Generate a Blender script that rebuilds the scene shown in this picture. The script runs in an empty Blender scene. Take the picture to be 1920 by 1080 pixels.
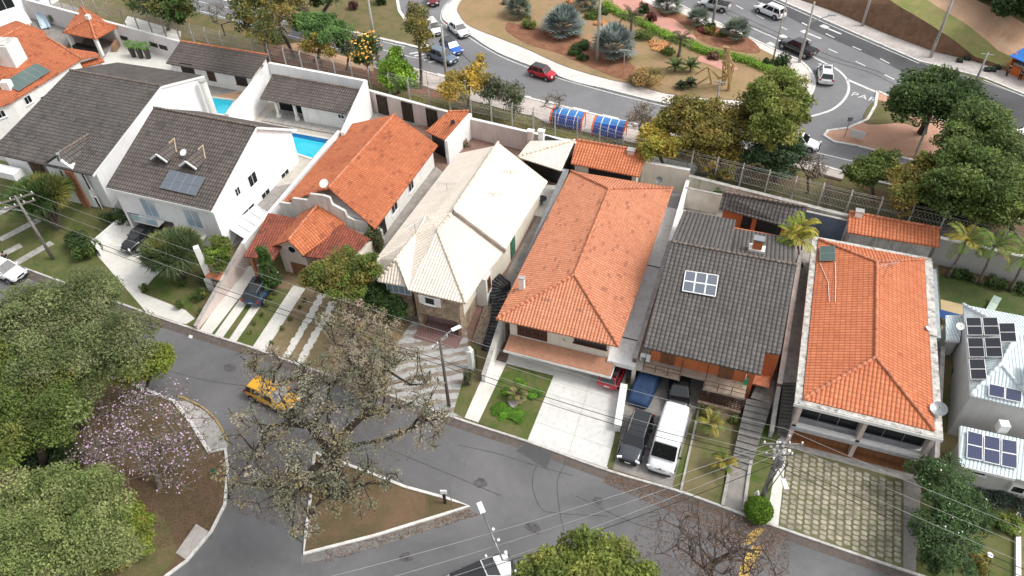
import bpy, bmesh, math, random
import numpy as np
from mathutils import Vector, Matrix
random.seed(7); rng = np.random.default_rng(7)
SC = bpy.context.scene; COL = SC.collection
# ------------------------------------------------------------- camera
PITCH, ROLL, YAW, FPX, CH = math.radians(43.81), math.radians(2.24), math.radians(-21.23), 1400.0, 48.0
f_ = np.array([math.sin(YAW)*math.cos(PITCH), math.cos(YAW)*math.cos(PITCH), -math.sin(PITCH)])
r_ = np.array([math.cos(YAW), -math.sin(YAW), 0.0]); d_ = np.cross(f_, r_)
CR = math.cos(ROLL)*r_ + math.sin(ROLL)*d_; CD = -math.sin(ROLL)*r_ + math.cos(ROLL)*d_
cam = bpy.data.cameras.new('camera'); co = bpy.data.objects.new('camera', cam); COL.objects.link(co)
cam.sensor_width = 36.0; cam.lens = FPX/1920*36; cam.clip_end = 2000; cam.clip_start = .5
m = Matrix(((CR[0], -CD[0], -f_[0], 0), (CR[1], -CD[1], -f_[1], 0), (CR[2], -CD[2], -f_[2], CH), (0, 0, 0, 1)))
co.matrix_world = m; SC.camera = co
# ------------------------------------------------------------- light
SUN_EL, SUN_AZ = math.radians(52), math.radians(78)      # azimuth from +Y towards +X
w = bpy.data.worlds.new('World'); SC.world = w; w.use_nodes = True; nt = w.node_tree
bg = nt.nodes['Background']; sky = nt.nodes.new('ShaderNodeTexSky'); sky.sky_type = 'NISHITA'; sky.sun_disc = False
sky.sun_elevation = SUN_EL; sky.sun_rotation = SUN_AZ; sky.dust_density = 4; sky.air_density = 1.5
hs = nt.nodes.new('ShaderNodeHueSaturation'); hs.inputs['Saturation'].default_value = .22
nt.links.new(sky.outputs[0], hs.inputs['Color']); nt.links.new(hs.outputs[0], bg.inputs[0]); bg.inputs[1].default_value = .15
sl = bpy.data.lights.new('sun', 'SUN'); so = bpy.data.objects.new('sun', sl); COL.objects.link(so)
sl.energy = 1.0; sl.angle = math.radians(14); sl.color = (1, .96, .9)
sd = Vector((math.sin(SUN_AZ)*math.cos(SUN_EL), math.cos(SUN_AZ)*math.cos(SUN_EL), math.sin(SUN_EL)))
so.rotation_euler = sd.to_track_quat('Z', 'Y').to_euler()
SC.view_settings.view_transform = 'Standard'; SC.view_settings.look = 'None'
SC.view_settings.exposure = .64; SC.view_settings.gamma = 1
# ------------------------------------------------------------- pixel -> place on the ground or at a height
RY0, RY1, RZ = 41.0, 47.0, 2.0
def H(x, y):
    t = min(1, max(0, (y-RY0)/(RY1-RY0))); return RZ*t
def ray(px, py): return CR*(px-960)+CD*(py-540)+f_*FPX
def at(px, py, z):
    d = ray(px, py); t = (z-CH)/d[2]; return Vector((d[0]*t, d[1]*t, z))
def G(px, py, dz=0.0):
    z = 0
    for _ in range(14):
        p = at(px, py, z+dz); z = .5*z+.5*H(p.x, p.y)
    return at(px, py, z+dz)
def lin(c): return tuple((v/12.92 if v <= .04045 else ((v+.055)/1.055)**2.4) for v in c)
# ------------------------------------------------------------- mesh builder
class MB:
    def __init__(s): s.v = []; s.f = []; s.uv = {}
    def add(s, vs, fs):
        o = len(s.v); s.v += [tuple(p) for p in vs]; s.f += [tuple(i+o for i in f) for f in fs]; return o
    def box(s, c, size, rz=0, ry=0, rx=0):
        hx, hy, hz = [k/2 for k in size]; M = Matrix.Translation(Vector(c)) @ Matrix.Rotation(rz, 4, 'Z') @ Matrix.Rotation(ry, 4, 'Y') @ Matrix.Rotation(rx, 4, 'X')
        vs = [M @ Vector((x, y, z)) for x in (-hx, hx) for y in (-hy, hy) for z in (-hz, hz)]
        s.add(vs, [(0, 1, 3, 2), (4, 6, 7, 5), (0, 4, 5, 1), (2, 3, 7, 6), (0, 2, 6, 4), (1, 5, 7, 3)]); return s
    def beam(s, a, b, wd, ht=None):
        a = Vector(a); b = Vector(b); ht = ht or wd; d = (b-a); L = d.length
        if L < 1e-6: return s
        q = d.to_track_quat('X', 'Z').to_matrix(); hw, hh = wd/2, ht/2
        vs = [p + q @ Vector((0, y, z)) for p in (a, b) for y in (-hw, hw) for z in (-hh, hh)]
        s.add(vs, [(0, 1, 3, 2), (4, 6, 7, 5), (0, 4, 5, 1), (2, 3, 7, 6), (0, 2, 6, 4), (1, 5, 7, 3)]); return s
    def tube(s, pts, r, n=8, cap=True):
        pts = [Vector(p) for p in pts]; k = len(pts); rs = r if isinstance(r, (list, tuple)) else [r]*k
        vs = []; up = Vector((0, 0, 1)) if abs((pts[-1]-pts[0]).normalized().z) < .9 else Vector((1, 0, 0))
        for i, p in enumerate(pts):
            d = (pts[min(i+1, k-1)]-pts[max(i-1, 0)])
            if d.length < 1e-9: d = Vector((0, 0, 1))
            d.normalize(); u = d.cross(up).normalized(); v = d.cross(u)
            vs += [p+(u*math.cos(2*math.pi*j/n)+v*math.sin(2*math.pi*j/n))*rs[i] for j in range(n)]
        fs = [(i*n+j, i*n+(j+1) % n, (i+1)*n+(j+1) % n, (i+1)*n+j) for i in range(k-1) for j in range(n)]
        if cap: fs += [tuple(range(n))[::-1], tuple((k-1)*n+j for j in range(n))]
        s.add(vs, fs); return s
    def prism(s, poly, z0, z1):
        """poly of (x,y) or (x,y,ztop); z1 may be None when ztops are given"""
        n = len(poly); z0s = z0 if isinstance(z0, (list, tuple)) else [z0]*n
        vs = [(p[0], p[1], z0s[i]) for i, p in enumerate(poly)] + [(p[0], p[1], (p[2] if z1 is None else z1)) for p in poly]
        s.add(vs, [tuple(range(n))[::-1], tuple(range(n, 2*n))]+[(i, (i+1) % n, n+(i+1) % n, n+i) for i in range(n)]); return s
    def slab(s, pts, t=.14):
        """roof slope: sheet of thickness t, with metre uvs (u along the eave, v up the slope)"""
        pts = [Vector(p) for p in pts]; n = len(pts); nm = Vector((0, 0, 0))
        for i in range(n): nm += pts[i].cross(pts[(i+1) % n])
        nm.normalize()
        if nm.z < 0: nm = -nm; pts = pts[::-1]
        u = Vector((0, 0, 1)).cross(nm)
        u = u.normalized() if u.length > 1e-3 else Vector((1, 0, 0)); v = nm.cross(u)
        lo = [p-Vector((0, 0, t)) for p in pts]; o = s.add(pts+lo, [])
        fs = [tuple(range(n)), tuple(range(n, 2*n))[::-1]]+[(n+i, n+(i+1) % n, (i+1) % n, i) for i in range(n)]
        for f in fs:
            s.uv[len(s.f)] = [((pts+lo)[i].dot(u), (pts+lo)[i].dot(v)) for i in f]; s.f.append(tuple(i+o for i in f))
        return s
    def build(s, name, mt, parent=None, smooth=False, sub=0, bevel=0):
        me = bpy.data.meshes.new(name); me.from_pydata(s.v, [], s.f)
        if s.uv:
            L = me.uv_layers.new(name='UVMap')
            for p in me.polygons:
                if p.index in s.uv:
                    for k, li in enumerate(p.loop_indices): L.data[li].uv = s.uv[p.index][k]
        bm = bmesh.new(); bm.from_mesh(me); bmesh.ops.recalc_face_normals(bm, faces=bm.faces); bm.to_mesh(me); bm.free()
        if smooth:
            for p in me.polygons: p.use_smooth = True
        me.materials.append(mt); o = bpy.data.objects.new(name, me); COL.objects.link(o)
        if parent is not None:
            o.parent = parent; o.matrix_parent_inverse = Matrix.Translation(-Vector(parent.location)) if not parent.get('_local') else Matrix()
        if bevel:
            b = o.modifiers.new('bevel', 'BEVEL'); b.width = bevel; b.segments = 2; b.limit_method = 'ANGLE'
        if sub:
            b = o.modifiers.new('sub', 'SUBSURF'); b.levels = sub; b.render_levels = sub
        return o
def tag(o, label=None, cat=None, group=None, kind=None):
    if label: o['label'] = label
    if cat: o['category'] = cat
    if group: o['group'] = group
    if kind: o['kind'] = kind
    return o
def thing(name, loc, label, cat, group=None, rz=0, local=False):
    """Empty at the base. local=True: children are modelled round the origin; else in world coordinates (rz must be 0)"""
    o = bpy.data.objects.new(name, None); COL.objects.link(o); o.location = loc; o.rotation_euler = (0, 0, rz); o.empty_display_size = .3
    if local: o['_local'] = 1
    return tag(o, label, cat, group)
def relabel(o, label): o['label'] = label; return o
def dup(o, loc, rz=None, label=None, scale=None):
    def cp(q, par):
        c = q.copy(); COL.objects.link(c)
        if par is not None: c.parent = par
        for ch in q.children: cp(ch, c)
        return c
    c = cp(o, None); c.location = loc
    if rz is not None: c.rotation_euler = (0, 0, rz)
    if scale: c.scale = (scale,)*3
    if label: c['label'] = label
    return c
# ------------------------------------------------------------- materials
LF = 1.5
class NT:
    def __init__(s, name):
        s.m = bpy.data.materials.new(name); s.m.use_nodes = True; s.t = s.m.node_tree; s.b = s.t.nodes['Principled BSDF']
    def n(s, typ, ins=None, **kw):
        q = s.t.nodes.new('ShaderNode'+typ)
        for k, v in kw.items(): setattr(q, k, v)
        for k, v in (ins or {}).items(): s.put(q.inputs[k], v)
        return q
    def put(s, inp, v):
        if isinstance(v, bpy.types.Node): v = v.outputs[0]
        if isinstance(v, bpy.types.NodeSocket): s.t.links.new(v, inp)
        elif isinstance(v, tuple) and len(v) == 3 and inp.type == 'RGBA': inp.default_value = (*v, 1)
        else: inp.default_value = v
    def mth(s, op, a, b=0.0, c=0.0): return s.n('Math', {0: a, 1: b, 2: c}, operation=op)
    def ramp(s, fac, stops):
        q = s.n('ValToRGB', {0: fac}); e = q.color_ramp.elements
        while len(e) < len(stops): e.new(.5)
        for k, (p, c) in enumerate(stops): e[k].position = p; e[k].color = (*(c if isinstance(c, tuple) else (c,)*3), 1)
        return q
    def mix(s, fac, a, b, bt='MIX'):
        q = s.n('Mix', data_type='RGBA', blend_type=bt); s.put(q.inputs[0], fac); s.put(q.inputs[6], a); s.put(q.inputs[7], b); return q.outputs[2]
    def noise(s, vec, scale, det=4, rough=.55, dist=0): return s.n('TexNoise', {'Vector': vec, 'Scale': scale, 'Detail': det, 'Roughness': rough, 'Distortion': dist})
    def pos(s): return s.n('NewGeometry').outputs['Position']
    def bump(s, h, st=.5, dist=.05, nrm=None):
        q = s.n('Bump', {'Height': h, 'Strength': st, 'Distance': dist})
        if nrm: s.put(q.inputs['Normal'], nrm)
        s.put(s.b.inputs['Normal'], q); return q
    def out(s, col, rough=.8, metal=0, spec=.5):
        s.put(s.b.inputs['Base Color'], col); s.put(s.b.inputs['Roughness'], rough); s.put(s.b.inputs['Metallic'], metal); s.put(s.b.inputs['Specular IOR Level'], spec); return s.m
MC = {}
def mat(name, c, rough=.75, var=.12, scale=.8, dirt=None, dirt_amt=.35, fine=.06, bump=.15, metal=0, spec=.4, srgb=False):
    if name in MC: return MC[name]
    t = NT(name); P = t.pos(); big = t.noise(P, scale, 6, .6); fn = t.noise(P, 14, 3)
    c2 = tuple(v*(1-var*2) for v in c); c1 = tuple(min(1, v*(1+var)) for v in c)
    col = t.mix(t.ramp(big, [(.3, 0.0), (.7, 1.0)]), c2, c1)
    col = t.mix(fine*2, col, t.mix(fn, (0, 0, 0), (1, 1, 1)), 'OVERLAY')
    if dirt:
        st = t.n('VectorMath', {0: P, 1: (2.2, 2.2, .35)}, operation='MULTIPLY')
        dn = t.noise(st.outputs[0], 1.1, 7, .7); col = t.mix(t.ramp(dn, [(.48, 0.0), (.72, dirt_amt)]), col, dirt)
    t.bump(fn, bump, .02); MC[name] = t.out(col, rough, metal, spec); return MC[name]
def glossy(name, c, rough=.1, metal=0, coat=0, spec=.5):
    if name in MC: return MC[name]
    t = NT(name); n = t.noise(t.pos(), 3, 2); col = t.mix(t.mth('MULTIPLY', n, .25), c, tuple(v*.6 for v in c))
    m_ = t.out(col, rough, metal, spec); t.b.inputs['Coat Weight'].default_value = coat; MC[name] = m_; return m_
def rooftile(name, c1, c2, tw=.28, row=.38, patch=.12, cpatch=(.1, .05, .04), weather=(.1, .08, .07), wamt=.3, bstr=1.0, rough=.8, groove=.5, wscale=.35, rowg=.3, lap_shade=None):
    t = NT(name); uv = t.n('UVMap'); sp = t.n('SeparateXYZ', {0: uv}); u, v = sp.outputs[0], sp.outputs[1]
    wob = t.noise(uv, .7, 2); v = t.mth('ADD', v, t.mth('MULTIPLY', wob, .06)); P = t.pos()
    uu = t.mth('DIVIDE', u, tw); vv = t.mth('DIVIDE', v, row)
    fu = t.mth('FRACT', uu); fv = t.mth('FRACT', vv)
    wv = t.mth('ABSOLUTE', t.mth('SINE', t.mth('MULTIPLY', uu, math.pi)))           # barrel of each tile column
    saw = t.mth('SUBTRACT', 1.0, fv)                                                 # each row laps over the one below
    h = t.mth('ADD', t.mth('MULTIPLY', wv, .6), t.mth('MULTIPLY', saw, .5))
    cell = t.n('CombineXYZ', {0: t.mth('FLOOR', uu), 1: t.mth('FLOOR', vv)})
    wn = t.n('TexWhiteNoise', {'Vector': cell}, noise_dimensions='2D')
    col = t.mix(wn.outputs['Value'], c1, c2)
    big = t.noise(P, wscale, 7, .65)
    # replaced or lichen-dark tiles come in short runs
    run = t.n('CombineXYZ', {0: t.mth('FLOOR', t.mth('DIVIDE', uu, 2.0)), 1: t.mth('FLOOR', vv)}); wr = t.n('TexWhiteNoise', {'Vector': run}, noise_dimensions='2D')
    pm = t.mth('MULTIPLY', t.mth('LESS_THAN', wr.outputs['Value'], t.mth('MULTIPLY', t.ramp(big, [(.4, .3), (.65, 1.8)]), patch)), t.mth('GREATER_THAN', wn.outputs['Value'], .4))
    col = t.mix(t.mth('MULTIPLY', pm, .6), col, cpatch)
    col = t.mix(t.ramp(big, [(.4, 0.0), (.75, wamt)]), col, weather)
    st = t.n('CombineXYZ', {0: t.mth('MULTIPLY', u, 1.3), 1: t.mth('MULTIPLY', v, .13)}); sn = t.noise(st, 1.0, 5, .65); col = t.mix(t.ramp(sn, [(.5, 0.0), (.75, .38)]), col, weather)   # rain streaks down the slope
    col = t.mix(t.ramp(t.noise(P, 1.7, 6, .7), [(.55, 0.0), (.75, .25)]), col, tuple(min(1, k*1.5) for k in c2))
    fine = t.noise(P, 9, 4); col = t.mix(.25, col, t.mix(fine, (.2, .2, .2), (.8, .8, .8)), 'OVERLAY')
    gr = t.mth('MAXIMUM', t.mth('MULTIPLY', t.mth('LESS_THAN', fv, .2), rowg), t.mth('MULTIPLY', t.mth('LESS_THAN', wv, .42), groove)); col = t.mix(gr, col, lap_shade or weather)   # shade of the laps and column grooves, painted as darker colour
    t.bump(h, bstr, .11); return t.out(col, rough, 0, .3)
def leafmat(name, trans=.25):
    if name in MC: return MC[name]
    t = NT(name); a = t.n('Attribute', attribute_name='tint'); P = t.pos(); n = t.noise(P, 1.3, 3)
    col = t.mix(.5, a.outputs['Color'], t.mix(n, (.25, .25, .25), (.75, .75, .75)), 'OVERLAY')
    t.out(col, .6, 0, .25); tr = t.n('BsdfTranslucent', {'Color': col}); mx = t.n('MixShader', {0: trans, 1: t.b, 2: tr})
    t.t.links.new(mx.outputs[0], t.t.nodes['Material Output'].inputs[0]); MC[name] = t.m; return t.m
def grassmat(name, g1, g2, dry, dry_amt, scale=.5, bstr=.6):
    t = NT(name); P = t.pos(); a = t.noise(P, scale, 8, .7, .4); b = t.noise(P, 5, 6, .8); c = t.noise(P, scale*2.3, 5, .6)
    col = t.mix(t.ramp(b, [(.3, 0.0), (.7, 1.0)]), g1, g2); col = t.mix(t.ramp(a, [(.5-dry_amt*.35, 0.0), (.78-dry_amt*.35, .9)]), col, dry)
    col = t.mix(t.ramp(c, [(.55, 0.0), (.8, .35)]), col, tuple(v*.5 for v in g1)); fn = t.noise(P, 22, 3)
    col = t.mix(.5, col, t.mix(fn, (.1, .1, .1), (.9, .9, .9)), 'OVERLAY'); t.bump(fn, bstr, .06); return t.out(col, .95, 0, .1)
def soilmat(name, c1, c2, c3, scale=.6):
    t = NT(name); P = t.pos(); a = t.noise(P, scale, 8, .7, .5); b = t.noise(P, 7, 6, .8); v = t.n('TexVoronoi', {'Vector': P, 'Scale': 4.5})
    col = t.mix(t.ramp(a, [(.35, 0.0), (.65, 1.0)]), c1, c2); col = t.mix(t.ramp(b, [(.5, 0.0), (.7, .8)]), col, c3)
    col = t.mix(t.ramp(v.outputs['Distance'], [(.05, .5), (.16, 0.0)]), col, tuple(min(1, k*1.7) for k in c2)); t.bump(b, .7, .06); return t.out(col, .95, 0, .1)
def asphalt(name, c, crack=.5, patchy=.25):
    t = NT(name); P = t.pos(); a = t.noise(P, .13, 6, .6, .6); f = t.noise(P, 30, 3, .7); w_ = t.noise(P, .5, 5); b2 = t.noise(P, 1.6, 5, .65)
    off = t.n('VectorMath', {0: P, 1: t.n('VectorMath', {0: w_.outputs['Color'], 1: (2.6, 2.6, 0)}, operation='MULTIPLY').outputs[0]}, operation='ADD')
    v = t.n('TexVoronoi', {'Vector': off.outputs[0], 'Scale': .12}, feature='DISTANCE_TO_EDGE')
    col = t.mix(t.ramp(a, [(.35, 0.0), (.65, 1.0)]), tuple(k*(1-patchy) for k in c), tuple(k*(1+patchy) for k in c))
    col = t.mix(t.mth('MULTIPLY', t.mth('LESS_THAN', v.outputs['Distance'], .0045), t.mth('MULTIPLY', t.ramp(b2, [(.45, 0.0), (.6, 1.0)]), crack*.45)), col, (.02, .02, .02))
    col = t.mix(t.ramp(b2, [(.52, 0.0), (.75, .25)]), col, tuple(k*1.5 for k in c))
    col = t.mix(.45, col, t.mix(f, (.15, .15, .15), (.85, .85, .85)), 'OVERLAY'); t.bump(f, .35, .02); return t.out(col, .85, 0, .3)
WHITE = mat('white_render', (.80, .79, .76), .8, .05, .5, (.38, .34, .29), .32)
WHITE2 = mat('bright_render', (.85, .85, .85), .7, .04, .4, (.45, .42, .38), .25)
CREAM = mat('cream_render', (.72, .66, .56), .85, .05, .5, (.3, .27, .23), .3)
GREYW = mat('grey_render', (.42, .42, .41), .85, .06, .6, (.15, .14, .12), .35)
PINKW = mat('pale_pink_render', (.6, .5, .46), .85, .06, .6, (.25, .2, .17), .3)
CONC = mat('concrete', (.42, .40, .37), .9, .12, 1.2, (.09, .09, .08), .6)
CONCW = mat('stained_white_concrete', (.62, .60, .56), .9, .12, 1.5, (.05, .05, .045), .8)
PATH = mat('pale_paving', (.66, .64, .59), .8, .06, .5, (.35, .32, .27), .35)
ORANGEW = mat('orange_render', (.52, .16, .06), .85, .08, .7, (.2, .07, .04), .3)
STONE = None
WOOD = mat('dark_wood', (.07, .03, .02), .6, .15, 2); WOODM = mat('brown_wood', (.2, .09, .045), .6, .15, 2)
GLASS = glossy('dark_glass', (.014, .017, .02), .18, 0, 0, .3); GLASSB = glossy('pale_glass', (.35, .45, .52), .08, 0, 0, .8)
METAL = glossy('grey_metal', (.35, .36, .37), .4, .7); WMETAL = mat('white_paint', (.8, .8, .8), .45, .03); BLACK = mat('black_plastic', (.015, .015, .016), .5, .05)
TRUNK = mat('bark', (.10, .075, .055), .95, .3, 3, (.2, .19, .16), .6, .1, .8); TRUNKG = mat('grey_bark', (.2, .17, .14), .95, .3, 3, (.07, .055, .04), .7, .1, .8); TRUNKD = mat('dark_bark', (.045, .033, .025), .95, .3, 3, (.12, .11, .08), .5, .1, .8)
LEAF = leafmat('foliage')
def stonemat():
    t = NT('stone_cladding'); P = t.pos(); v = t.n('TexVoronoi', {'Vector': P, 'Scale': 2.6}); e = t.n('TexVoronoi', {'Vector': P, 'Scale': 2.6}, feature='DISTANCE_TO_EDGE')
    col = t.mix(t.n('SeparateColor', {0: v.outputs['Color']}).outputs[0], (.2, .14, .09), (.46, .34, .24)); col = t.mix(t.ramp(t.noise(P, 1.5, 5), [(.4, 0.0), (.7, .6)]), col, (.45, .36, .27))
    col = t.mix(t.ramp(e.outputs['Distance'], [(.02, 1.0), (.06, 0.0)]), col, (.2, .15, .11)); t.bump(e.outputs['Distance'], .5, .05); return t.out(col, .85)
STONE = stonemat()
def brickmat(name, c1, c2, cm, sx=3.0, rot=0.0, bw=.5, rh=.25, ms=.02, off=.5):
    t = NT(name); P = t.pos(); mp = t.n('Mapping', {'Vector': P, 'Rotation': (0, 0, rot), 'Scale': (sx,)*3})
    b = t.n('TexBrick', {'Vector': mp, 'Color1': c1, 'Color2': c2, 'Mortar': cm, 'Scale': 1.0, 'Mortar Size': ms, 'Brick Width': bw, 'Row Height': rh}, offset=off)
    n = t.noise(P, 2, 6); col = t.mix(.5, b, t.mix(n, (.2, .2, .2), (.8, .8, .8)), 'OVERLAY'); t.bump(b.outputs['Fac'], -.3, .02); return t.out(col, .8)
# ------------------------------------------------------------- setting sheets
def poly_world(name, pts, dz, mt, kind='structure', thick=0):
    bm = bmesh.new(); f = bm.faces.new([bm.verts.new((p[0], p[1], 0)) for p in pts]); bmesh.ops.triangulate(bm, faces=[f])
    for y in (RY0, RY1):
        bmesh.ops.bisect_plane(bm, geom=bm.verts[:]+bm.edges[:]+bm.faces[:], plane_co=(0, y, 0), plane_no=(0, 1, 0))
    for v_ in bm.verts: v_.co.z = H(v_.co.x, v_.co.y)+dz
    if thick:
        r = bmesh.ops.extrude_face_region(bm, geom=bm.faces[:])
        for q in r['geom']:
            if isinstance(q, bmesh.types.BMVert): q.co.z -= thick
    bmesh.ops.recalc_face_normals(bm, faces=bm.faces)
    if not thick and bm.faces and sum(q.normal.z for q in bm.faces) < 0: bmesh.ops.reverse_faces(bm, faces=bm.faces)
    me = bpy.data.meshes.new(name); bm.to_mesh(me); bm.free(); me.materials.append(mt)
    o = bpy.data.objects.new(name, me); COL.objects.link(o)
    if kind: o['kind'] = kind
    return o
def smoothpts(p, k=5, closed=True):
    out = []; n = len(p)
    for i in range(n if closed else n-1):
        g = lambda j: p[j % n] if closed else p[min(max(j, 0), n-1)]
        a, b, c, d = g(i-1), g(i), g(i+1), g(i+2)
        for j in range(k):
            t = j/k; out.append(tuple(.5*((2*b[q])+(c[q]-a[q])*t+(2*a[q]-5*b[q]+4*c[q]-d[q])*t*t+(-a[q]+3*b[q]-3*c[q]+d[q])*t**3) for q in (0, 1)))
    if not closed: out.append(tuple(p[-1][:2]))
    return out
def sheet(name, px, dz, mt, smooth=False, thick=0):
    pts = [G(x, y)[:2] for x, y in px]
    if smooth: pts = smoothpts(pts)
    return poly_world(name, pts, dz, mt, 'structure', thick)
def strip(name, px, wd, dz, mt, smooth=True, ht=0, closed=False, world=False, dash=None, kind='structure', mb=None):
    """ribbon (or kerb when ht>0) along a pixel polyline"""
    pts = [tuple(p[:2]) for p in px] if world else [tuple(G(x, y)[:2]) for x, y in px]
    if smooth: pts = smoothpts(pts, 6, closed)
    if closed: pts = pts+[pts[0]]
    P = [Vector((*p, 0)) for p in pts]; own = mb is None; mb = mb or MB(); L = 0
    if dash:
        Q = []; step = .25                                       # resample, then cut into dashes
        for a, b in zip(P, P[1:]):
            n = max(1, int((b-a).length/step)); Q += [a+(b-a)*k/n for k in range(n)]
        P = Q+[P[-1]]
    seg = []; cur = []; L = 0
    for i, p in enumerate(P):
        if i: L += (p-P[i-1]).length
        if dash and (L % (dash[0]+dash[1])) > dash[0]:
            if len(cur) > 1: seg.append(cur)
            cur = []; continue
        cur.append(p)
    if len(cur) > 1: seg.append(cur)
    for S in seg:
        n = len(S); l = []; r = []
        for i, p in enumerate(S):
            d = (S[min(i+1, n-1)]-S[max(i-1, 0)]).normalized(); k = Vector((-d.y, d.x, 0))*wd/2
            for lst, q in ((l, p+k), (r, p-k)): lst.append(Vector((q.x, q.y, H(q.x, q.y)+dz)))
        if ht:
            top = [q+Vector((0, 0, ht)) for q in l]; tr = [q+Vector((0, 0, ht)) for q in r]
            vs = l+r+top+tr; fs = []
            for i in range(n-1):
                fs += [(2*n+i, 2*n+i+1, 3*n+i+1, 3*n+i), (i, i+1, 2*n+i+1, 2*n+i), (n+i+1, n+i, 3*n+i, 3*n+i+1)]
            fs += [(0, 2*n, 3*n, n), (n-1, 2*n-1, 4*n-1, 3*n-1)]; mb.add(vs, fs)
        else: mb.add(l+r, [(i, n+i, n+i+1, i+1) for i in range(n-1)])
    if own:
        o = mb.build(name, mt)
        if kind: o['kind'] = kind
        return o
# ------------------------------------------------------------- foliage
def quads_mesh(name, V, mt, parent, tint=None):
    n = len(V)//4; me = bpy.data.meshes.new(name)
    me.vertices.add(n*4); me.vertices.foreach_set('co', V.astype(np.float32).ravel())
    me.loops.add(n*4); me.loops.foreach_set('vertex_index', np.arange(n*4, dtype=np.int32))
    me.polygons.add(n); me.polygons.foreach_set('loop_start', np.arange(0, n*4, 4, dtype=np.int32)); me.polygons.foreach_set('loop_total', np.full(n, 4, dtype=np.int32))
    me.update(calc_edges=True)
    if tint is not None:
        a = me.color_attributes.new('tint', 'FLOAT_COLOR', 'POINT'); c = np.ones((n, 4, 4), np.float32); c[:, :, :3] = tint[:, None, :]; a.data.foreach_set('color', c.ravel())
    me.materials.append(mt); o = bpy.data.objects.new(name, me); COL.objects.link(o)
    if parent is not None:
        o.parent = parent
        if not parent.get('_local'): o.matrix_parent_inverse = Matrix.Translation(-Vector(parent.location))
    return o
def leafquads(C, size, aspect=.5, up=.4, dirs=None):
    n = len(C); nrm = rng.normal(size=(n, 3)); nrm /= np.linalg.norm(nrm, axis=1)[:, None]; nrm[:, 2] = np.abs(nrm[:, 2])+up
    nrm /= np.linalg.norm(nrm, axis=1)[:, None]; t = rng.normal(size=(n, 3)) if dirs is None else dirs
    t = t-nrm*(t*nrm).sum(1)[:, None]; t /= np.linalg.norm(t, axis=1)[:, None]+1e-9; b = np.cross(nrm, t)
    s = (size*rng.uniform(.6, 1.35, n))[:, None]
    V = np.stack([C+t*s, C+b*s*aspect, C-t*s, C-b*s*aspect], 1); return V.reshape(-1, 3)
def tints(n, cols, clump=None, nclump=1, spread=.22):
    cols = np.array(cols); base = cols[rng.integers(0, len(cols), n)]
    if clump is not None:
        cc = cols[rng.integers(0, len(cols), nclump)]*rng.uniform(.6, 1.45, nclump)[:, None]; base = .3*base+.7*cc[clump]
    return np.clip(base*LF*rng.uniform(1-spread, 1+spread, n)[:, None], 0, 1)
def skeleton(base, terms, trunk_top, seed_pts=4):
    nodes = [Vector(base)]; par = [-1]; k = max(2, seed_pts); tt = Vector(trunk_top)
    for i in range(1, k+1):
        p = Vector(base).lerp(tt, i/k)+Vector((random.uniform(-1, 1), random.uniform(-1, 1), 0))*.05*(tt-Vector(base)).length/k
        nodes.append(p); par.append(len(nodes)-2)
    terms = sorted(terms, key=lambda t: (Vector(t)-tt).length); ends = []
    first = 1+k//2
    for t in terms:
        t = Vector(t); bi = min(range(first, len(nodes)), key=lambda i: (nodes[i]-t).length + (1.5 if nodes[i].z > t.z else 0))
        a = nodes[bi]; L = (t-a).length; m_ = max(1, int(L/1.1)); pi = bi
        for j in range(1, m_+1):
            p = a.lerp(t, j/m_)+Vector((random.gauss(0, 1), random.gauss(0, 1), random.gauss(0, .6)+(.35 if j < m_ else 0)))*.09*L/m_
            nodes.append(p); par.append(pi); pi = len(nodes)-1
        ends.append(pi)
    return nodes, par, ends
def trunk_mesh(nodes, par, r0, rtip=.02, n=6, expo=.5):
    cnt = [0]*len(nodes); kids = [0]*len(nodes)
    for i in range(len(nodes)-1, 0, -1):
        if kids[i] == 0: cnt[i] = 1
        cnt[par[i]] += cnt[i]; kids[par[i]] += 1
    tot = max(cnt[0], 1); R = [max(rtip, r0*(c/tot)**expo) for c in cnt]; R[0] *= 1.35; mb = MB()
    for i in range(1, len(nodes)):
        p = par[i]; mb.tube([nodes[p], nodes[i]], [min(R[p], R[i]*1.6), R[i]], n if R[i] > .05 else 4, cap=False)
    return mb
def sample_ell(ells, n, shell=.5):
    w_ = np.array([e[3]*e[4]*e[5] for e in ells]); w_ /= w_.sum(); idx = rng.choice(len(ells), n, p=w_); out = []
    for i in idx:
        x, y, z, a, b, c = ells[i]; d = rng.normal(size=3); d /= np.linalg.norm(d); d[2] = d[2] if d[2] > -.5 else -d[2]*.5
        r = rng.uniform(shell, 1)**.6; out.append((x+d[0]*a*r, y+d[1]*b*r, z+d[2]*c*r))
    return out
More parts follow.
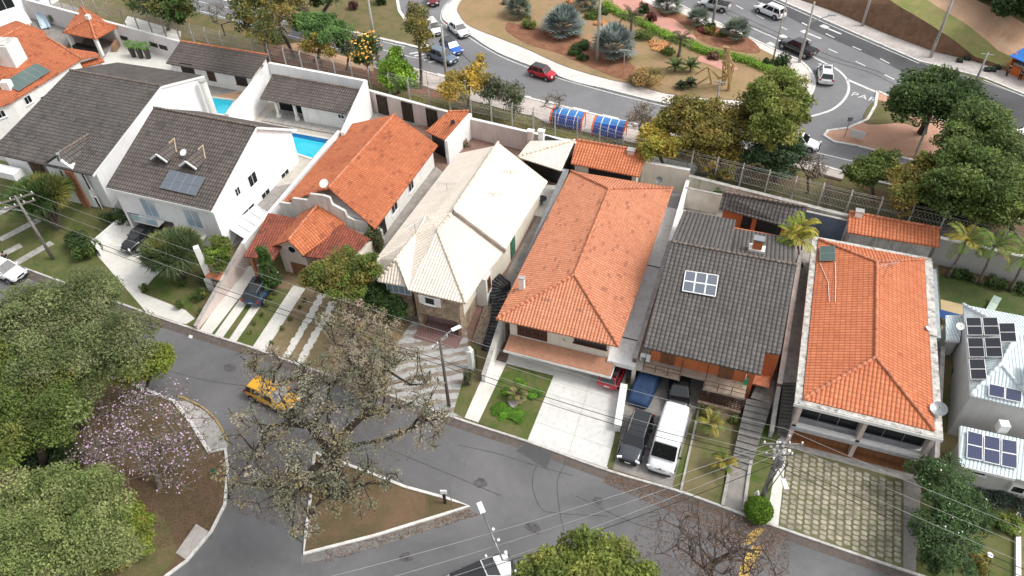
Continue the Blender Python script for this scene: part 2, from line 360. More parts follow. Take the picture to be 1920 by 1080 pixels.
def tree(label, ells, base, cols, nterm=70, nleaf=9000, size=.16, r0=.22, clump=.9, bark=None, name='tree', cat='tree', group=None, fork=.35, up=.4, aspect=.5, extra=None, trunkname='trunk', leafmt=None, flat=.6, shell=.45, twigs=0):
    """ells: crown ellipsoids (x,y,z,rx,ry,rz) in world coordinates"""
    base = Vector(base); t = thing(name, base, label, cat, group)
    cx = sum(e[0] for e in ells)/len(ells); cy = sum(e[1] for e in ells)/len(ells); zl = min(e[2]-e[5] for e in ells); zc = sum(e[2] for e in ells)/len(ells)
    top = base.lerp(Vector((cx, cy, zc)), 1); top = base+(Vector((cx, cy, max(zl, base.z+.4)+(zc-zl)*fork))-base)
    terms = sample_ell(ells, nterm, shell); nodes, par, ends = skeleton(base-Vector((0, 0, .15)), terms, top)
    if twigs:
        for e in list(ends):
            for _ in range(twigs):
                d = Vector((random.gauss(0, 1), random.gauss(0, 1), random.gauss(.3, .7))).normalized()*clump*random.uniform(.6, 1.3)
                a = nodes[e]; nodes.append(a+d*.5+Vector((random.gauss(0, .08), random.gauss(0, .08), .05))); par.append(e); q = len(nodes)-1
                nodes.append(a+d); par.append(q)
                nodes.append(a+d*.5+Vector((random.gauss(0, .3), random.gauss(0, .3), random.gauss(.1, .3)))*clump); par.append(q)
    trunk_mesh(nodes, par, r0).build(trunkname, bark or TRUNK, t, True)
    if nleaf:
        cl = rng.integers(0, len(ends), nleaf); E_ = np.array([nodes[e] for e in ends])
        cr = clump*rng.uniform(.6, 1.25, len(ends)); off = rng.normal(size=(nleaf, 3)); off /= np.linalg.norm(off, axis=1)[:, None]
        off *= (rng.uniform(.1, 1, nleaf)**.45)[:, None]; off[:, 2] *= flat
        C = E_[cl]+off*cr[cl][:, None]; C[:, 2] = np.maximum(C[:, 2], base.z+.1)
        quads_mesh('crown', leafquads(C, size, aspect, up), leafmt or LEAF, t, tints(nleaf, cols, cl, len(ends)))
    if extra:
        ecol, en, es = extra; cl = rng.integers(0, len(ends), en); E_ = np.array([nodes[e] for e in ends]); off = rng.normal(size=(en, 3)); off /= np.linalg.norm(off, axis=1)[:, None]; off[:, 2] = np.abs(off[:, 2])*.8
        quads_mesh('blossom', leafquads(E_[cl]+off*clump*.95, es, .8, 1.0), LEAF, t, tints(en, ecol))
    return t
def crown_px(px, py, z, rpx, rz=None, ry=None):
    c = at(px, py, z); D = (c-Vector((0, 0, CH))).length; r = rpx*D/FPX; return (c.x, c.y, c.z, r, ry or r, rz or r*.7)
def ptree(label, crowns, hz, cols, base=None, **kw):
    """crowns: list of (px,py,rpx) or with z; hz: height of crown centre above the ground"""
    E = []
    for c in crowns:
        px, py, r = c[:3]; g = G(px, py); z = g.z+(c[3] if len(c) > 3 else hz); e = list(crown_px(px, py, z, r, kw.get('rz'), None)); k_ = 0 if kw.get('twigs') else kw.get('clump', .9)*.5; e[3] = max(.35*e[3], e[3]-k_); e[4] = max(.35*e[4], e[4]-k_); E.append(tuple(e))
    kw.pop('rz', None)
    if base: b = G(*base)
    else: x = sum(e[0] for e in E)/len(E); y = sum(e[1] for e in E)/len(E); b = Vector((x, y, H(x, y)))
    return tree(label, E, b, cols, **kw)
def bush(label, px, py, rpx, hh, cols, n=1500, size=.09, name='bush', cat='bush', group=None, stretch=1, up=.5, world=None, rz=0, dz=0, aspect=.5, extra=None):
    g = G(px, py) if world is None else Vector(world); D = (g-Vector((0, 0, CH))).length; r = rpx*D/FPX
    t = thing(name, g, label, cat, group); k = 14
    cc = np.array([(random.uniform(-.7, .7)*r*stretch, random.uniform(-.7, .7)*r, random.uniform(.3, .85)*hh) for _ in range(k)]); c_, s_ = math.cos(rz), math.sin(rz)
    cc[:, :2] = cc[:, :2] @ np.array([[c_, s_], [-s_, c_]]); cc += np.array(g)
    cl = rng.integers(0, k, n); off = rng.normal(size=(n, 3)); off /= np.linalg.norm(off, axis=1)[:, None]; C = cc[cl]+off*np.array([r*.45, r*.45, hh*.35])*(rng.uniform(.2, 1, n)**.4)[:, None]
    C[:, 2] = np.maximum(C[:, 2], g.z+.05); quads_mesh('foliage', leafquads(C, size, aspect, up), LEAF, t, tints(n, cols, cl, k))
    mb = MB()
    for c in cc: mb.tube([g, (Vector(c)+g)/2+Vector((.05, 0, .1)), Vector(c)], [.04, .03, .015], 4, False)
    mb.build('stems', TRUNK, t, True)
    if extra:
        en = extra[1]; cl = rng.integers(0, k, en); off = rng.normal(size=(en, 3)); off /= np.linalg.norm(off, axis=1)[:, None]; off[:, 2] = abs(off[:, 2]); C = cc[cl]+off*np.array([r*.5, r*.5, hh*.4])
        quads_mesh('blossom', leafquads(C, extra[2], .8, 1), LEAF, t, tints(en, extra[0]))
    return t
def fronds_mesh(center, n, L, droop, cols, wid=.5, leaflets=22, el0=.1, el1=1.3, lw=.05, name='fronds', parent=None):
    Vs = []; T = []; mb = MB(); c = np.array(center)
    for k in range(n):
        az = 2*math.pi*(k*.618)+random.uniform(-.2, .2); el = el0+(el1-el0)*((k+.5)/n)+random.uniform(-.1, .1); l = L*random.uniform(.8, 1.1)
        h = np.array([math.cos(az), math.sin(az), 0]); side = np.array([-h[1], h[0], 0]); pts = []
        for j in range(9):
            s = j/8; e = el-droop*s*s; 
            pts.append(c.copy() if j == 0 else pts[-1]+(h*math.cos(e)+np.array([0, 0, math.sin(e)]))*l/8)
        mb.tube([Vector(p) for p in pts], [.03*(1-j/9)+.008 for j in range(9)], 4, False); col = np.array(cols[random.randrange(len(cols))])*random.uniform(.8, 1.2)
        for j in range(leaflets):
            s = .15+.85*j/leaflets; i = min(7, int(s*8)); p = pts[i]+(pts[i+1]-pts[i])*(s*8-i); ax = pts[i+1]-pts[i]; ax /= np.linalg.norm(ax); ll = wid*math.sin(math.pi*min(1, s*.85+.12))**.7
            for sg in (-1, 1):
                d = side*sg*.8+ax*.6+np.array([0, 0, -.25+random.uniform(-.15, .15)]); d /= np.linalg.norm(d); b = ax*lw
                Vs += [p-b, p+d*ll*.5-b*.8, p+d*ll, p+d*ll*.5+b*.8]; T.append(col*random.uniform(.85, 1.15))
    quads_mesh(name, np.array(Vs), LEAF, parent, np.clip(np.array(T), 0, 1)); mb.build('frond_stalks', MC['bark'], parent)
def palm(label, base, top, cols, n=13, L=2.2, droop=1.6, wid=.55, r=.12, name='palm_tree', cat='palm', group=None, **kw):
    t = thing(name, base, label, cat, group); b = Vector(base); tp = Vector(top); md = b.lerp(tp, .5)+Vector((.05, .03, 0))
    MB().tube([b, b.lerp(md, .5), md, tp], [r*1.25, r, r*.9, r*.7], 8).build('trunk', TRUNKG, t, True); fronds_mesh(top, n, L, droop, cols, wid, parent=t, **kw); return t
def fanpalm(label, g, hgt, R, cols, n=26, group=None, name='fan_palm'):
    """silver palm: stalks ending in stiff pleated fans"""
    t = thing(name, g, label, 'palm', group); c = Vector(g)+Vector((0, 0, hgt)); Vs = []; T = []; mb = MB()
    MB().tube([Vector(g), c], [.28, .2], 8).build('trunk', TRUNK, t, True)
    for k in range(n):
        az = k*2.399; el = -.25+1.5*((k+.5)/n); d = Vector((math.cos(az)*math.cos(el), math.sin(az)*math.cos(el), math.sin(el))); l = R*random.uniform(.45, .62); p = c+d*l; mb.tube([c, p], [.035, .02], 4, False)
        sd = d.cross(Vector((0, 0, 1))); sd = sd.normalized() if sd.length > .05 else Vector((1, 0, 0)); nn = sd.cross(d).normalized(); fr = R*random.uniform(.42, .55); col = np.array(cols[k % len(cols)])*random.uniform(.75, 1.2); m_ = 16
        for j in range(m_):
            a = -2.0+4.0*j/(m_-1); q = (d*math.cos(a)+sd*math.sin(a)); q2 = (q+nn*(.25+.12*(j % 2))-Vector((0, 0, .18))).normalized(); b = q2.cross(nn).normalized()*fr*.11
            Vs += [p, p+q2*fr*.6-b, p+q2*fr, p+q2*fr*.6+b]; T.append(col*(.8+.35*(j % 2)))
    quads_mesh('fronds', np.array([tuple(v_) for v_ in Vs]), LEAF, t, np.clip(np.array(T), 0, 1)); mb.build('frond_stalks', TRUNKG, t); return t
def spiky(label, g, R, hgt, cols, n=900, name='yucca', cat='plant', group=None, heads=9, lw=.035, trunks=True):
    """multi-headed yucca/dracaena: rosettes of long sword leaves"""
    t = thing(name, g, label, cat, group); g = Vector(g); Vs = []; T = []; mb = MB()
    for k in range(heads):
        a = k*2.399; rr = R*.62*math.sqrt((k+.3)/heads); c = g+Vector((math.cos(a)*rr, math.sin(a)*rr, hgt*(.62+.3*(1-(rr/R)**2)))); mb.tube([g, g.lerp(c, .5)+Vector((0, 0, .25)), c], [.14, .09, .06], 6, False); col0 = np.array(cols[k % len(cols)])
        for j in range(n//heads):
            d = Vector((random.gauss(0, 1), random.gauss(0, 1), random.gauss(.25, .75))).normalized(); l = R*.48*random.uniform(.7, 1.1); s = d.cross(Vector((0, 0, 1)))
            s = (s.normalized() if s.length > .05 else Vector((1, 0, 0)))*lw; e = c+d*l-Vector((0, 0, .12*l)); Vs += [c+d*.05, c+d*l*.5-s, e, c+d*l*.5+s]; T.append(col0*random.uniform(.7, 1.3))
    quads_mesh('leaves', np.array([tuple(v_) for v_ in Vs]), LEAF, t, np.clip(np.array(T), 0, 1)); mb.build('stems', TRUNKG, t, True); return t
# ============================================================= SETTING
GRASS = grassmat('verge_grass', (.075, .105, .03), (.12, .13, .05), (.2, .15, .085), .55); LAWN = grassmat('lawn_grass', (.055, .09, .022), (.095, .125, .04), (.17, .15, .07), .35)
LAWNB = grassmat('garden_grass', (.055, .1, .018), (.09, .13, .032), (.17, .14, .075), .35); RLAWN = grassmat('roundabout_grass', (.22, .18, .085), (.29, .22, .11), (.36, .23, .14), .45, .35)
DRYG = grassmat('dry_yard_grass', (.09, .11, .035), (.15, .14, .06), (.26, .19, .12), .75); PARK = soilmat('park_soil', (.1, .085, .045), (.19, .115, .075), (.075, .09, .035), .35)
SOIL = soilmat('red_soil', (.3, .15, .09), (.4, .22, .14), (.2, .1, .06)); TAN = soilmat('tan_soil', (.5, .3, .19), (.62, .42, .29), (.34, .24, .14), .35); MULCH = soilmat('mulch_bed', (.19, .08, .05), (.32, .16, .1), (.1, .075, .035), 1.0)
BROWN = soilmat('bare_bank_soil', (.15, .085, .055), (.24, .14, .09), (.1, .08, .035), .9)
ASPH = asphalt('street_asphalt', (.132, .13, .133), .35, .2); AVEN = asphalt('avenue_asphalt', (.185, .183, .188), .2, .14); AVED = asphalt('new_asphalt', (.085, .084, .088), .1, .2)
WALK = mat('pavement_concrete', (.5, .46, .43), .9, .12, .6, (.25, .17, .12), .5); WALKP = mat('pinkish_pavement', (.52, .46, .42), .9, .08, .7, (.3, .23, .19), .35); RWALK = mat('bleached_pavement', (.66, .61, .57), .9, .08, .7, (.42, .35, .3), .35)
KERB = mat('kerb_stone', (.55, .53, .5), .9, .12, 1.5, (.16, .13, .1), .6); KERBW = mat('whitewashed_kerb', (.7, .68, .64), .85, .1, 1.5, (.2, .17, .14), .5); KERBY = mat('yellow_kerb', (.4, .28, .1), .9, .15, 2, (.15, .13, .1), .5)
PAINT = mat('road_paint', (.68, .68, .66), .8, .12, 2.5, (.2, .2, .2), .4); YPAINT = mat('yellow_road_paint', (.6, .4, .08), .8, .2, 2.5, (.15, .14, .12), .7)
poly_world('ground', [(-330, -120), (330, -120), (330, 480), (-330, 480)], 0, GRASS)
ST_TOP = [(-400, 345), (0, 487), (273, 587), (340, 610), (400, 630), (474, 653), (528, 673), (608, 701), (700, 731), (870, 790), (993, 830), (1140, 883), (1273, 922), (1373, 958), (1455, 988), (1599, 1038), (1719, 1078), (2100, 1205)]
PK = [(-400, 490), (0, 635), (120, 678), (243, 720), (327, 753), (360, 795), (393, 848), (423, 843), (428, 880), (422, 947), (397, 997), (350, 1053), (313, 1080), (200, 1180)]
sheet('street', ST_TOP+[(2100, 1500), (60, 1500)]+PK[::-1], .008, ASPH)
sheet('park_soil', PK+[(60, 1500), (-700, 1500), (-600, 420)], .012, PARK)
sheet('park_lawn', [(250, 1100), (330, 1040), (290, 960), (200, 1000), (100, 1100)], .016, GRASS, True)
GUT = soilmat('gutter_litter', (.1, .085, .078), (.15, .125, .11), (.08, .06, .05), 1.5)
strip('gutter', [(x, y+9) for x, y in ST_TOP[1:]], .75, .013, GUT); strip('kerb', ST_TOP, .17, 0, KERB, ht=.13)
strip('kerb', PK[:5], .2, 0, KERBW, ht=.14, smooth=False); strip('kerb', PK[4:7], .28, 0, KERBW, ht=.16, smooth=False); strip('kerb', PK[6:], .2, 0, KERBW, ht=.14, smooth=False)
sheet('pavement', [(329, 752), (350, 752), (383, 770), (410, 797), (430, 832), (424, 842), (394, 847), (360, 794)], .03, CONC)
strip('kerb', [(335, 744), (352, 750), (385, 768), (411, 796), (431, 834)], .14, 0, KERBY, ht=.12)
ISL = [(590, 849), (640, 868), (700, 890), (760, 914), (840, 936), (879, 950), (830, 966), (700, 1006), (570, 1039), (574, 1000), (582, 940), (587, 900)]
sheet('traffic_island', ISL, .06, PARK); strip('kerb', ISL, .2, 0, KERBW, smooth=False, ht=.15, closed=True)
strip('gutter', [(885, 955), (830, 976), (700, 1017), (565, 1048)], .8, .014, mat('gutter_concrete', (.2, .19, .18), .9, .15, 1.5, (.09, .08, .07), .5))
sheet('paving_slab', [(368, 983), (391, 997), (352, 1052), (330, 1037)], .05, WALK)
for a in ([(1394, 1022), (1400, 1005), (1418, 990), (1434, 992), (1422, 1006), (1410, 1020)], [(1383, 1085), (1390, 1055), (1412, 1022), (1432, 1026), (1420, 1050), (1400, 1085)]): sheet('road_marking', a, .02, YPAINT)
sheet('asphalt_patch', [(968, 845), (985, 832), (1035, 850), (1025, 880)], .014, asphalt('patch_asphalt', (.095, .094, .097)))
sheet('manhole_cover', [(355, 628), (362, 630), (360, 635), (353, 633)], .02, PAINT)
poly_world('yard_paving', [(-92, 45), (-62, 45), (-61, 42.5), (-46, 43), (-45, 44.5), (-31, 45), (-30, 40.2), (-16, 39.5), (6.5, 39.5), (6.5, 37.6), (18, 37.6), (18, 60), (24, 60), (24, 66), (-20, 68), (-60, 74), (-92, 76)], .012, mat('yard_concrete', (.3, .28, .26), .9, .12, .7, (.11, .1, .085), .6))
# --- front yards
sheet('driveway', [(173, 468), (235, 424), (330, 430), (345, 470), (290, 520), (264, 549), (348, 582), (366, 598), (350, 608), (340, 607), (273, 584)], .03, PATH)
sheet('garden_lawn', [(292, 520), (266, 547), (350, 580), (365, 588), (392, 545), (392, 470), (330, 470)], .04, LAWNB)
sheet('garden_lawn', [(350, 608), (366, 598), (412, 545), (420, 560), (368, 614)], .05, LAWNB)
sheet('front_yard', [(-200, 415), (0, 484), (274, 585), (262, 520), (235, 420), (120, 330), (0, 300), (-200, 250)], .02, LAWN)
for a, b in (((0, 450), (75, 412)), ((0, 400), (50, 372)), ((20, 500), (98, 455)), ((0, 480), (40, 460))): strip('path', [a, b], .9, .04, CONC, smooth=False)
sheet('front_yard', [(362, 612), (405, 572), (470, 500), (560, 520), (690, 560), (760, 640), (700, 728), (608, 699), (474, 651)], .02, DRYG)
sheet('garden_lawn', [(366, 613), (407, 572), (450, 566), (520, 540), (550, 545), (474, 650)], .03, LAWNB)
for p in ([(375, 620), (397, 627), (447, 562), (500, 495), (465, 500), (412, 568)], [(402, 629), (418, 634), (466, 567), (450, 562)], [(429, 638), (443, 642), (520, 530), (503, 528)], [(474, 651), (498, 659), (573, 542), (550, 536)]): sheet('paved_strip', p, .06, PATH)
mb = MB()
for a, b, k in (((536, 670), (608, 549), 10), ((563, 681), (628, 562), 10)):
    for i in range(k):
        t = (i+.5)/k; c = G(a[0]+(b[0]-a[0])*t, a[1]+(b[1]-a[1])*t); poly = []
        for j in range(7):
            an = j/7*6.283+i; r = random.uniform(.42, .66); poly.append((c.x+math.cos(an)*r*.74, c.y+math.sin(an)*r*1.05))
        mb.prism(poly, 0, .05+.004*i+random.uniform(0, .002))
tag(mb.build('stepping_stones', PATH), kind='structure')
def diagstone():
    t = NT('diagonal_stone_paving'); P = t.pos(); mp = t.n('Mapping', {'Vector': P, 'Rotation': (0, 0, 1.05), 'Scale': (1, 1, 1)}); n = t.noise(P, 1.2, 5)
    wv = t.n('TexWave', {'Vector': mp, 'Scale': .33, 'Distortion': 3.5, 'Detail': 4, 'Detail Scale': 1.5}); v = t.n('TexVoronoi', {'Vector': P, 'Scale': 1.1}, feature='DISTANCE_TO_EDGE')
    col = t.mix(t.ramp(wv, [(.55, 0.0), (.66, 1.0)]), (.38, .38, .37), (.21, .165, .13)); col = t.mix(t.ramp(v.outputs['Distance'], [(.01, .6), (.04, 0.0)]), col, (.2, .18, .15))
    col = t.mix(t.ramp(n, [(.45, 0.0), (.7, .5)]), col, (.46, .45, .43)); return t.out(col, .85)
sheet('stone_driveway', [(783, 588), (874, 612), (885, 700), (868, 786), (700, 728), (735, 660)], .036, diagstone())
sheet('garden_strip', [(868, 712), (895, 718), (870, 784), (850, 774)], .04, LAWNB)
sheet('path', [(871, 784), (897, 793), (949, 683), (955, 640), (935, 640), (919, 675)], .06, PATH)
sheet('side_path', [(921, 673), (948, 682), (957, 655), (942, 600), (930, 600)], .09, mat('brown_tile', (.17, .11, .09), .7, .12, 2))
sheet('garden_lawn', [(897, 794), (989, 826), (1038, 705), (949, 683)], .05, LAWNB)
sheet('driveway', [(949, 682), (957, 655), (1180, 672), (1172, 715), (1154, 808), (1140, 879), (989, 826), (1038, 705)], .03, mat('white_driveway', (.64, .63, .6), .75, .06, .35, (.36, .34, .3), .5))

for jl in ([(1027, 752), (1160, 800)], [(1008, 792), (1148, 842)], [(1045, 695), (1175, 722)], [(1066, 852), (1112, 700)]): strip('joint', jl, .025, .045, mat('slab_joint', (.4, .39, .36), .9), smooth=False)
sheet('garden_strip', [(1155, 809), (1164, 812), (1149, 882), (1138, 876)], .06, LAWNB)
DRV = mat('concrete_driveway', (.27, .25, .23), .9, .12, .8, (.12, .11, .09), .4)
sheet('driveway', [(1149, 880), (1262, 915), (1303, 775), (1318, 720), (1335, 680), (1188, 680), (1172, 750), (1163, 812)], .035, DRV)
sheet('garden_strip', [(1260, 914), (1275, 920), (1301, 813), (1308, 775), (1300, 775)], .05, LAWNB)
strip('edging', [(1276, 922), (1303, 800), (1310, 768)], .16, .02, CONC, smooth=False, ht=.15)
sheet('garden_lawn', [(1278, 922), (1353, 952), (1358, 893), (1374, 800), (1388, 775), (1310, 762)], .045, grassmat('patchy_lawn', (.06, .1, .025), (.11, .13, .04), (.2, .16, .09), .6))
sheet('path', [(1353, 952), (1394, 962), (1404, 887), (1369, 872)], .06, DRV); sheet('garden_lawn', [(1404, 885), (1394, 962), (1437, 976), (1459, 845), (1456, 800), (1425, 790)], .05, LAWNB)
strip('edging', [(1354, 950), (1369, 874)], .22, .02, CONC, smooth=False, ht=.2); strip('edging', [(1394, 958), (1404, 885), (1424, 788)], .22, .02, CONC, smooth=False, ht=.2)
def stairs(name, label, a0, a1, b0, b1, n, z0, z1, mt):
    """steps climbing from edge a0-a1 (front) to b0-b1 (rear), world xy"""
    mb = MB()
    for i in range(n):
        f0, f1 = i/n, (i+1)/n; z = z0+(z1-z0)*f1; q = [Vector(a0).lerp(Vector(b0), f0), Vector(a1).lerp(Vector(b1), f0), Vector(a1).lerp(Vector(b1), f1), Vector(a0).lerp(Vector(b0), f1)]
        mb.prism([(p.x, p.y) for p in q], -.3, z)
        mb.prism([(p[0], p[1]) for p in (q[0]+Vector((0, -.04)), q[1]+Vector((0, -.04)), q[1]+Vector((0, .05)), q[0]+Vector((0, .05)))], z+.003, z+.04)
    o = mb.build(name, mt); return tag(o, label, 'stairs')
g2 = lambda x, y, z=None: (G(x, y) if z is None else at(x, y, z)).xy
STEP = mat('step_concrete', (.2, .19, .175), .9, .15, 1.5, (.07, .07, .06), .5)
stairs('garden_steps', 'broad shallow concrete steps climbing beside the orange walled house', g2(1370, 873), g2(1405, 885), g2(1400, 747, 1.2), g2(1447, 757, 1.2), 11, .0, 1.2, STEP)
stairs('side_stairs', 'narrow steep concrete stairs along the left wall of the flat parapet house', g2(1456, 815), g2(1480, 821), g2(1468, 718, 2.0), g2(1493, 718, 2.0), 15, .0, 2.05, STEP)
p = [at(1468, 718, 2.05), at(1493, 718, 2.05), at(1528, 440, 2.05), at(1500, 440, 2.05)]; mb = MB(); mb.prism([(q.x, q.y) for q in p], .2, 2.05); tag(mb.build('side_passage', CONC), kind='structure')
p = [at(1408, 745, 1.2), at(1447, 757, 1.2), at(1470, 640, 1.2), at(1452, 640, 1.2)]; mb = MB(); mb.prism([(q.x, q.y) for q in p], .1, 1.2); tag(mb.build('side_passage', mat('cobbles', (.3, .27, .24), .9, .2, 3)), kind='structure')
sheet('path', [(1459, 842), (1475, 841), (1459, 987), (1436, 978)], .05, PATH)
sheet('paver_joints', [(1475, 838), (1458, 988), (1692, 1068), (1694, 900)], .03, grassmat('joint_grass', (.07, .11, .02), (.12, .14, .05), (.2, .17, .11), .55, 1.2))
A_, B_, C_, D_ = [Vector(g2(*q)) for q in ((1476, 841), (1459, 986), (1690, 1064), (1691, 905))]; mb = MB(); NR, NC = 16, 15; PV = mat('stone_setts', (.38, .345, .27), .9, .28, 1.3, (.17, .16, .11), .55, .12)
for i in range(NC):
    for j in range(NR+1):
        jj = j+(.5 if i % 2 else 0); c = lambda u, v: (A_.lerp(D_, u)).lerp(B_.lerp(C_, u), v); u0, u1 = (i+.1)/NC, (i+.9)/NC; v0, v1 = (jj+.09)/(NR+.5), (jj+.91)/(NR+.5)
        if v1 > 1.0: continue
        jt = lambda: Vector((random.uniform(-.025, .025), random.uniform(-.025, .025))); du, dv = (u1-u0)*.2, (v1-v0)*.2; q = [c(u0+du, v0)+jt(), c(u0, v0+dv)+jt(), c(u0, v1-dv)+jt(), c(u0+du, v1)+jt(), c(u1-du, v1)+jt(), c(u1, v1-dv)+jt(), c(u1, v0+dv)+jt(), c(u1-du, v0)+jt()]
        mid = sum(q, Vector((0, 0)))/8; top = [mid+(k-mid)*.88 for k in q]; z = random.uniform(.055, .085); mb.add([(k.x, k.y, .02) for k in q]+[(k.x, k.y, z) for k in top], [tuple(range(8, 16))]+[(k, (k+1) % 8, 8+(k+1) % 8, 8+k) for k in range(8)])
tag(mb.build('stone_setts', PV), kind='structure')
sheet('path', [(1694, 900), (1693, 1068), (1716, 1076), (1728, 900)], .05, DRV)
sheet('garden_lawn', [(1728, 895), (1716, 1078), (1740, 1086), (1903, 1142), (1908, 965), (1850, 930), (1780, 880)], .045, LAWN)
strip('edging', [(1906, 965), (1906, 1100)], .3, .02, WHITE, smooth=False, ht=.3)
sheet('back_lawn', [(1762, 495), (2200, 590), (2200, 760), (1762, 640)], .03, grassmat('back_lawn_grass', (.05, .085, .025), (.085, .11, .04), (.13, .12, .06), .2))
strip('flower_bed', [(1765, 508), (1920, 542), (2100, 585)], 1.0, .05, PARK, smooth=False)
# --- rear yards, pools
sheet('side_passage', [(742, 470), (700, 470), (830, 300), (858, 300)], .02, mat('passage_concrete', (.34, .31, .28), .9, .12, 1, (.13, .12, .1), .5))
sheet('house_apron', [(1456, 826), (1477, 841), (1700, 908), (1745, 900), (1765, 850), (1500, 790)], .025, CONC)
sheet('side_yard', [(1160, 690), (1205, 700), (1290, 350), (1240, 340)], .042, mat('grey_paving', (.33, .33, .33), .8, .06, .8))
sheet('rear_yard', [(1040, 330), (1290, 350), (1310, 310), (1060, 260)], .04, PATH)
sheet('pool_terrace', [(395, 190), (470, 160), (600, 185), (700, 240), (620, 330), (520, 350), (380, 230)], .04, mat('stone_deck', (.5, .46, .4), .8, .1, 2)); sheet('pool_deck', [(384, 182), (460, 172), (480, 185), (440, 215), (380, 200)], .06, mat('terracotta_deck', (.48, .3, .18), .8, .1, 2))
sheet('rear_yard', [(190, 120), (240, 30), (340, 60), (330, 130), (230, 160)], .05, PATH); sheet('rear_yard', [(0, 40), (100, 0), (160, 20), (120, 100), (30, 110)], .05, DRV)
sheet('rear_yard', [(700, 230), (860, 240), (960, 260), (1060, 300), (1000, 420), (900, 640), (860, 640), (960, 420), (800, 300)], .03, mat('terracotta_paving', (.22, .13, .1), .8, .12, 1.5, (.1, .09, .08), .4))
sheet('patio', [(985, 400), (1012, 345), (1050, 350), (1025, 410)], .06, PATH)
def pool(label, px, step=None):
    p = [G(*q) for q in px]; c = sum(p, Vector())/len(p); t = thing('swimming_pool', (c.x, c.y, c.z), label, 'pool'); n = NT('pool_water'); P = n.pos()
    ns = n.noise(P, .8, 3, .5, 1.5); col = n.mix(ns, (.02, .42, .58), (.05, .55, .68)); n.bump(n.noise(P, 3, 2), .15, .03); wm = n.out(col, .05, 0, .5)
    mb = MB(); mb.prism([(q.x, q.y) for q in p], c.z-.5, c.z+.07); mb.build('water', wm, t); mb = MB()
    for a, b in zip(p, p[1:]+p[:1]): mb.beam(a+Vector((0, 0, .06)), b+Vector((0, 0, .06)), .3, .14)
    mb.build('coping', PATH, t)
    if step:
        s = [G(*q) for q in step]; mb = MB(); mb.prism([(q.x, q.y) for q in s], c.z, c.z+.085); mb.build('deep_end', glossy('deep_pool_water', (.005, .13, .33), .05), t)
    return t
pool('small blue swimming pool beside a terracotta deck at far left', [(386, 182), (442, 189), (424, 217), (384, 213)])
pool('swimming pool with dark blue deep end behind the white house with roof gables', [(543, 248), (620, 262), (588, 300), (540, 285)], [(544, 249), (619, 263), (612, 270), (544, 256)])
# --- avenue and roundabout
sheet('avenue', [(-400, -190), (0, -80), (373, 24), (442, 44), (504, 60), (559, 77), (635, 96), (700, 118), (773, 129), (820, 142), (971, 180), (1060, 202), (1179, 231), (1546, 313), (1582, 324), (1760, 372), (2400, 540), (2400, 340), (1920, 177), (1723, 115), (1460, 0), (1200, -120), (800, -330), (-400, -330)], .008, AVEN)
sheet('dark_lane', [(1200, -110), (1290, -75), (1400, -10), (1530, 60), (1640, 108), (1800, 190), (1920, 262), (2400, 460), (2400, 345), (1920, 180), (1723, 117), (1460, 3)], .012, AVED)
LI = [(-100, -100), (240, -50), (453, 10), (553, 36), (647, 58), (760, 84), (796, 93), (803, 87), (784, 66), (763, 42), (749, 22), (745, 0), (748, -60), (600, -150)]
sheet('grass_island', LI, .1, GRASS); strip('kerb', LI[:13], .45, 0, KERBW, smooth=False, ht=.15)
RO = [(1180, -45), (1255, 0), (1349, 45), (1404, 71), (1468, 101), (1498, 114), (1519, 134), (1527, 158), (1514, 184), (1470, 205), (1400, 213), (1312, 206), (1266, 198), (1207, 185), (1136, 167), (1080, 154), (1038, 139), (955, 108), (915, 88), (882, 66), (838, 42), (831, 28), (838, 12), (853, 0), (900, -50), (1020, -100)]
RI = [(1150, -20), (1197, 4), (1220, 13), (1285, 30), (1346, 62), (1392, 78), (1450, 106), (1474, 122), (1488, 137), (1492, 156), (1470, 178), (1420, 188), (1367, 189), (1255, 178), (1188, 160), (1136, 149), (1060, 126), (993, 96), (949, 78), (882, 51), (862, 30), (858, 16), (872, -4), (920, -38), (1030, -75)]
sheet('roundabout_pavement', RO, .1, RWALK, True, .12); sheet('roundabout_lawn', RI, .16, RLAWN, True); strip('kerb', RO, .3, 0, KERBW, ht=.15, closed=True)
sheet('mulch_bed', [(955, 45), (1000, 55), (1060, 65), (1130, 90), (1180, 120), (1200, 140), (1170, 152), (1100, 125), (1040, 100), (990, 85), (950, 60)], .19, MULCH, True)
sheet('mulch_bed', [(1330, 50), (1400, 72), (1425, 100), (1380, 98), (1320, 82), (1300, 60)], .195, MULCH, True); sheet('mulch_bed', [(1225, 20), (1300, 38), (1330, 60), (1290, 50), (1230, 35)], .185, MULCH, True)
PINK = soilmat('pink_gravel', (.5, .24, .19), (.58, .32, .26), (.4, .2, .15), .8)
sheet('pink_gravel', [(1148, 15), (1160, -8), (1215, 8), (1240, 32), (1262, 38), (1285, 55), (1305, 76), (1280, 73), (1245, 62), (1228, 48), (1200, 30), (1165, 22)], .2, PINK, True); sheet('pink_gravel', [(1312, 108), (1330, 108), (1360, 120), (1384, 132), (1360, 136), (1330, 124), (1310, 118)], .2, PINK, True)
OR_G = [(.5, .26, .1), (.42, .17, .08), (.5, .33, .15)]
SPL = [(1645, 172), (1641, 199), (1626, 225), (1590, 241), (1552, 246), (1545, 255), (1564, 267), (1605, 274), (1693, 297), (1760, 313), (1900, 350), (1960, 335), (1900, 288), (1760, 225)]
sheet('splitter_island', SPL, .1, soilmat('red_bare_soil', (.46, .25, .17), (.56, .34, .25), (.3, .2, .12), .3), False, .12); strip('kerb', SPL, .3, 0, KERBW, smooth=False, ht=.15, closed=True); sheet('splitter_grass', [(1640, 190), (1680, 205), (1720, 240), (1690, 232), (1620, 232)], .13, GRASS, True)
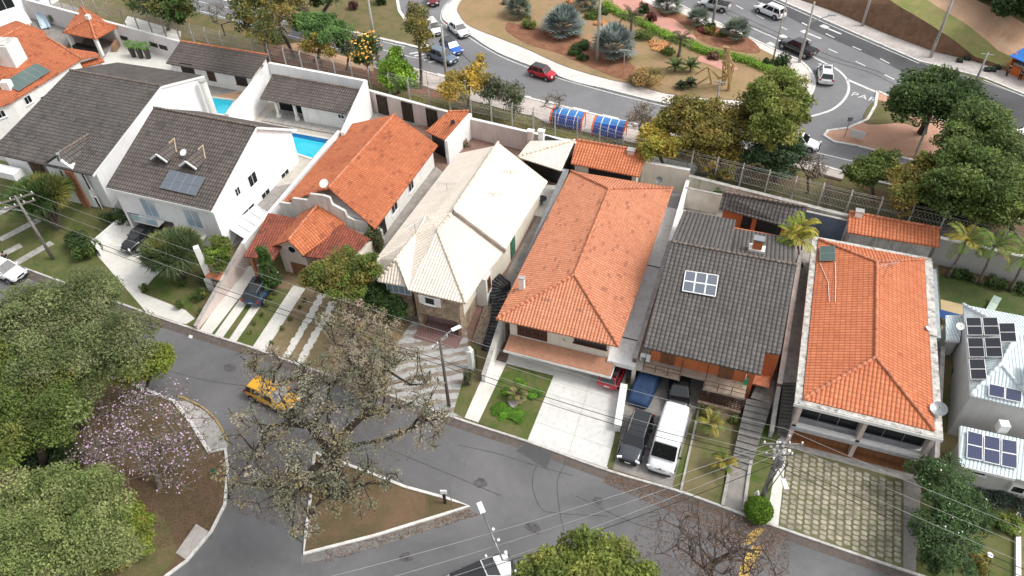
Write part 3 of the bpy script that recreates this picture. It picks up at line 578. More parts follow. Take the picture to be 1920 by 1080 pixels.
NK = [(700, 118), (773, 129), (820, 142), (971, 180), (1060, 202), (1179, 231), (1546, 313), (1582, 324), (1760, 372), (2000, 435)]
sheet('pavement', NK[:7]+[(1546, 325), (1400, 300), (1182, 268), (1026, 232), (1000, 218), (971, 213), (827, 174), (760, 150), (700, 128)], .09, WALKP); sheet('pavement', [(1546, 313), (1582, 324), (1580, 334), (1540, 322)], .1, WALKP)
strip('kerb', NK, .3, 0, KERBW, smooth=False, ht=.15); strip('kerb_paint', [(x, y-2) for x, y in NK[2:6]], .3, .14, PAINT, smooth=False, dash=(2.2, 1.6))
sheet('verge_soil', [(480, 65), (700, 130), (800, 165), (900, 205), (700, 165), (500, 118)], .02, MULCH); sheet('verge_soil', [(559, 80), (700, 122), (700, 134), (600, 110), (520, 85)], .03, TAN)
sheet('verge_litter', [(1190, 262), (1420, 310), (1500, 330), (1500, 365), (1300, 315), (1200, 290)], .03, PARK); sheet('verge_litter', [(1600, 345), (1980, 440), (1980, 480), (1700, 405)], .03, PARK)
p = [G(1552, 338), G(1562, 340), G(1549, 400), G(1538, 397)]; poly_world('footpath', [tuple(q[:2]) for q in p], .05, mat('dark_path', (.12, .085, .06), .9, .2, 2)); p = [G(1540, 318, .3), G(1582, 329, .3), G(1580, 336, .3), G(1538, 325, .3)]; tag(MB().slab(p, .25).build('footbridge', WALKP), 'short concrete slab bridging the gutter where the footpath meets the road', 'footbridge')
FS = [(1200, -122), (1460, 0), (1540, 35), (1723, 115), (1844, 146), (1920, 177), (2400, 345)]; FO = [(1240, -130), (1503, 0), (1567, 22), (1660, 62), (1753, 97), (1820, 112), (1890, 134), (1960, 160), (2400, 300)]
sheet('far_pavement', FS+FO[::-1], .1, WALK); strip('kerb', FS, .3, 0, KERBW, smooth=False, ht=.14); strip('kerb', FO[:6], .35, .1, CONC, smooth=False, ht=.3)
# embankment: rows climb away from the pavement
rows = [[(FO[i], 2.15) for i in range(9)]]
rows.append([((1400, -160), 5.5), ((1660, -6), 5.5), ((1690, 14), 5.3), ((1735, 40), 5), ((1790, 76), 4), ((1828, 106), 2.8), ((1893, 128), 2.4), ((1970, 150), 2.3), ((2400, 290), 2.2)])
rows.append([((1460, -170), 6), ((1730, -6), 6), ((1760, 14), 6), ((1805, 40), 5.6), ((1850, 75), 4.6), ((1872, 95), 3.8), ((1912, 112), 3.2), ((2000, 130), 3), ((2400, 260), 3)])
rows.append([((1560, -200), 7), ((1800, -12), 7), ((1830, 0), 7), ((1870, 18), 6.6), ((1900, 32), 6), ((1920, 44), 5.6), ((1960, 60), 5), ((2060, 90), 4.6), ((2400, 200), 4)])
rows.append([((1700, -330), 12), ((1900, -150), 12), ((1950, -120), 12), ((2000, -100), 12), ((2050, -80), 11), ((2100, -60), 10), ((2200, -20), 10), ((2300, 20), 9), ((2500, 120), 8)])
for k, mt in enumerate((BROWN, grassmat('bank_grass', (.17, .21, .06), (.25, .27, .1), (.36, .27, .14), .35), TAN, GRASS)):
    A = smoothpts([tuple(at(*q, z)) for q, z in rows[k]], 1, False); a = [at(*q, z) for q, z in rows[k]]; b = [at(*q, z) for q, z in rows[k+1]]; mb = MB(); S = 6
    vs = []
    for i in range(len(a)-1):
        for s in range(S):
            for r in range(S+1):
                t = s/S; q = a[i].lerp(a[i+1], t).lerp(b[i].lerp(b[i+1], t), r/S); q.z += random.uniform(-.12, .12)*(0 < r < S); vs.append(q)
    for r in range(S+1): vs.append(a[-1].lerp(b[-1], r/S))
    n = (len(a)-1)*S; mb.add(vs, [(i*(S+1)+r, (i+1)*(S+1)+r, (i+1)*(S+1)+r+1, i*(S+1)+r+1) for i in range(n) for r in range(S)]); tag(mb.build('embankment', mt, smooth=True), kind='structure')
# --- markings
def mark(lst, o, s, wd=.16):
    mb = MB()
    for a in lst: strip('', [(o[0]+a[0]/s, o[1]+a[1]/s), (o[0]+a[2]/s, o[1]+a[3]/s)], a[4] if len(a) > 4 else wd, .022, PAINT, smooth=False, mb=mb)
    tag(mb.build('road_marking', PAINT), kind='structure')
mark([(190, 128, 230, 148, .3), (330, 158, 412, 192, .35), (300, 142, 335, 158, .9), (325, 190, 373, 213), (475, 262, 525, 283), (340, 275, 390, 298), (492, 345, 547, 372), (630, 330, 682, 357), (655, 420, 712, 448), (190, 172, 215, 184, .8), (215, 184, 298, 218, .35), (65, 148, 108, 168), (200, 208, 242, 230), (795, 405, 825, 425), (0, 195, 60, 225), (75, 72, 100, 88), (70, 197, 100, 212, .8), (0, 240, 45, 262, .8), (45, 262, 90, 278, .3)], (1440, 0), 3, .2)
mark([(1045, 10, 1075, 22), (1165, 65, 1198, 82), (1260, 30, 1300, 52), (1375, 85, 1418, 107), (1385, 15, 1420, 30), (1345, 155, 1440, 198)], (960, 0), 3, .2)
W_ = lambda n, px, wd, **k: tag(strip(n, px, wd, .02, PAINT, **k), kind='structure')
W_('road_marking', [(1450, 0), (1540, 40), (1723, 119)], .15, smooth=False); W_('road_marking', [(1844, 150), (1920, 181), (2100, 245)], .15, smooth=False)
W_('road_marking', [(1500, 96), (1517, 103), (1550, 120), (1573, 133), (1588, 150), (1591, 170), (1580, 190), (1557, 207), (1515, 220)], .3); W_('road_marking', [(1588, 149), (1643, 173)], .4, smooth=False)
W_('road_marking', [(853, -5), (834, 10), (827, 28), (833, 44), (880, 71), (915, 93), (955, 113), (1038, 144), (1136, 172), (1207, 190), (1266, 203), (1330, 211)], .14); W_('road_marking', [(1522, 284), (1605, 304)], .16, smooth=False); W_('road_marking', [(1530, 309), (1580, 320)], .16, smooth=False)
W_('road_marking', [(373, 3), (455, 20), (560, 46)], .14, smooth=False, dash=(2, 3)); W_('road_marking', [(373, 20), (504, 56), (640, 93)], .16, smooth=False); W_('road_marking', [(455, 12), (647, 61), (760, 88)], .14, smooth=False); W_('road_marking', [(713, 92), (770, 107), (800, 112)], .14, smooth=False)
mark([(700, 85, 770, 92), (0, 0, 1, 1)], (500, 60), 3)
for k in range(5): strip('road_marking', [(768+k*9, 101+k*4), (786+k*9, 98+k*4)], .35, .024, PAINT, smooth=False)
for k in range(7): strip('road_marking', [(1893+k*7, 262+k*6), (1925+k*7, 252+k*6)], .45, .024, PAINT, smooth=False)
TM = mat('tyre_marks', (.06, .058, .058), .9, .3, 2); CK = mat('crack_sealant', (.08, .078, .078), .8, .3, 3)
for px in ([(1330, 12), (1440, 62), (1540, 108), (1640, 140), (1740, 196)], [(1345, 10), (1455, 60), (1560, 106), (1660, 140), (1760, 198)], [(1850, 214), (1920, 250), (2000, 300)], [(860, 95), (900, 130), (960, 158)]): strip('tyre_marks', px, .12, .018, TM)
for px in ([(1040, 838), (1010, 868), (998, 905), (1012, 950), (1040, 962), (1140, 968)], [(860, 835), (930, 850), (1000, 872), (1075, 892)], [(300, 690), (380, 712), (470, 725)], [(700, 830), (820, 880), (940, 930)], [(1080, 930), (1200, 985), (1330, 1010)], [(1060, 868), (1045, 905), (1050, 960), (1062, 1020)]): strip('sealed_crack', px, .045, .019, CK)
for c_, r in (((590, 720), .9), ((900, 905), .55), ((1000, 990), .7), ((760, 1045), .5), ((430, 690), .6), ((1120, 940), .5)):
    g = G(*c_); poly_world('oil_stain', [(g.x+math.cos(a*.7)*r*random.uniform(.6, 1.2), g.y+math.sin(a*.7)*r*random.uniform(.5, .9)) for a in range(9)], .0165, mat('oil_stain', (.095, .092, .092), .7, .3, 3))
tc = bpy.data.curves.new('road_lettering', 'FONT'); tc.body = 'PARE'; tc.size = 1.5; tc.space_character = 1.15; tc.extrude = .004; a, b = G(1594, 179), G(1626, 188)
to = bpy.data.objects.new('road_lettering', tc); COL.objects.link(to); to.location = (a.x, a.y, a.z+.03); to.rotation_euler = (0, 0, math.atan2(b.y-a.y, b.x-a.x)); tc.materials.append(PAINT); to['kind'] = 'structure'
# ============================================================= BUILDINGS
OT = rooftile('orange_tile_weathered', (.48, .15, .065), (.6, .2, .09), .27, .36, .12, (.17, .05, .03), (.3, .08, .04), .45, lap_shade=(.2, .05, .025))
OT2 = rooftile('orange_tile_speckled', (.56, .22, .115), (.68, .29, .165), .27, .25, .09, (.2, .08, .06), (.45, .17, .1), .3, lap_shade=(.26, .085, .05))
OT3 = rooftile('orange_tile_bright', (.53, .175, .08), (.64, .225, .105), .29, .38, .004, (.3, .08, .04), (.4, .11, .05), .4, lap_shade=(.22, .05, .025), rowg=.4)
RT = rooftile('dark_red_tile', (.25, .06, .035), (.36, .1, .06), .26, .36, .2, (.06, .03, .025), (.12, .05, .035), .6)
DT = rooftile('dark_brown_tile', (.11, .098, .09), (.15, .132, .12), .3, .45, .06, (.05, .045, .04), (.05, .045, .042), .5, rowg=.75, lap_shade=(.025, .022, .02))
DT2 = rooftile('grey_brown_tile', (.12, .1, .09), (.16, .135, .12), .3, .45, .05, (.055, .05, .045), (.06, .05, .048), .35, rowg=.75, lap_shade=(.03, .026, .024))
GT = rooftile('grey_tile', (.11, .1, .093), (.15, .138, .128), .34, .36, .03, (.07, .065, .06), (.075, .07, .068), .5, groove=.75, rowg=.65, lap_shade=(.03, .028, .028))
CT = rooftile('cream_tile', (.8, .71, .6), (.85, .77, .67), .27, .36, .02, (.6, .5, .42), (.58, .48, .39), .25, groove=.22, rowg=.2)
BT = rooftile('pale_blue_metal_tile', (.62, .72, .74), (.68, .77, .79), .24, .6, .0, (.4, .4, .4), (.5, .58, .6), .15, groove=.35, rough=.45)
RIDO = mat('orange_ridge', (.58, .22, .12), .85, .2, 2, (.2, .08, .05), .5); RIDD = mat('dark_ridge', (.17, .14, .12), .85, .2, 2, (.3, .2, .13), .5); RIDC = mat('cream_ridge', (.72, .64, .53), .85, .1, 2, (.12, .1, .08), .7); RIDB = mat('pale_ridge', (.66, .74, .76), .5, .05)
TERR = brickmat('terracotta_floor', (.36, .16, .09), (.42, .2, .12), (.3, .2, .14), 2.5, .785, .5, .5, .03, 0)
class Wall:
    """vertical plane from a to b (xy); outward side on the right of a->b"""
    def __init__(s, a, b): s.a = Vector((a[0], a[1], 0)); d = Vector((b[0]-a[0], b[1]-a[1], 0)); s.L = d.length; s.d = d.normalized(); s.n = Vector((s.d.y, -s.d.x, 0)); s.rz = math.atan2(s.d.y, s.d.x)
    def hit(s, px, py):
        r = Vector(ray(px, py)); c = Vector((0, 0, CH)); t = (s.a-c).dot(s.n)/r.dot(s.n); p = c+r*t; return (p-s.a).dot(s.d), p.z
    def pt(s, u, z, o=0): return s.a+s.d*u+s.n*o+Vector((0, 0, z))
    def box(s, mb, u, z, w, h, o0, o1): c = s.pt(u, z, (o0+o1)/2); mb.box(c, (w, abs(o1-o0), h), s.rz)
def window(par, W, px, w, h, fm=None, gm=None, name='window', kind=None, panes=2, at_=None, sill=True, depth=.07):
    u, z = W.hit(*px) if at_ is None else at_; fm = fm or WMETAL; mb = MB(); f = .07
    W.box(mb, u, z+h/2, w+f, f, 0, depth); W.box(mb, u, z-h/2, w+f, f, 0, depth); W.box(mb, u-w/2, z, f, h-f, 0, depth); W.box(mb, u+w/2, z, f, h-f, 0, depth)
    for k in range(1, panes): W.box(mb, u-w/2+w*k/panes, z, .045, h-f, 0, depth-.005)
    if sill: W.box(mb, u, z-h/2-.07, w+.25, .06, 0, .14)
    o = mb.build(name, fm, par); mb = MB(); W.box(mb, u, z, w-f, h-f, .004, .03); mb.build('pane', gm or GLASS, o); return o
def door(par, W, px, w, h, m_=None, name='door', at_=None, leafs=2):
    u, z = W.hit(*px) if at_ is None else at_; mb = MB()
    for k in range(leafs):
        uu = u-w/2+w*(k+.5)/leafs; W.box(mb, uu, z, w/leafs-.03, h, 0, .05)
        for q in (-.25, .25): W.box(mb, uu, z+h*q, w/leafs-.2, h*.36, .05, .075)
    o = mb.build(name, m_ or WOODM, par); mb = MB(); W.box(mb, u, z, .04, .12, .075, .12); mb.build('handle', METAL, o); return o
def caps(mb, a, b, r=.13, st=.42):
    a = Vector(a); b = Vector(b); n = max(1, int((b-a).length/st))
    for i in range(n): mb.tube([a.lerp(b, i/n)+Vector((0, 0, .02)), a.lerp(b, (i+1.08)/n)+Vector((0, 0, .04))], [r*.82, r*1.05], 7)
def roof(par, slopes, mt, ridges=(), rm=None, t=.14, fascia=None, name='roof'):
    mb = MB()
    for s in slopes: mb.slab(s, t)
    o = mb.build(name, mt, par)
    if ridges:
        mb = MB()
        for a, b in ridges: caps(mb, a, b)
        mb.build('ridge_cap', rm or RIDO, o, True)
    if fascia:
        mb = MB()
        for a, b in fascia: mb.beam(Vector(a)-Vector((0, 0, .16)), Vector(b)-Vector((0, 0, .16)), .1, .24)
        mb.build('gutter', WMETAL, o)
    return o
def onp(px, py, A, B, C, lift=0):
    A, B, C = Vector(A), Vector(B), Vector(C); n = (B-A).cross(C-A).normalized(); n = n if n.z > 0 else -n; r = Vector(ray(px, py)); c = Vector((0, 0, CH)); t = (A-c).dot(n)/r.dot(n); return c+r*t+n*lift
def panels(par, pl, px4, nu, nv, lift=.14, name='solar_panel', cm=None, fm=None, gap=.04, each=False):
    """collector field on a roof plane; one part per glass panel"""
    q = [onp(*p, *pl, lift) for p in px4]; n = (q[1]-q[0]).cross(q[3]-q[0]).normalized(); n = n if n.z > 0 else -n; cm = cm or CELL
    f = lambda u, v: q[0].lerp(q[1], u).lerp(q[3].lerp(q[2], u), v)
    for i in range(nu):
        for j in range(nv):
            g = .02; a, b, c, d = f(i/nu+g/nu, j/nv+g/nv), f((i+1)/nu-g/nu, j/nv+g/nv), f((i+1)/nu-g/nu, (j+1)/nv-g/nv), f(i/nu+g/nu, (j+1)/nv-g/nv); m_ = (a+b+c+d)/4
            mb = MB()
            for s, e in ((a, b), (b, c), (c, d), (d, a)): mb.beam(s, e, gap, .06)
            fr = mb.build(name, fm or WMETAL, par); mb = MB(); k = .975; vs = [m_+(p-m_)*k+n*.015 for p in (a, b, c, d)]+[m_+(p-m_)*k-n*.03 for p in (a, b, c, d)]
            mb.add(vs, [(0, 1, 2, 3), (7, 6, 5, 4), (0, 4, 5, 1), (1, 5, 6, 2), (2, 6, 7, 3), (3, 7, 4, 0)]); mb.build('pane', cm, fr)
def cellmat(name, c, line, sc=6.0, r=.15):
    t = NT(name); P = t.pos(); ck = t.n('TexBrick', {'Vector': P, 'Color1': c, 'Color2': c, 'Mortar': line, 'Scale': sc, 'Mortar Size': .012, 'Brick Width': 1.0, 'Row Height': 1.0}, offset=0.0); return t.out(ck, r, 0, .6)
CELL = cellmat('solar_cells', (.022, .024, .035), (.06, .065, .08)); CELLB = cellmat('blue_solar_cells', (.02, .03, .085), (.12, .14, .2)); COLL = glossy('grey_collector_glass', (.13, .15, .18), .15, 0, 0, .7); COLG = glossy('green_collector', (.09, .14, .13), .4)
def dish(par, c, r=.45, tilt=(0, -.6, 1), mt=None):
    c = Vector(c); d = Vector(tilt).normalized(); u = d.cross(Vector((1, 0, .1))).normalized(); v = d.cross(u); vs = [c]; fs = []; n = 18
    for k in (1, 2, 3):
        for j in range(n): a = j/n*6.2832; vs.append(c+(u*math.cos(a)+v*math.sin(a))*r*k/3+d*(k/3)**2*r*.3)
    fs += [(0, 1+j, 1+(j+1) % n) for j in range(n)]
    for k in (0, 1): fs += [(1+k*n+j, 1+(k+1)*n+j, 1+(k+1)*n+(j+1) % n, 1+k*n+(j+1) % n) for j in range(n)]
    mb = MB(); mb.add(vs, fs); mb.tube([c, c-Vector((0, 0, r*1.4))], .04, 6); mb.tube([c-Vector((0, 0, .2)), c+d*r*.9], .02, 5); mb.box(c+d*r*.9, (.09, .09, .12)); mb.build('satellite_dish', mt or WMETAL, par, True)
def chimney(par, c, w=.6, h=1.3, mt=None, top=True):
    c = Vector(c); mb = MB().box(c+Vector((0, 0, h/2-.3)), (w, w*.8, h+.6)); o = mb.build('chimney', mt or WHITE, par)
    if top: mb = MB().box(c+Vector((0, 0, h+.12)), (w*1.25, w, .06)); [mb.box(c+Vector((sx*w*.4, sy*w*.3, h+.04)), (.07, .07, .14)) for sx in (-1, 1) for sy in (-1, 1)]; mb.build('chimney_cap', CONC, o)
def antenna(par, c, h=1.6, ang=.4):
    c = Vector(c); mb = MB().tube([c-Vector((0, 0, .3)), c+Vector((0, 0, h))], .025, 5); d = Vector((math.cos(ang), math.sin(ang), 0)); s = Vector((-d.y, d.x, 0)); tp = c+Vector((0, 0, h-.05)); mb.tube([tp-d*.9, tp+d*.9], .018, 4)
    for k in range(9): l = .55-.04*k; p = tp+d*(-.85+.21*k); mb.tube([p-s*l, p+s*l], .012, 4)
    mb.build('antenna', METAL, par)
def quadxy(*p): return [(q[0], q[1]) for q in p]
X3 = lambda x, y, z: Vector((x, y, z))
def fence_beam(name, label, cat, p0, p1, z0, z1, th, mt, capm=None, zb=None, group=None):
    """boundary wall between world xy points with its own top heights"""
    a, b = Vector((p0[0], p0[1], 0)), Vector((p1[0], p1[1], 0)); d = (b-a).normalized(); n = Vector((-d.y, d.x, 0))*th/2; zb = zb if zb is not None else [H(a.x, a.y)-.3, H(b.x, b.y)-.3]
    t = thing(name, (a.x, a.y, zb[0]+.3), label, cat, group); mb = MB(); q = [a-n, b-n, b+n, a+n]; zt = [z0, z1, z1, z0]; mb.prism([(q[i].x, q[i].y, zt[i]) for i in range(4)], [zb[0], zb[1], zb[1], zb[0]], None); mb.build('wall_body', mt, t)
    n2 = n*1.25; q = [a-n2, b-n2, b+n2, a+n2]; mb = MB(); mb.prism([(q[i].x, q[i].y, zt[i]+.07) for i in range(4)], [zt[i]+.003 for i in range(4)], None); mb.build('coping', capm or CONC, t); return t
# ---- H7: flat parapet house with orange hip roof
t = thing('house', (11.6, 37.2, 0), 'house with bright orange hip roof inside a stained white parapet, above the stone sett driveway', 'house', 'houses along the street')
mb = MB(); mb.prism([(7.5, 38.15), (16.0, 38.15), (16.2, 38.9), (16.2, 56.2), (7.3, 56.2), (7.3, 38.9)], 1.9, 4.4); mb.prism([(7.3, 37.95), (16.2, 37.95), (16.2, 56.2), (7.3, 56.2)], -.3, 1.68); mb.build('wall', GREYW, t)
mb = MB()
for a, b in (((6.8, 37.2), (16.5, 37.8)), ((6.8, 56.0), (16.5, 56.6)), ((6.8, 37.8), (7.3, 56.0)), ((16.0, 37.8), (16.5, 56.0))): mb.prism([(a[0], a[1]), (b[0], a[1]), (b[0], b[1]), (a[0], b[1])], 4.4, 4.72)
mb.prism([(7.3, 37.8), (16.0, 37.8), (16.0, 56), (7.3, 56)], 4.4, 4.6); mb.prism([(15.9, 47), (16.5, 47), (16.5, 56), (15.9, 56)], 4.72, 4.85); mb.build('parapet', mat('mildewed_parapet', (.55, .53, .49), .9, .15, 2.2, (.035, .035, .03), .95), t)
mb = MB().box((11.65, 37.17, 4.5), (9.75, .06, .3)); mb.build('fascia', WHITE, t)
e = [X3(7.32, 37.6, 4.82), X3(15.95, 37.6, 4.82), X3(15.95, 56.15, 4.82), X3(7.32, 56.15, 4.82)]; r0, r1 = X3(11.7, 41.8, 6.35), X3(11.7, 52.6, 6.35)
roof(t, [[e[0], e[1], r0], [e[1], e[2], r1, r0], [e[2], e[3], r1], [e[3], e[0], r0, r1]], OT3, [(r0, r1), (e[0], r0), (e[1], r0), (e[2], r1), (e[3], r1)], RIDO)
panels(t, (e[3], e[0], r0), [(1537, 465), (1566, 464), (1567, 491), (1537, 492)], 1, 2, .15, cm=COLG, fm=METAL)
mb = MB()
for pth in ([(1537, 493), (1553, 530), (1555, 567)], [(1566, 492), (1567, 530), (1566, 568)]): mb.tube([onp(x, y, e[3], e[0], r0, .05) for x, y in pth], .022, 6)
mb.build('pipe', WHITE, t); dish(t, at(1760, 768, 5.1), .55, (-.2, -.3, 1), METAL); antenna(t, onp(1656, 520, e[1], e[2], r0), 1.5, .6); dish(t, at(1739, 616, 5), .2, (.5, 0, 1))
mb = MB()
for x in (7.35, 11.75, 16.1): mb = MB(); mb.add([X3(x-.14, 37.35, -.1), X3(x+.14, 37.35, -.1), X3(x+.14, 37.75, -.1), X3(x-.14, 37.75, -.1), X3(x-.14, 37.35, 4.4), X3(x+.14, 37.35, 4.4), X3(x+.14, 38.2, 4.4), X3(x-.14, 38.2, 4.4)], [(0, 1, 2, 3), (4, 5, 6, 7), (0, 1, 5, 4), (1, 2, 6, 5), (2, 3, 7, 6), (3, 0, 4, 7)]); mb.build('column', PINKW, t)
mb = MB().box((11.7, 37.5, 1.75), (9.0, .5, .32)); mb.box((11.7, 38.0, 1.85), (9.0, .6, .12)); mb.build('balcony_slab', mat('balcony_paint', (.42, .42, .44), .8, .08, 1, (.2, .12, .08), .5), t); mb = MB().box((11.7, 37.5, 2.02), (9.0, .3, .22)); mb.build('balcony_parapet', WHITE, t)
W = Wall((7.3, 38.15), (16.2, 38.15))
for u, pn in ((2.25, 3), (6.65, 3)): window(t, W, None, 4.0, 1.9, METAL, GLASS, panes=pn, at_=(u, 3.2), sill=False)
W2 = Wall((7.3, 37.95), (16.2, 37.95)); mw = brickmat('orange_wood_planks', (.22, .09, .03), (.28, .12, .045), (.1, .04, .02), 2.0, 0, .2, 2.0, .02)
for u in (2.25, 6.65): door(t, W2, None, 4.1, 1.55, mw, 'garage_door', (u, .85), 3)
mb = MB().box((14.1, 37.95, 4.1), (3.6, .3, .08)); mb.build('awning', GLASSB, t); mb = MB().box((11.7, 37.6, .06), (8.6, .7, .06)); mb.build('garage_floor', mw, t)
mb = MB(); mb.prism([(16.2, 47.5), (17.0, 47.5), (17.0, 55.8), (16.2, 55.8)], 3.9, 4.25); mb.build('side_gutter', mat('zinc_sheet', (.35, .4, .42), .5, .2, 1), t)
window(t, Wall((16.2, 38.9), (16.2, 56)), None, 1.5, 1.1, at_=(8, 3.2))
# ---- H5
t = thing('house', (-11.4, 38.9, 0), 'large house with speckled orange hip roof, terracotta balcony and white driveway', 'house', 'houses along the street')
mb = MB(); mb.prism([(-15.6, 39.3), (-7.2, 39.3), (-7.2, 60), (-15.6, 60)], 1.9, 4.25); mb.prism([(-15.6, 39.0), (-10.9, 39.0), (-10.9, 60), (-15.6, 60)], -.3, 1.9); mb.prism([(-10.9, 44.5), (-7.2, 44.5), (-7.2, 60), (-10.9, 60)], -.3, 1.9); mb.prism([(-7.2, 39.3), (-6.95, 39.3), (-6.95, 44.5), (-7.2, 44.5)], -.3, 1.9); mb.build('wall', CREAM, t)
e = [at(930, 598, 4.3), at(1160, 650, 4.3), at(1262, 352, 4.5), at(1070, 320, 4.5)]; r0, r1 = at(1077, 515, 6.4), at(1142, 354, 6.5)
roof(t, [[e[0], e[1], r0], [e[1], e[2], r1, r0], [e[2], e[3], r1], [e[3], e[0], r0, r1]], OT2, [(r0, r1), (e[0], r0), (e[1], r0), (e[2], r1), (e[3], r1)], RIDO)
chimney(t, onp(979, 541, e[3], e[0], r0), .45, 1.15)
mb = MB().box((-11.1, 38.55, 1.62), (9.1, 1.6, .22)); mb.build('balcony_slab', WHITE, t)
mb = MB(); a, b = -15.6, -6.6; mb.add([X3(a, 37.8, 1.78), X3(b, 37.8, 1.78), X3(b, 39.25, 2.15), X3(a, 39.25, 2.15), X3(a, 37.8, 1.735), X3(b, 37.8, 1.735), X3(b, 39.25, 1.735), X3(a, 39.25, 1.735)], [(0, 1, 2, 3), (4, 5, 6, 7), (0, 1, 5, 4), (1, 2, 6, 5), (2, 3, 7, 6), (3, 0, 4, 7)]); mb.build('terracotta_sill', TERR, t)
W = Wall((-15.6, 39.3), (-7.2, 39.3)); door(t, W, (998, 622), 2.6, 1.5, WOOD, leafs=4); window(t, W, (1107, 642), 2.6, .7, WOOD); window(t, Wall((-15.6, 39.0), (-10.9, 39.0)), (998, 658), 2.2, .5, WOOD)
mb = MB(); mb.prism([(-7.2, 38.9), (-4.95, 38.9), (-4.7, 60), (-7.2, 60)], 1.85, 2.3); mb.build('terrace', mat('terrace_grey', (.74, .74, .73), .85, .06, .5, (.22, .22, .21), .4), t)
for y in (41.7, 51): mb = MB().box((-5.95, y, 2.32), (2.3, .08, .05)); mb.build('joint', BLACK, t)
MB().box((-5.0, 39.1, .95), (.3, .3, 1.85)).build('column', CREAM, t)
# ---- H6
t = thing('house', (0, 40, 0), 'orange walled house with long grey tiled roof, two balconies and a carport', 'house', 'houses along the street')
A, B, D = at(1206, 650, 4.8), at(1427, 702, 4.8), at(1258, 453, 8.1); C = onp(1494, 497, A, B, D)
sl = [A, B, onp(1435, 660, A, B, D), onp(1464, 664, A, B, D), C, D]; bl = [D, at(1370, 474, 8.0), at(1380, 412, 5.9), at(1282, 395, 5.9)]; br = [at(1369, 480, 7.3), at(1492, 505, 7.3), at(1491, 447, 5.7), at(1378, 428, 5.7)]
roof(t, [sl, bl, br], GT, [(D, C)], RIDD, .16)
panels(t, (A, B, D), [(1285, 509), (1347, 518), (1341, 558), (1279, 547)], 3, 2, .15, cm=COLL, fm=WMETAL, gap=.07, name='solar_collector')
cw = MB(); cw.prism([(A.x+.5, 40.2), (4.0, 40.2), (4.0, 41.5), (5.4, 41.5), (5.4, 55), (A.x+.5, 55)], 1.9, 5.0); cw.prism([(A.x+.5, 44), (1.0, 44), (1.0, 40.2), (4.0, 40.2), (4.0, 41.5), (5.4, 41.5), (5.4, 55), (A.x+.5, 55)], -.3, 1.9)
xa = A.x+.5; cw.prism([(xa, 45, 6.3), (5.4, 45, 6.3), (5.4, 55, 5.3), (xa, 55, 5.3)], 4.95, None)
cw.build('wall', ORANGEW, t)
c = onp(1418, 470, *br[:3]); o = MB().box(c+X3(0, 0, .1), (1.3, .8, .5)); oo = o.build('chimney', WHITE, t); MB().box(c+X3(0, 0, .7), (.75, .6, .8)).build('chimney_flue', ORANGEW, oo); MB().box(c+X3(0, 0, 1.3), (.9, .7, .12)).box(c+X3(0, 0, 1.15), (.1, .6, .2)).build('chimney_cap', METAL, oo)
W = Wall((xa, 40.2), (4.0, 40.2))
for p in ((1251, 677), (1360, 704)): door(t, W, p, 1.15, 2.0, WOODM)
def balcony(px0, px1, z):
    a, b = at(*px0, z), at(*px1, z); y1 = 40.2; o = MB().box(((a.x+b.x)/2, (a.y+y1)/2, z-.1), (b.x-a.x, y1-a.y, .2)).build('balcony', mat('balcony_tile', (.42, .33, .25), .85, .15, 2, (.15, .12, .1), .4), t); mb = MB(); n = 12
    for zz in (.45, .9): mb.tube([a+X3(.05, .05, zz), X3(b.x-.05, a.y+.05, z+zz)], .025, 5)
    for k in range(4): mb.tube([X3(a.x+.05+(b.x-a.x-.1)*k/3, a.y+.05, z), X3(a.x+.05+(b.x-a.x-.1)*k/3, a.y+.05, z+.92)], .03, 5)
    for x in (a.x+.05, b.x-.05):
        for zz in (.45, .9): mb.tube([X3(x, a.y+.05, z+zz), X3(x, y1, z+zz)], .025, 5)
    mb.build('railing', WOOD, o)
balcony((1204, 694), (1274, 712), 2.1); balcony((1318, 728), (1397, 748), 2.1)
mb = MB().box((-1.5, 39.9, 1.98), (5.6, .6, .3)); mb.build('carport_beam', mat('beam_render', (.4, .33, .27), .85, .1, 1), t)
MB().box((xa-.35, 39.4, .9), (.22, .22, 2.0)).build('column', GREYW, t); MB().box((.95, 39.6, .9), (.2, .2, 2.0)).build('column', GREYW, t)
mb = MB(); lx, ly = at(1312, 735, 1.7).x, at(1355, 745, 1.7).y+.05
for k in range(14): mb.box((lx+.1+k*.24, ly, 1.15), (.05, .06, 1.1))
for k in range(6): mb.box((lx+1.65, ly+.02, .65+k*.2), (3.2, .05, .05))
mb.build('lattice', WOOD, t); mb = MB().box((lx+1.65, ly+.1, .3), (3.3, .7, .7)); mb.build('planter', STONE, t)
mb = MB(); mb.box((xa-1.0, 41.5, 1.95), (1.7, 5, .2)); mb.build('side_terrace', mat('stone_deck', (.5, .46, .4)), t)
for p in ((1211, 667), (1383, 733)):
    u, z = W.hit(*p); c = W.pt(u, z, .2); o = MB().box(c, (.8, .35, .55)).build('air_conditioner', WMETAL, t, bevel=.02); MB().tube([c+X3(-.1, -.18, 0), c+X3(-.1, -.2, 0)], .2, 14).build('fan_grille', METAL, o)
mb = MB().box((4.6, 41.0, 2.0), (1.3, 1.3, .12)); mb.build('canopy', RIDO, t); mb = MB()
for k in range(9): mb.box((5.0+k*.12, 42.0, 1.9), (.05, .05, 1.3))
mb.box((5.5, 42.0, 2.2), (1.2, .05, .06)); mb.build('side_gate', WOOD, t)
a = at(1400, 702, 3.6); f = thing('flag', (a.x, a.y, 2.1), 'small green flag on a white pole at the right balcony rail', 'flag'); MB().tube([X3(a.x, a.y, 2.1), a], .03, 6).build('pole', WMETAL, f); MB().box(X3(a.x+.1, a.y-.02, 2.75), (.3, .04, .7), .3, .15).build('cloth', mat('green_cloth', (.02, .3, .12)), f)
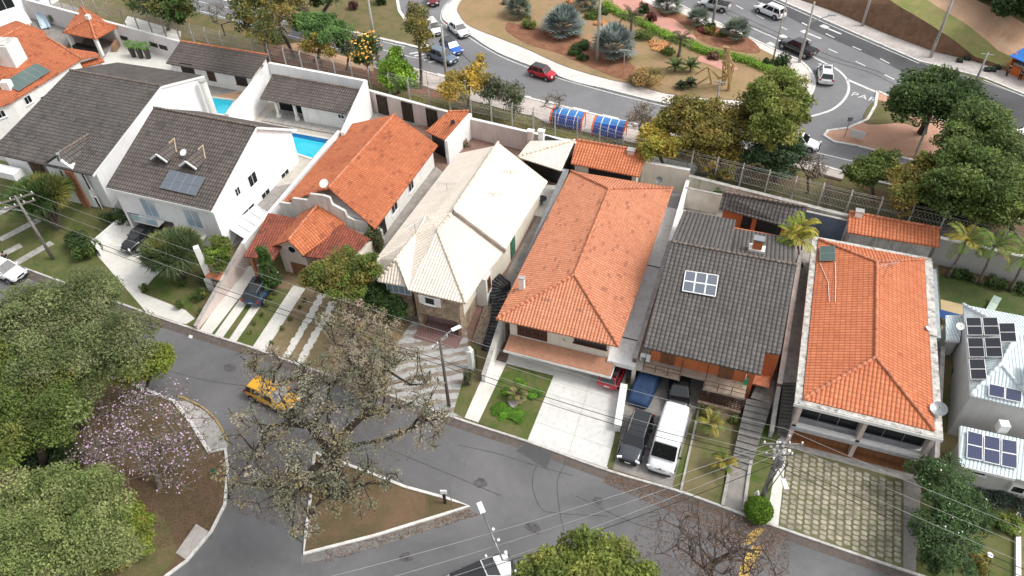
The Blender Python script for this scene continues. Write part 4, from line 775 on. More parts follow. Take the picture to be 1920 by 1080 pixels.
# ---- H4 cream
t = thing('house', (-22, 39.2, 0), 'sprawling house with pale cream tiled roof over stone clad front and brown garage gate', 'house', 'houses along the street')
Z = 4.5; a = at(765, 543, Z); b = at(873, 569, Z); ap = at(820, 432, 6.7); c1 = at(905, 520, Z); c2 = at(948, 468, Z); r0 = at(846, 400, 7.1); r1 = at(934, 272, 7.1); E1 = at(1027, 340, 4.7); L1 = at(857, 288, 4.7); L0 = at(706, 484, Z); lf = at(745, 500, 5.2)
B0 = at(743, 485, 5.9); B1 = at(778, 441, 6.1); b1 = at(708, 527, 4.3); b2 = at(763, 537, 4.3)
E0 = at(948, 466, 4.9); ru = r0+X3(.15, .2, .35); r1u = r1+X3(0, 0, .3); 
roof(t, [[a, b, ap], [b, c1, c2, r0, ap], [r0, a, ap] if 0 else [ap, r0, at(800, 400, 6.2), B1, a], [ru, r1u, E1, E0], [r0, r1, L1, L0, B1], [b1, b2, B0], [b2, a, B1, B0], [b1, B0, B1, L0]], CT, [(r0, ap), (ap, b), (ru, r1u), (B0, B1), (B0, b1), (B0, b2)], RIDC, .12)
MB().beam(ru+X3(0, -.12, -.3), E0+X3(0, -.12, -.3), .08, .55).build('fascia', mat('grey_fascia', (.35, .3, .26), .8, .2, 2), t)
mb = MB(); fx0, fx1 = a.x+.5, -20.1; mb.prism([(fx0, 39.4), (fx1, 39.4), (fx1, 48), (fx0, 48)], 1.9, 4.4); mb.prism([(fx0, 40.6), (fx1, 40.6), (fx1, 48), (fx0, 48)], -.3, 1.9); mb.prism([(fx1-.35, 39.4), (fx1, 39.4), (fx1, 40.6), (fx1-.35, 40.6)], -.3, 1.9); mb.prism([(fx0, 39.4), (fx0+.3, 39.4), (fx0+.3, 40.6), (fx0, 40.6)], -.3, 1.9); mb.prism([(b1.x+.5, b1.y+.5), (b2.x, b2.y+.5), (b2.x+.2, b2.y+6), (b1.x+.5, b1.y+6)], -.3, 2.7); mb.build('stone_wall', STONE, t)
mb = MB(); mb.prism([(L0.x+.6, L0.y+1), (fx1+.05, 43), (E1.x-.6, E0.y+.5), (E1.x-.6, E1.y-.6), (L1.x+.6, L1.y-.6)], -.3, 4.4); mb.prism([(b1.x+.5, b1.y+.5), (b2.x, b2.y+.5), (b2.x+.2, b2.y+6), (b1.x+.5, b1.y+6)], 2.7, 4.15); mb.prism([(fx1+.004, 40), (fx1+.1, 40), (fx1+.1, 47), (fx1+.004, 47)], 2.2, 4.4); mb.build('wall', CREAM, t)
W = Wall((fx0, 39.4), (fx1, 39.4)); window(t, W, (806, 564), .9, .8, WMETAL, GLASS, panes=1); u, z = W.hit(806, 564); 
for s_ in (-.75, .75): mb = MB(); W.box(mb, u+s_, z, .5, .95, 0, .08); mb.build('shutter', WMETAL, t)
W = Wall((b1.x+.5, b1.y+.5), (b2.x, b2.y+.5)); window(t, W, None, 2.2, 1.1, WMETAL, GLASSB, panes=4, at_=(W.L/2, 3.35), sill=False)
W = Wall((fx0+.3, 40.6), (fx1-.35, 40.6)); gate = brickmat('brown_gate_lattice', (.13, .06, .055), (.12, .055, .05), (.3, .2, .19), 3.0, 0, .5, .5, .05); mb = MB(); W.box(mb, W.L/2, .95, W.L-.1, 1.85, .02, .1); mb.build('garage_door', gate, t)
mb = MB().box(((fx0+fx1)/2, 39.2, .06), (fx1-fx0, 2.4, .06)); mb.build('garage_floor', gate, t)
W = Wall((E1.x-.6, E0.y+.5), (E1.x-.6, E1.y-.6)); door(t, W, (961, 464), 1.2, 2.0, mat('green_door', (.04, .14, .08)), leafs=1)
mb = MB().box((-19.6, 43.6, 2.3), (1.0, 1.3, 3.4)); o = mb.build('entrance_porch', WHITE, t); window(t, Wall((-19.1, 42.95), (-19.1, 44.25)), None, .6, 1.2, WOODM, at_=(.65, 3.1))
for p in ((958, 330), (925, 372)): antenna(t, onp(*p, r0, r1, E1), .6, .2)
antenna(t, at(780, 440, 6.1), 1.3, 1.2); antenna(t, at(838, 352, 6.2), .5, 0.3)
mb = MB(); sp = [(948, 540), (932, 552), (938, 572), (935, 598), (926, 622), (916, 645)]
p_ = smoothpts([tuple(at(x, y, 1.0)[:2]) for x, y in sp], 5, False); n = len(p_)
for i in range(n-1):
    q0, q1 = Vector((*p_[i], 0)), Vector((*p_[i+1], 0)); d = (q1-q0).normalized(); s = Vector((-d.y, d.x, 0))*.75; z = 2.2*(1-i/(n-1))+.12; mb.prism([(k.x, k.y) for k in (q0-s, q0+s, q1+s*.97, q1-s*.97)], -.2, z)
tag(mb.build('slate_steps', mat('black_slate', (.025, .025, .028), .5, .4, 4, (.2, .2, .2), .5, .2)), 'curving flight of black slate steps beside the cream roofed house', 'stairs')
p = [at(885, 640, .2), at(912, 648, .2), at(930, 580, 1.0), at(912, 560, 1.0)]; tag(MB().slab(p, .2).build('planting_bed', mat('gravel_bed', (.25, .2, .15), .95, .3, 4)), kind='structure')
# ---- H3
t = thing('house', (-37, 41, 0), 'house with weathered orange gable roof behind a white stepped parapet and low red tiled porch', 'house', 'houses along the street')
FL, FR, BR, BL = at(528, 380, 4.5), at(703, 429, 4.5), at(821, 272, 4.5), at(656, 233, 4.5); r0, r1 = at(616, 352, 6.1), at(740, 214, 6.1)
roof(t, [[FR, BR, r1, r0], [BL, FL, r0, r1]], OT, [(r0, r1)], RIDO)
fy = FL.y+.35; mb = MB(); x0, x1 = FL.x+.5, FR.x-.5; mb.prism([(x0, fy, 4.35), ((x0+x1)/2, fy, 5.8), (x1, fy, 4.35), (x1, BR.y-.5, 4.35), ((x0+x1)/2, BR.y-.5, 5.8), (x0, BR.y-.5, 4.35)], -.3, None) if 0 else mb.prism([(x0, fy), (x1, fy), (x1, BR.y-.5), (x0, BR.y-.5)], -.3, 4.35); xm = r0.x; mb.add([X3(x0, BR.y-.4, 4.35), X3(x1, BR.y-.4, 4.35), X3(xm, BR.y-.4, 5.85), X3(x0, BR.y-.6, 4.35), X3(x1, BR.y-.6, 4.35), X3(xm, BR.y-.6, 5.85)], [(0, 1, 2), (3, 5, 4), (0, 1, 4, 3), (1, 2, 5, 4), (2, 0, 3, 5)]); mb.build('wall', WHITE, t)
PW = Wall((FL.x-.2, fy-.25), (FR.x+.2, fy-.25)); out = [(522, 376), (548, 380), (551, 369), (579, 373), (583, 361), (608, 364), (620, 368), (625, 381), (648, 393), (653, 404), (668, 411), (688, 413), (694, 425)]
top = [PW.hit(*p) for p in out]; poly = [(u, z) for u, z in top]+[(PW.L, 2.5), (0, 2.5)]; poly[0] = (0, poly[0][1]); poly[len(top)-1] = (PW.L, poly[len(top)-1][1]); n = len(poly); mb = MB(); vs = [PW.pt(u, z, o) for o in (0, .25) for u, z in poly]; mb.add(vs, [tuple(range(n)), tuple(range(2*n-1, n-1, -1))]+[(i, (i+1) % n, n+(i+1) % n, n+i) for i in range(n)]); mb.build('stepped_parapet', mat('stained_white', (.62, .6, .56), .85, .08, 1, (.2, .17, .14), .5), t)
ga, gl, gr = at(540, 451, 4.9), at(511, 460, 3.7), at(568, 478, 3.7); gt = at(598, 381, 5.3); gl2, gr2 = at(560, 402, 3.9), at(649, 420, 3.9)
roof(t, [[gl, ga, gt, gl2], [ga, gr, gr2, gt]], OT, [(ga, gt)], RIDO, name='porch_roof')
gl0 = gl; mb = MB(); gy = gl.y+.3; mb.add([X3(gl.x+.3, gy, -.3), X3(gr.x-.3, gy, -.3), X3(gr.x-.3, gy, 3.55), X3(ga.x, gy, 4.75), X3(gl.x+.3, gy, 3.55), X3(gl.x+.3, gy+3.2, -.3), X3(gr.x-.3, gy+3.2, -.3), X3(gr.x-.3, gy+3.2, 3.55), X3(ga.x, gy+3.2, 4.75), X3(gl.x+.3, gy+3.2, 3.55)], [(0, 1, 2, 3, 4), (9, 8, 7, 6, 5), (0, 5, 6, 1), (1, 6, 7, 2), (2, 7, 8, 3), (3, 8, 9, 4), (4, 9, 5, 0)]); mb.build('gable_wall', PINKW, t)
W = Wall((gl.x+.3, gy), (gr.x-.3, gy)); u, z = W.hit(548, 467); c = W.pt(u, z, .02); o = MB().tube([c, c+W.n*.07], .42, 20).build('window', WHITE, t); MB().tube([c+W.n*.02, c+W.n*.09], .36, 20).build('pane', GLASS, o)
door(t, W, None, 1.7, 1.7, WOODM, at_=(W.L*.62, .9)); mb = MB(); W.box(mb, W.L*.62, .85, 2.2, 2.1, .0, .02); 
l0 = [at(457, 481, 3.3), at(512, 488, 3.3), at(560, 410, 4.1), at(503, 399, 4.2)]; l1 = [at(566, 480, 3.2), at(650, 490, 3.3), at(694, 447, 4.0), at(640, 420, 4.2)]
roof(t, [l0, l1], RT, name='side_roof', t=.12)
mb = MB(); mb.prism([(l0[0].x+.2, l0[3].y-1.0), (gl.x+.3, l0[3].y-1.0), (gl.x+.3, l0[3].y), (l0[0].x+.2, l0[3].y)], -.3, 3.4); mb.build('porch_wall', CREAM, t); mb = MB(); mb.prism([(gr.x-.3, gy+1.5), (FR.x-.4, gy+1.5), (FR.x-.4, fy), (gr.x-.3, fy)], -.3, 3.1); mb.build('porch_wall', WOODM if 0 else CREAM, t)
mb = MB(); a = l0[0]; mb.box((a.x+.5, a.y+.35, 1.5), (.32, .32, 3.2)); mb.build('column', mat('terracotta_column', (.45, .2, .12)), t)
dish(t, r0+X3(-.2, -.2, .55), .45); W = Wall((x1, fy), (x1, BR.y-.5))
for p, w_, h_ in (((739, 389), 1.2, 1.0), ((770, 349), 1.1, 1.0)): window(t, W, p, w_, h_)
door(t, W, (716, 430), 1.6, 1.8, BLACK)
# ---- H2
t = thing('house', (-52, 42.2, 0), 'white house whose dark brown roof carries two small roof gables and grey solar collectors', 'house', 'houses along the street')
x0, x1, y0, yr, y1 = -58.3, -46.0, 42.0, 51.1, 56.8; F0, F1, R0, R1, K0, K1 = X3(x0, y0, 5.9), X3(x1, y0, 5.9), X3(x0, yr, 9.55), X3(x1, yr, 9.55), X3(x0, y1, 5.9), X3(x1, y1, 5.9)
roof(t, [[F0, F1, R1, R0], [R0, R1, K1, K0]], DT2, [(R0, R1)], RIDD, .18, [(R1, K1), (R1, F1), (F0, F1)])
gp = lambda x: [(x, y0+.45, 5.95), (x, yr, 9.35), (x, y1-.45, 6.05)]
mb = MB(); xs = (x0+.3, x1-.3); pts = [(y0+.45, 5.9), (yr, 9.3), (y1-.45, 5.95)]
vs = [X3(x, y, z) for x in xs for y, z in [(pts[0][0], 2.7)]+pts+[(pts[2][0], 2.7)]]; mb.add(vs, [(0, 1, 2, 3, 4), (9, 8, 7, 6, 5), (0, 5, 6, 1), (1, 6, 7, 2), (2, 7, 8, 3), (3, 8, 9, 4), (4, 9, 5, 0)])
mb.prism([(-52.0, y0+.45), (xs[1], y0+.45), (xs[1], y1-.45), (-52.0, y1-.45)], -.3, 2.7); mb.prism([(xs[0], y0+5), (-52.0, y0+5), (-52.0, y1-.45), (xs[0], y1-.45)], -.3, 2.7); mb.prism([(xs[0], y0+.45), (xs[0]+.3, y0+.45), (xs[0]+.3, y0+5), (xs[0], y0+5)], -.3, 2.7); mb.build('wall', WHITE2, t)
W = Wall((xs[1], y0+.45), (xs[1], y1-.45))
for p, w_, h_ in (((473, 336), 1.3, 1.3), ((445, 359), .7, .9), ((535, 330), 1.4, 1.2), ((499, 368), 1.4, 1.3), ((467, 397), 1.9, 1.0), ((445, 421), .9, 1.0)): window(t, W, p, w_, h_)
W = Wall((xs[0], y0+.45), (xs[1], y0+.45))
for p, w_ in (((281, 390), 1.7), ((363, 410), 1.8)): window(t, W, p, w_, 2.1, WMETAL, GLASSB, panes=2, sill=False)
for p in ((283, 405), (362, 432)): u, z = W.hit(*p); mb = MB(); W.box(mb, u, z-.3, 3.0, .12, 0, .9); o = mb.build('balcony', WHITE, t); mb = MB(); W.box(mb, u, z+.15, 3.0, .75, .85, .9); mb.build('glass_rail', GLASSB, o)
panels(t, (F0, F1, R1), [(321, 320), (386, 334), (368, 369), (302, 354)], 4, 2, .15, cm=COLL, fm=METAL, name='solar_collector')
for p in ((313, 287), (367, 300)):
    c = onp(*p, F0, F1, R1); s = (9.55-5.9)/(yr-y0); hw = .95; d = 1.5; ap0, ap1 = c+X3(0, -d*.8, 0), c+X3(0, d, 0); z = c.z+d*s; ap0.z = c.z+.62; ap1.z = c.z+.62+.1
    l_ = [c+X3(-hw, -d*.8, -.05), c+X3(-hw, d*.2, .1)]; r_2 = [c+X3(hw, -d*.8, -.05), c+X3(hw, d*.2, .1)]
    o = MB().slab([l_[0], ap0, ap1, l_[1]], .12).slab([ap0, r_2[0], r_2[1], ap1], .12).build('roof_gable', DT2, t); mb = MB(); mb.beam(l_[0]+X3(-.05, -.06, -.02), ap0+X3(0, -.06, 0), .1, .2); mb.beam(r_2[0]+X3(.05, -.06, -.02), ap0+X3(0, -.06, 0), .1, .2); mb.build('bargeboard', WMETAL, o); mb = MB(); caps(mb, ap0.lerp(ap1, .7), ap1, .06, .2); caps(mb, r_2[1], ap1, .06, .2); mb.build('ridge_cap', mat('sand_ridge', (.5, .38, .26)), o)
dish(t, onp(350, 292, F0, F1, R1, .5), .35); mb = MB().box((-45.95, 54.5, 3.3), (.5, .4, 2.6)); 
# ---- H1
t = thing('house', (-66, 43.6, .5), 'largest dark roofed white house at left, with a front roof gable and brown wall strips', 'house', 'houses along the street')
x0, x1, y0, yr, y1 = -75.2, -61.5, 43.6, 55.9, 62.4; F0, F1, R0, R1, K0, K1 = X3(x0, y0, 5.6), X3(x1, y0, 5.6), X3(-74, yr, 8.95), X3(x1, yr, 8.95), X3(-74, y1, 6.7), X3(x1, y1, 6.9)
roof(t, [[F0, F1, R1, R0], [R0, R1, K1, K0]], DT, [(R0, R1)], RIDD, .18, [(R1, K1), (R1, F1)])
mb = MB(); xs = (-74.0, x1-.1); pts = [(y0+.5, 5.55), (yr, 8.7), (y1-.3, 6.6)]; vs = [X3(x, y, z) for x in xs for y, z in [(pts[0][0], -.3)]+pts+[(pts[2][0], -.3)]]; mb.add(vs, [(0, 1, 2, 3, 4), (9, 8, 7, 6, 5), (0, 5, 6, 1), (1, 6, 7, 2), (2, 7, 8, 3), (3, 8, 9, 4), (4, 9, 5, 0)]); mb.build('wall', WHITE2, t)
c = onp(112, 300, F0, F1, R1); da = at(108, 288, 7.0); db = onp(166, 254, F0, F1, R1, .1); dl, dr = at(80, 307, 5.5), at(140, 318, 5.5)
roof(t, [[dl, da, db], [da, dr, db]], DT, [(da, db)], RIDD, .15, name='roof_gable'); mb = MB(); gy = y0+.15; mb.add([X3(dl.x+.3, gy, -.3), X3(dr.x+.6, gy, -.3), X3(dr.x+.6, gy, 5.2), X3(da.x, gy, 6.7), X3(dl.x+.3, gy, 5.4)]+[X3(dl.x+.3, gy+1, -.3), X3(dr.x+.6, gy+1, -.3), X3(dr.x+.6, gy+1, 5.2), X3(da.x, gy+1, 6.7), X3(dl.x+.3, gy+1, 5.4)], [(0, 1, 2, 3, 4), (9, 8, 7, 6, 5), (0, 5, 6, 1), (1, 6, 7, 2), (2, 7, 8, 3), (3, 8, 9, 4), (4, 9, 5, 0)]); mb.build('gable_wall', WHITE2, t)
mb = MB().tube([at(108, 288, 7.3), at(112, 300, 6.4)], .2, 8); mb.build('vent_pipe', METAL, t)
W = Wall((xs[0], gy), (xs[1], gy)); brn = brickmat('brown_brick_strip', (.35, .13, .07), (.4, .16, .09), (.3, .15, .1), 4)
u, z = W.hit(143, 345); mb = MB(); W.box(mb, u, 2.6, .95, 5.6, 0, .22); mb.build('brick_strip', brn, t)
for p, h_ in (((122, 335), 2.2), ((162, 340), 2.0), ((185, 382), 1.8)): window(t, W, p, .4, h_, WMETAL, GLASS, panes=1, sill=False)
u, z = W.hit(65, 308); door(t, W, None, 1.8, 2.0, WOOD, at_=(u, 4.3)); mb = MB().box((-73.0, 43.0, 3.9), (3.0, 1.2, .8)); mb.build('balcony', WHITE2, t); window(t, W, None, 2.6, 1.8, WMETAL, GLASSB, at_=(1.8, 1.6), sill=False)
a = at(375, 152, 7); b = at(390, 205, 3.4); tag(MB().tube([X3(-60.6, 61.0, 1.9), X3(-60.6, 61.0, 7.0)], .42, 14).build('water_column', WHITE, t)); MB().tube([X3(-60.6, 61.0, 7.0), X3(-60.6, 61.0, 7.15)], .48, 14).build('column_cap', CONC, t)
# ---- H0 far left
t = thing('house', (-88, 55, 2), 'pale house with orange roof, white tank box and row of solar collectors at far left', 'house', 'houses along the street')
q = [at(-45, 215, 5.8), at(18, 193, 5.8), at(153, 110, 5.8), at(130, 91, 6.2), at(87, 69, 6.8), at(84, 58, 7.1), at(52, 46, 7.5), at(-45, 92, 7.5)]
roof(t, [q, [q[6], q[7], at(-45, 68, 6.5), at(30, 38, 6.5)], [at(150, 110, 5.7), at(187, 104, 5.3), at(180, 98, 5.3), at(130, 90, 6.2)], [at(139, 121, 4.8), at(146, 128, 4.6), at(196, 115, 4.6), at(188, 106, 4.8)]], OT, [(q[6], q[7]), (q[2], q[4])], RIDO)
mb = MB(); c = Vector((q[6].x, q[6].y, 0)); w0 = [Vector((p.x, p.y, 0)) for p in (q[0], q[1], q[2], q[3], q[6], q[7])]; cen = sum(w0, Vector())/6; mb.prism([tuple((cen+(p-cen)*.94)[:2]) for p in w0], 1, 5.6); mb.build('wall', WHITE, t)
pw = [(cen+(p-cen)*.94) for p in w0]; W = Wall(pw[1], pw[2])
for p in ((52, 187), (83, 186)): window(t, W, p, .9, .9, WMETAL)
W = Wall(pw[0], pw[1]); window(t, W, (2, 214), .8, .8)
c = onp(22, 115, q[1], q[2], q[6]); mb = MB().box(c+X3(0, 0, 1.0), (2.6, 2.4, 3.0), .25); o = mb.build('water_tank_house', WHITE, t, bevel=.08); MB().box(c+X3(0, 0, 2.55), (2.3, 2.1, .12), .25).build('lid', CONCW, o); dish(t, c+X3(-.4, -1.5, .8), .75); mb = MB().box(onp(15, 165, q[1], q[2], q[6], .3), (1.0, .9, 1.2), .3).build('vent_box', WHITE, t)
panels(t, (q[1], q[2], q[6]), [(3, 158), (68, 120), (96, 135), (36, 173)], 5, 1, .15, cm=COLG, fm=METAL, name='solar_collector')
t = thing('house', (-112, 72, 2), 'corner of a white house with curved white canopy, cut off by the top left corner', 'house', 'houses along the street')
mb = MB(); a = at(-60, 30, 5); b = at(32, 2, 5); mb.prism([(a.x, a.y), (b.x, b.y), (b.x-1, b.y+8), (a.x-1, a.y+8)], 1, 8.5); mb.build('wall', WHITE2, t); W = Wall(a, b); window(t, W, (8, 8), 2.4, 2.0, WMETAL)
mb = MB(); A, B = at(-40, 75, 4.4), at(60, 42, 4.4); C, D = at(34, 12, 6.2), at(-60, 40, 6.2)
for k in range(8):
    s0, s1 = k/8, (k+1)/8; f = lambda P, Q, s: P.lerp(Q, s)+X3(0, 0, 1.0*math.sin(s*math.pi)); mb.slab([f(A, D, s0), f(B, C, s0), f(B, C, s1), f(A, D, s1)], .1)
mb.build('curved_canopy', WHITE, t, True); mb = MB().box((A+B)/2-X3(0, 0, 1.4), ((B-A).length*.9, .2, 2.6), math.atan2(B.y-A.y, B.x-A.x)); mb.build('canopy_wall', WHITE, t)
# ---- H8
t = thing('house', (22, 41, 0), 'grey house with pale blue tiled roof covered in solar panels at the right edge', 'house', 'houses along the street')
Z = 5.0; e0, e1 = at(1819, 741, Z), at(1990, 782, Z); e3, e2 = at(1806, 571, Z), at(1990, 606, Z); a0 = at(1877, 682, 6.3); a1 = at(1905, 625, 6.9); a2 = X3(a1.x+8, a1.y, 6.9)
roof(t, [[e0, e3, a1, a0], [e0, a0, at(1950, 772, Z)], [a0, a1, a2, at(1990, 782, Z), at(1950, 772, Z)], [e3, e2, a2, a1]], BT, [(e0, a0), (a0, a1), (a0, at(1950, 772, Z)), (a1, e3)], RIDB, .12)
mb = MB(); mb.prism([(e0.x+.15, e0.y+.15), (e1.x, e1.y+.15), (e2.x, e2.y-.4), (e3.x+.15, e3.y-.4)], -.3, 4.9); mb.build('wall', mat('pale_grey_render', (.55, .54, .52), .85, .05, .5, (.25, .23, .2), .3), t)
for q in ([(1812, 599), (1841, 599), (1845, 632), (1816, 632)], [(1843, 599), (1872, 599), (1877, 632), (1847, 632)], [(1815, 637), (1845, 637), (1849, 673), (1819, 673)], [(1847, 637), (1878, 637), (1882, 673), (1851, 673)], [(1818, 677), (1848, 677), (1853, 715), (1822, 715)]): panels(t, (e0, e3, a0), q, 1, 2, .2)
panels(t, (e0, e3, a0), [(1880, 622), (1911, 622), (1915, 657), (1884, 657)], 1, 2, .9)
for q in ([(1852, 720), (1882, 727), (1881, 749), (1851, 743)], [(1883, 727), (1914, 734), (1913, 756), (1882, 750)]): panels(t, (e0, a0, at(1950, 772, Z)), q, 1, 1, .2, cm=CELLB)
panels(t, (a0, a1, a2), [(1917, 685), (1950, 690), (1950, 735), (1917, 729)], 1, 2, .4)
s0, s1, s2, s3 = at(1773, 591, 4.2), at(1774, 636, 4.0), at(1800, 638, 4.0), at(1806, 591, 4.2); roof(t, [[s1, s2, s3, s0]], BT, name='side_roof', fascia=[(s1, s2)], t=.1); MB().prism([(s1.x+.2, s1.y+.2), (s2.x, s2.y+.2), (s3.x, s3.y-.2), (s0.x+.2, s0.y-.2)], 1, 3.9).build('side_wall', mat('pale_grey_render', (.5, .5, .5)), t)
W = Wall((e0.x+.15, e3.y-.4), (e0.x+.15, e0.y+.15)) if 0 else Wall((e3.x+.15, e3.y-.4), (e0.x+.15, e0.y+.15)); window(t, W, (1777, 697), 1.8, 2.0, BLACK, GLASS)
l = [at(1802, 798, 3.1), at(2000, 842, 3.1), at(2000, 925, 3.0), at(1905, 897, 2.9), at(1800, 872, 2.9)]; roof(t, [l], BT, name='front_roof', t=.12, fascia=[(l[4], l[3]), (l[4], l[0])])
MB().prism([(l[4].x+.4, l[4].y+.4), (l[3].x, l[3].y+.4), (l[2].x, l[2].y+.4), (l[1].x, l[1].y), (l[0].x+.4, l[0].y-.1)], -.3, 2.8).build('front_wall', mat('pale_grey_render', (.5, .5, .5)), t)
for q in ([(1812, 810), (1841, 817), (1840, 867), (1810, 861)], [(1843, 818), (1873, 824), (1873, 875), (1842, 868)], [(1876, 825), (1905, 830), (1905, 882), (1875, 876)]): panels(t, (l[0], l[1], l[4]), q, 1, 2, .18, cm=CELLB)
W = Wall((l[4].x+.4, l[4].y+.4), (l[3].x, l[3].y+.4)); window(t, W, (1832, 885), 1.1, .4, panes=1); u, z = W.hit(1905, 915); mb = MB(); W.box(mb, u, 1.6, 1.0, .8, 0, .3); o = mb.build('window', WHITE, t); mb = MB(); W.box(mb, u, 1.6, .7, .55, .29, .32); mb.build('pane', GLASS, o)
mb = MB().box(at(1880, 800, 3.4), (.65, .6, .8), .2); mb.build('vent_box', WHITE, t); mb = MB().beam(at(1796, 660, 4.9)-X3(0, 0, .3), at(1818, 620, 5)-X3(0, 0, .3), .3, .2); dish(t, at(1800, 612, 5.2), .3)
W = Wall((e0.x+.15, e0.y+.15), (e1.x, e1.y+.15)); door(t, W, None, 1.6, 1.6, BLACK, at_=(5.6, 3.8))
# ---- garden buildings at the rear
def annex(label, px, zf, zr, mt, wm, rm=None, name='garden_pavilion', cat='outbuilding', overhang=.35, walls=True, back=0):
    fl, fr, br, bl = at(*px[0], zf), at(*px[1], zf), at(*px[2], zr), at(*px[3], zr); t = thing(name, ((fl.x+fr.x)/2, fl.y, 2), label, cat, 'garden buildings behind the houses'); roof(t, [[fl, fr, br, bl]], mt, [(bl, br)], rm or RIDO, .14)
    if walls: mb = MB(); o = overhang; b_ = back; mb.prism([(fl.x+o, fl.y+o+b_, zf-.1), (fr.x-o, fr.y+o+b_, zf-.1), (br.x-o, br.y-.1, zr-.2), (bl.x+o, bl.y-.1, zr-.2)], 1.5, None); mb.build('wall', wm, t)
    return t, fl, fr, br, bl
t, fl, fr, br, bl = annex('low white outbuilding with brown grey tiled roof and dark window beside the small pool', [(311, 118), (471, 146), (502, 103), (338, 77)], 4.4, 5.6, DT2, WHITE, RIDO)
W = Wall((fl.x+.35, fl.y+.35), (fr.x-.35, fr.y+.35)); window(t, W, (453, 152), 1.6, 1.0, WOOD); door(t, W, (396, 141), 1.2, 1.6, WOOD); door(t, W, (352, 130), 2.0, 1.6, BLACK)
t, fl, fr, br, bl = annex('white pool pavilion with dark roof and two round columns by the swimming pool', [(487, 184), (648, 213), (672, 168), (511, 140)], 4.6, 5.7, DT2, WHITE, RIDD, back=1.6)
W = Wall((fl.x+.35, fl.y+1.95), (fr.x-.35, fr.y+1.95)); mb = MB().box((fl.x+7.9, fl.y+1.3, 3.2), (5.4, 1.9, 2.5)); mb.build('side_room', WHITE, t); W3 = Wall((fl.x+5.2, fl.y+.35), (fl.x+10.6, fl.y+.35)); window(t, W3, (640, 218), .8, .5)
mb = MB(); W.box(mb, 2.8, 3.3, 4.4, 2.2, 0, .05); mb.build('glass_doors', GLASS, t); mb = MB().box((fl.x+5.6, fl.y+.4, 2.12), (11, 2.6, .2)); mb.build('terrace', CONC, t); mb = MB().box((fl.x+5.6, fl.y+.45, 4.42), (11, .3, .25)); mb.build('beam', WHITE, t)
for x in (1.7, 4.2): c = X3(fl.x+x, fl.y+.45, 2.2); o = MB().tube([c, c+X3(0, 0, 2.2)], .19, 14).build('column', WHITE, t, True); MB().tube([c, c+X3(0, 0, .35)], .3, 14).build('column_base', WHITE, o)
t, fl, fr, br, bl = annex('small orange monopitch roof with a black flue pipe at the pink striped wall', [(798, 246), (838, 264), (879, 208), (840, 209)], 4.6, 5.2, OT, WHITE)
MB().tube([at(849, 229, 4.9), at(849, 229, 6.1)], .16, 10).tube([at(849, 229, 6.0), at(849, 229, 6.3)], .26, 10).build('flue_pipe', BLACK, t)
mb = MB(); a, b = fr, br; mb.prism([(fr.x, fr.y-.5), (fr.x+.3, fr.y-.5), (br.x+.3, br.y), (br.x, br.y)], 1.5, 4.95); mb.build('side_wall', WHITE2, t); W = Wall((fl.x+.35, fl.y+.35), (fr.x-.35, fr.y+.35)); mb = MB(); W.box(mb, W.L/2, 3.1, W.L*.8, 2.2, 0, .05); mb.build('glass_door', GLASS, t)
t = thing('garden_pavilion', (-24, 66, 2), 'cream roofed open patio shelter with two small chimneys, dark inside', 'outbuilding', 'garden buildings behind the houses')
c = [at(970, 294, 4.7), at(1052, 320, 4.7), at(1078, 263, 5.5), at(994, 264, 5.2), at(992, 312, 4.7)]; ap = at(1020, 272, 5.9); roof(t, [[c[0], c[1], c[2]], [c[0], c[2], c[3]]], CT, [(c[0], c[2])], RIDC, .12)
for p in ((995, 258), (1015, 258)): g = at(*p, 5.4); o = MB().box(g, (.55, .5, 1.5)).build('chimney', PINKW if p[0] < 1000 else WHITE, t); MB().box(g+X3(0, 0, .85), (.75, .6, .1)).build('chimney_cap', WHITE, o)
mb = MB().prism([(c[0].x+.3, c[0].y+1.2), (c[1].x-.3, c[1].y+1.2), (c[1].x+.5, c[1].y+5), (c[0].x+1.5, c[0].y+5)], 1.5, 4.5); mb.build('back_wall', BLACK, t); mb = MB()  # block painted black in place of the shade inside the open shelter
for p in (c[0], c[1]): mb.box((p.x+.2, p.y+.3, 3.2), (.25, .25, 2.9))
mb.build('post', WHITE, t)
t, fl, fr, br, bl = annex('orange tiled monopitch outbuilding with a pale chimney behind the speckled orange roof', [(1070, 306), (1199, 331), (1212, 284), (1081, 262)], 4.6, 5.6, OT3, CREAM); chimney(t, at(1183, 290, 5.2), .7, .5, PINKW)
W = Wall((fl.x+.35, fl.y+.35), (fr.x-.35, fr.y+.35)); mb = MB(); W.box(mb, W.L*.58, 3.4, W.L*.7, 1.6, 0, .05); mb.build('glass_doors', GLASS, t)
t, fl, fr, br, bl = annex('orange walled outbuilding with dark grey tiled roof, behind the grey roofed house', [(1351, 390), (1482, 427), (1512, 388), (1356, 360)], 4.6, 5.9, GT, ORANGEW, RIDD, back=.4)
W = Wall((fl.x+.35, fl.y+.75), (fr.x-.35, fr.y+.75)); door(t, W, (1399, 418), .9, 1.7, BLACK, leafs=1); mb = MB(); W.box(mb, W.L*.75, 3.3, W.L*.42, 2.0, 0, .05); mb.build('glass_doors', GLASS, t)
mb = MB(); W.box(mb, W.L*.52, 3.2, .35, 2.5, 0, .4); W.box(mb, W.L*.98, 3.2, .3, 2.5, 0, .4); mb.build('column', ORANGEW, t)
t, fl, fr, br, bl = annex('long narrow orange tiled outbuilding with a white chimney behind the parapet house', [(1589, 435), (1761, 463), (1763, 428), (1592, 397)], 4.7, 5.2, OT3, CONCW, back=.2); chimney(t, at(1609, 405, 5.1), .6, .5)
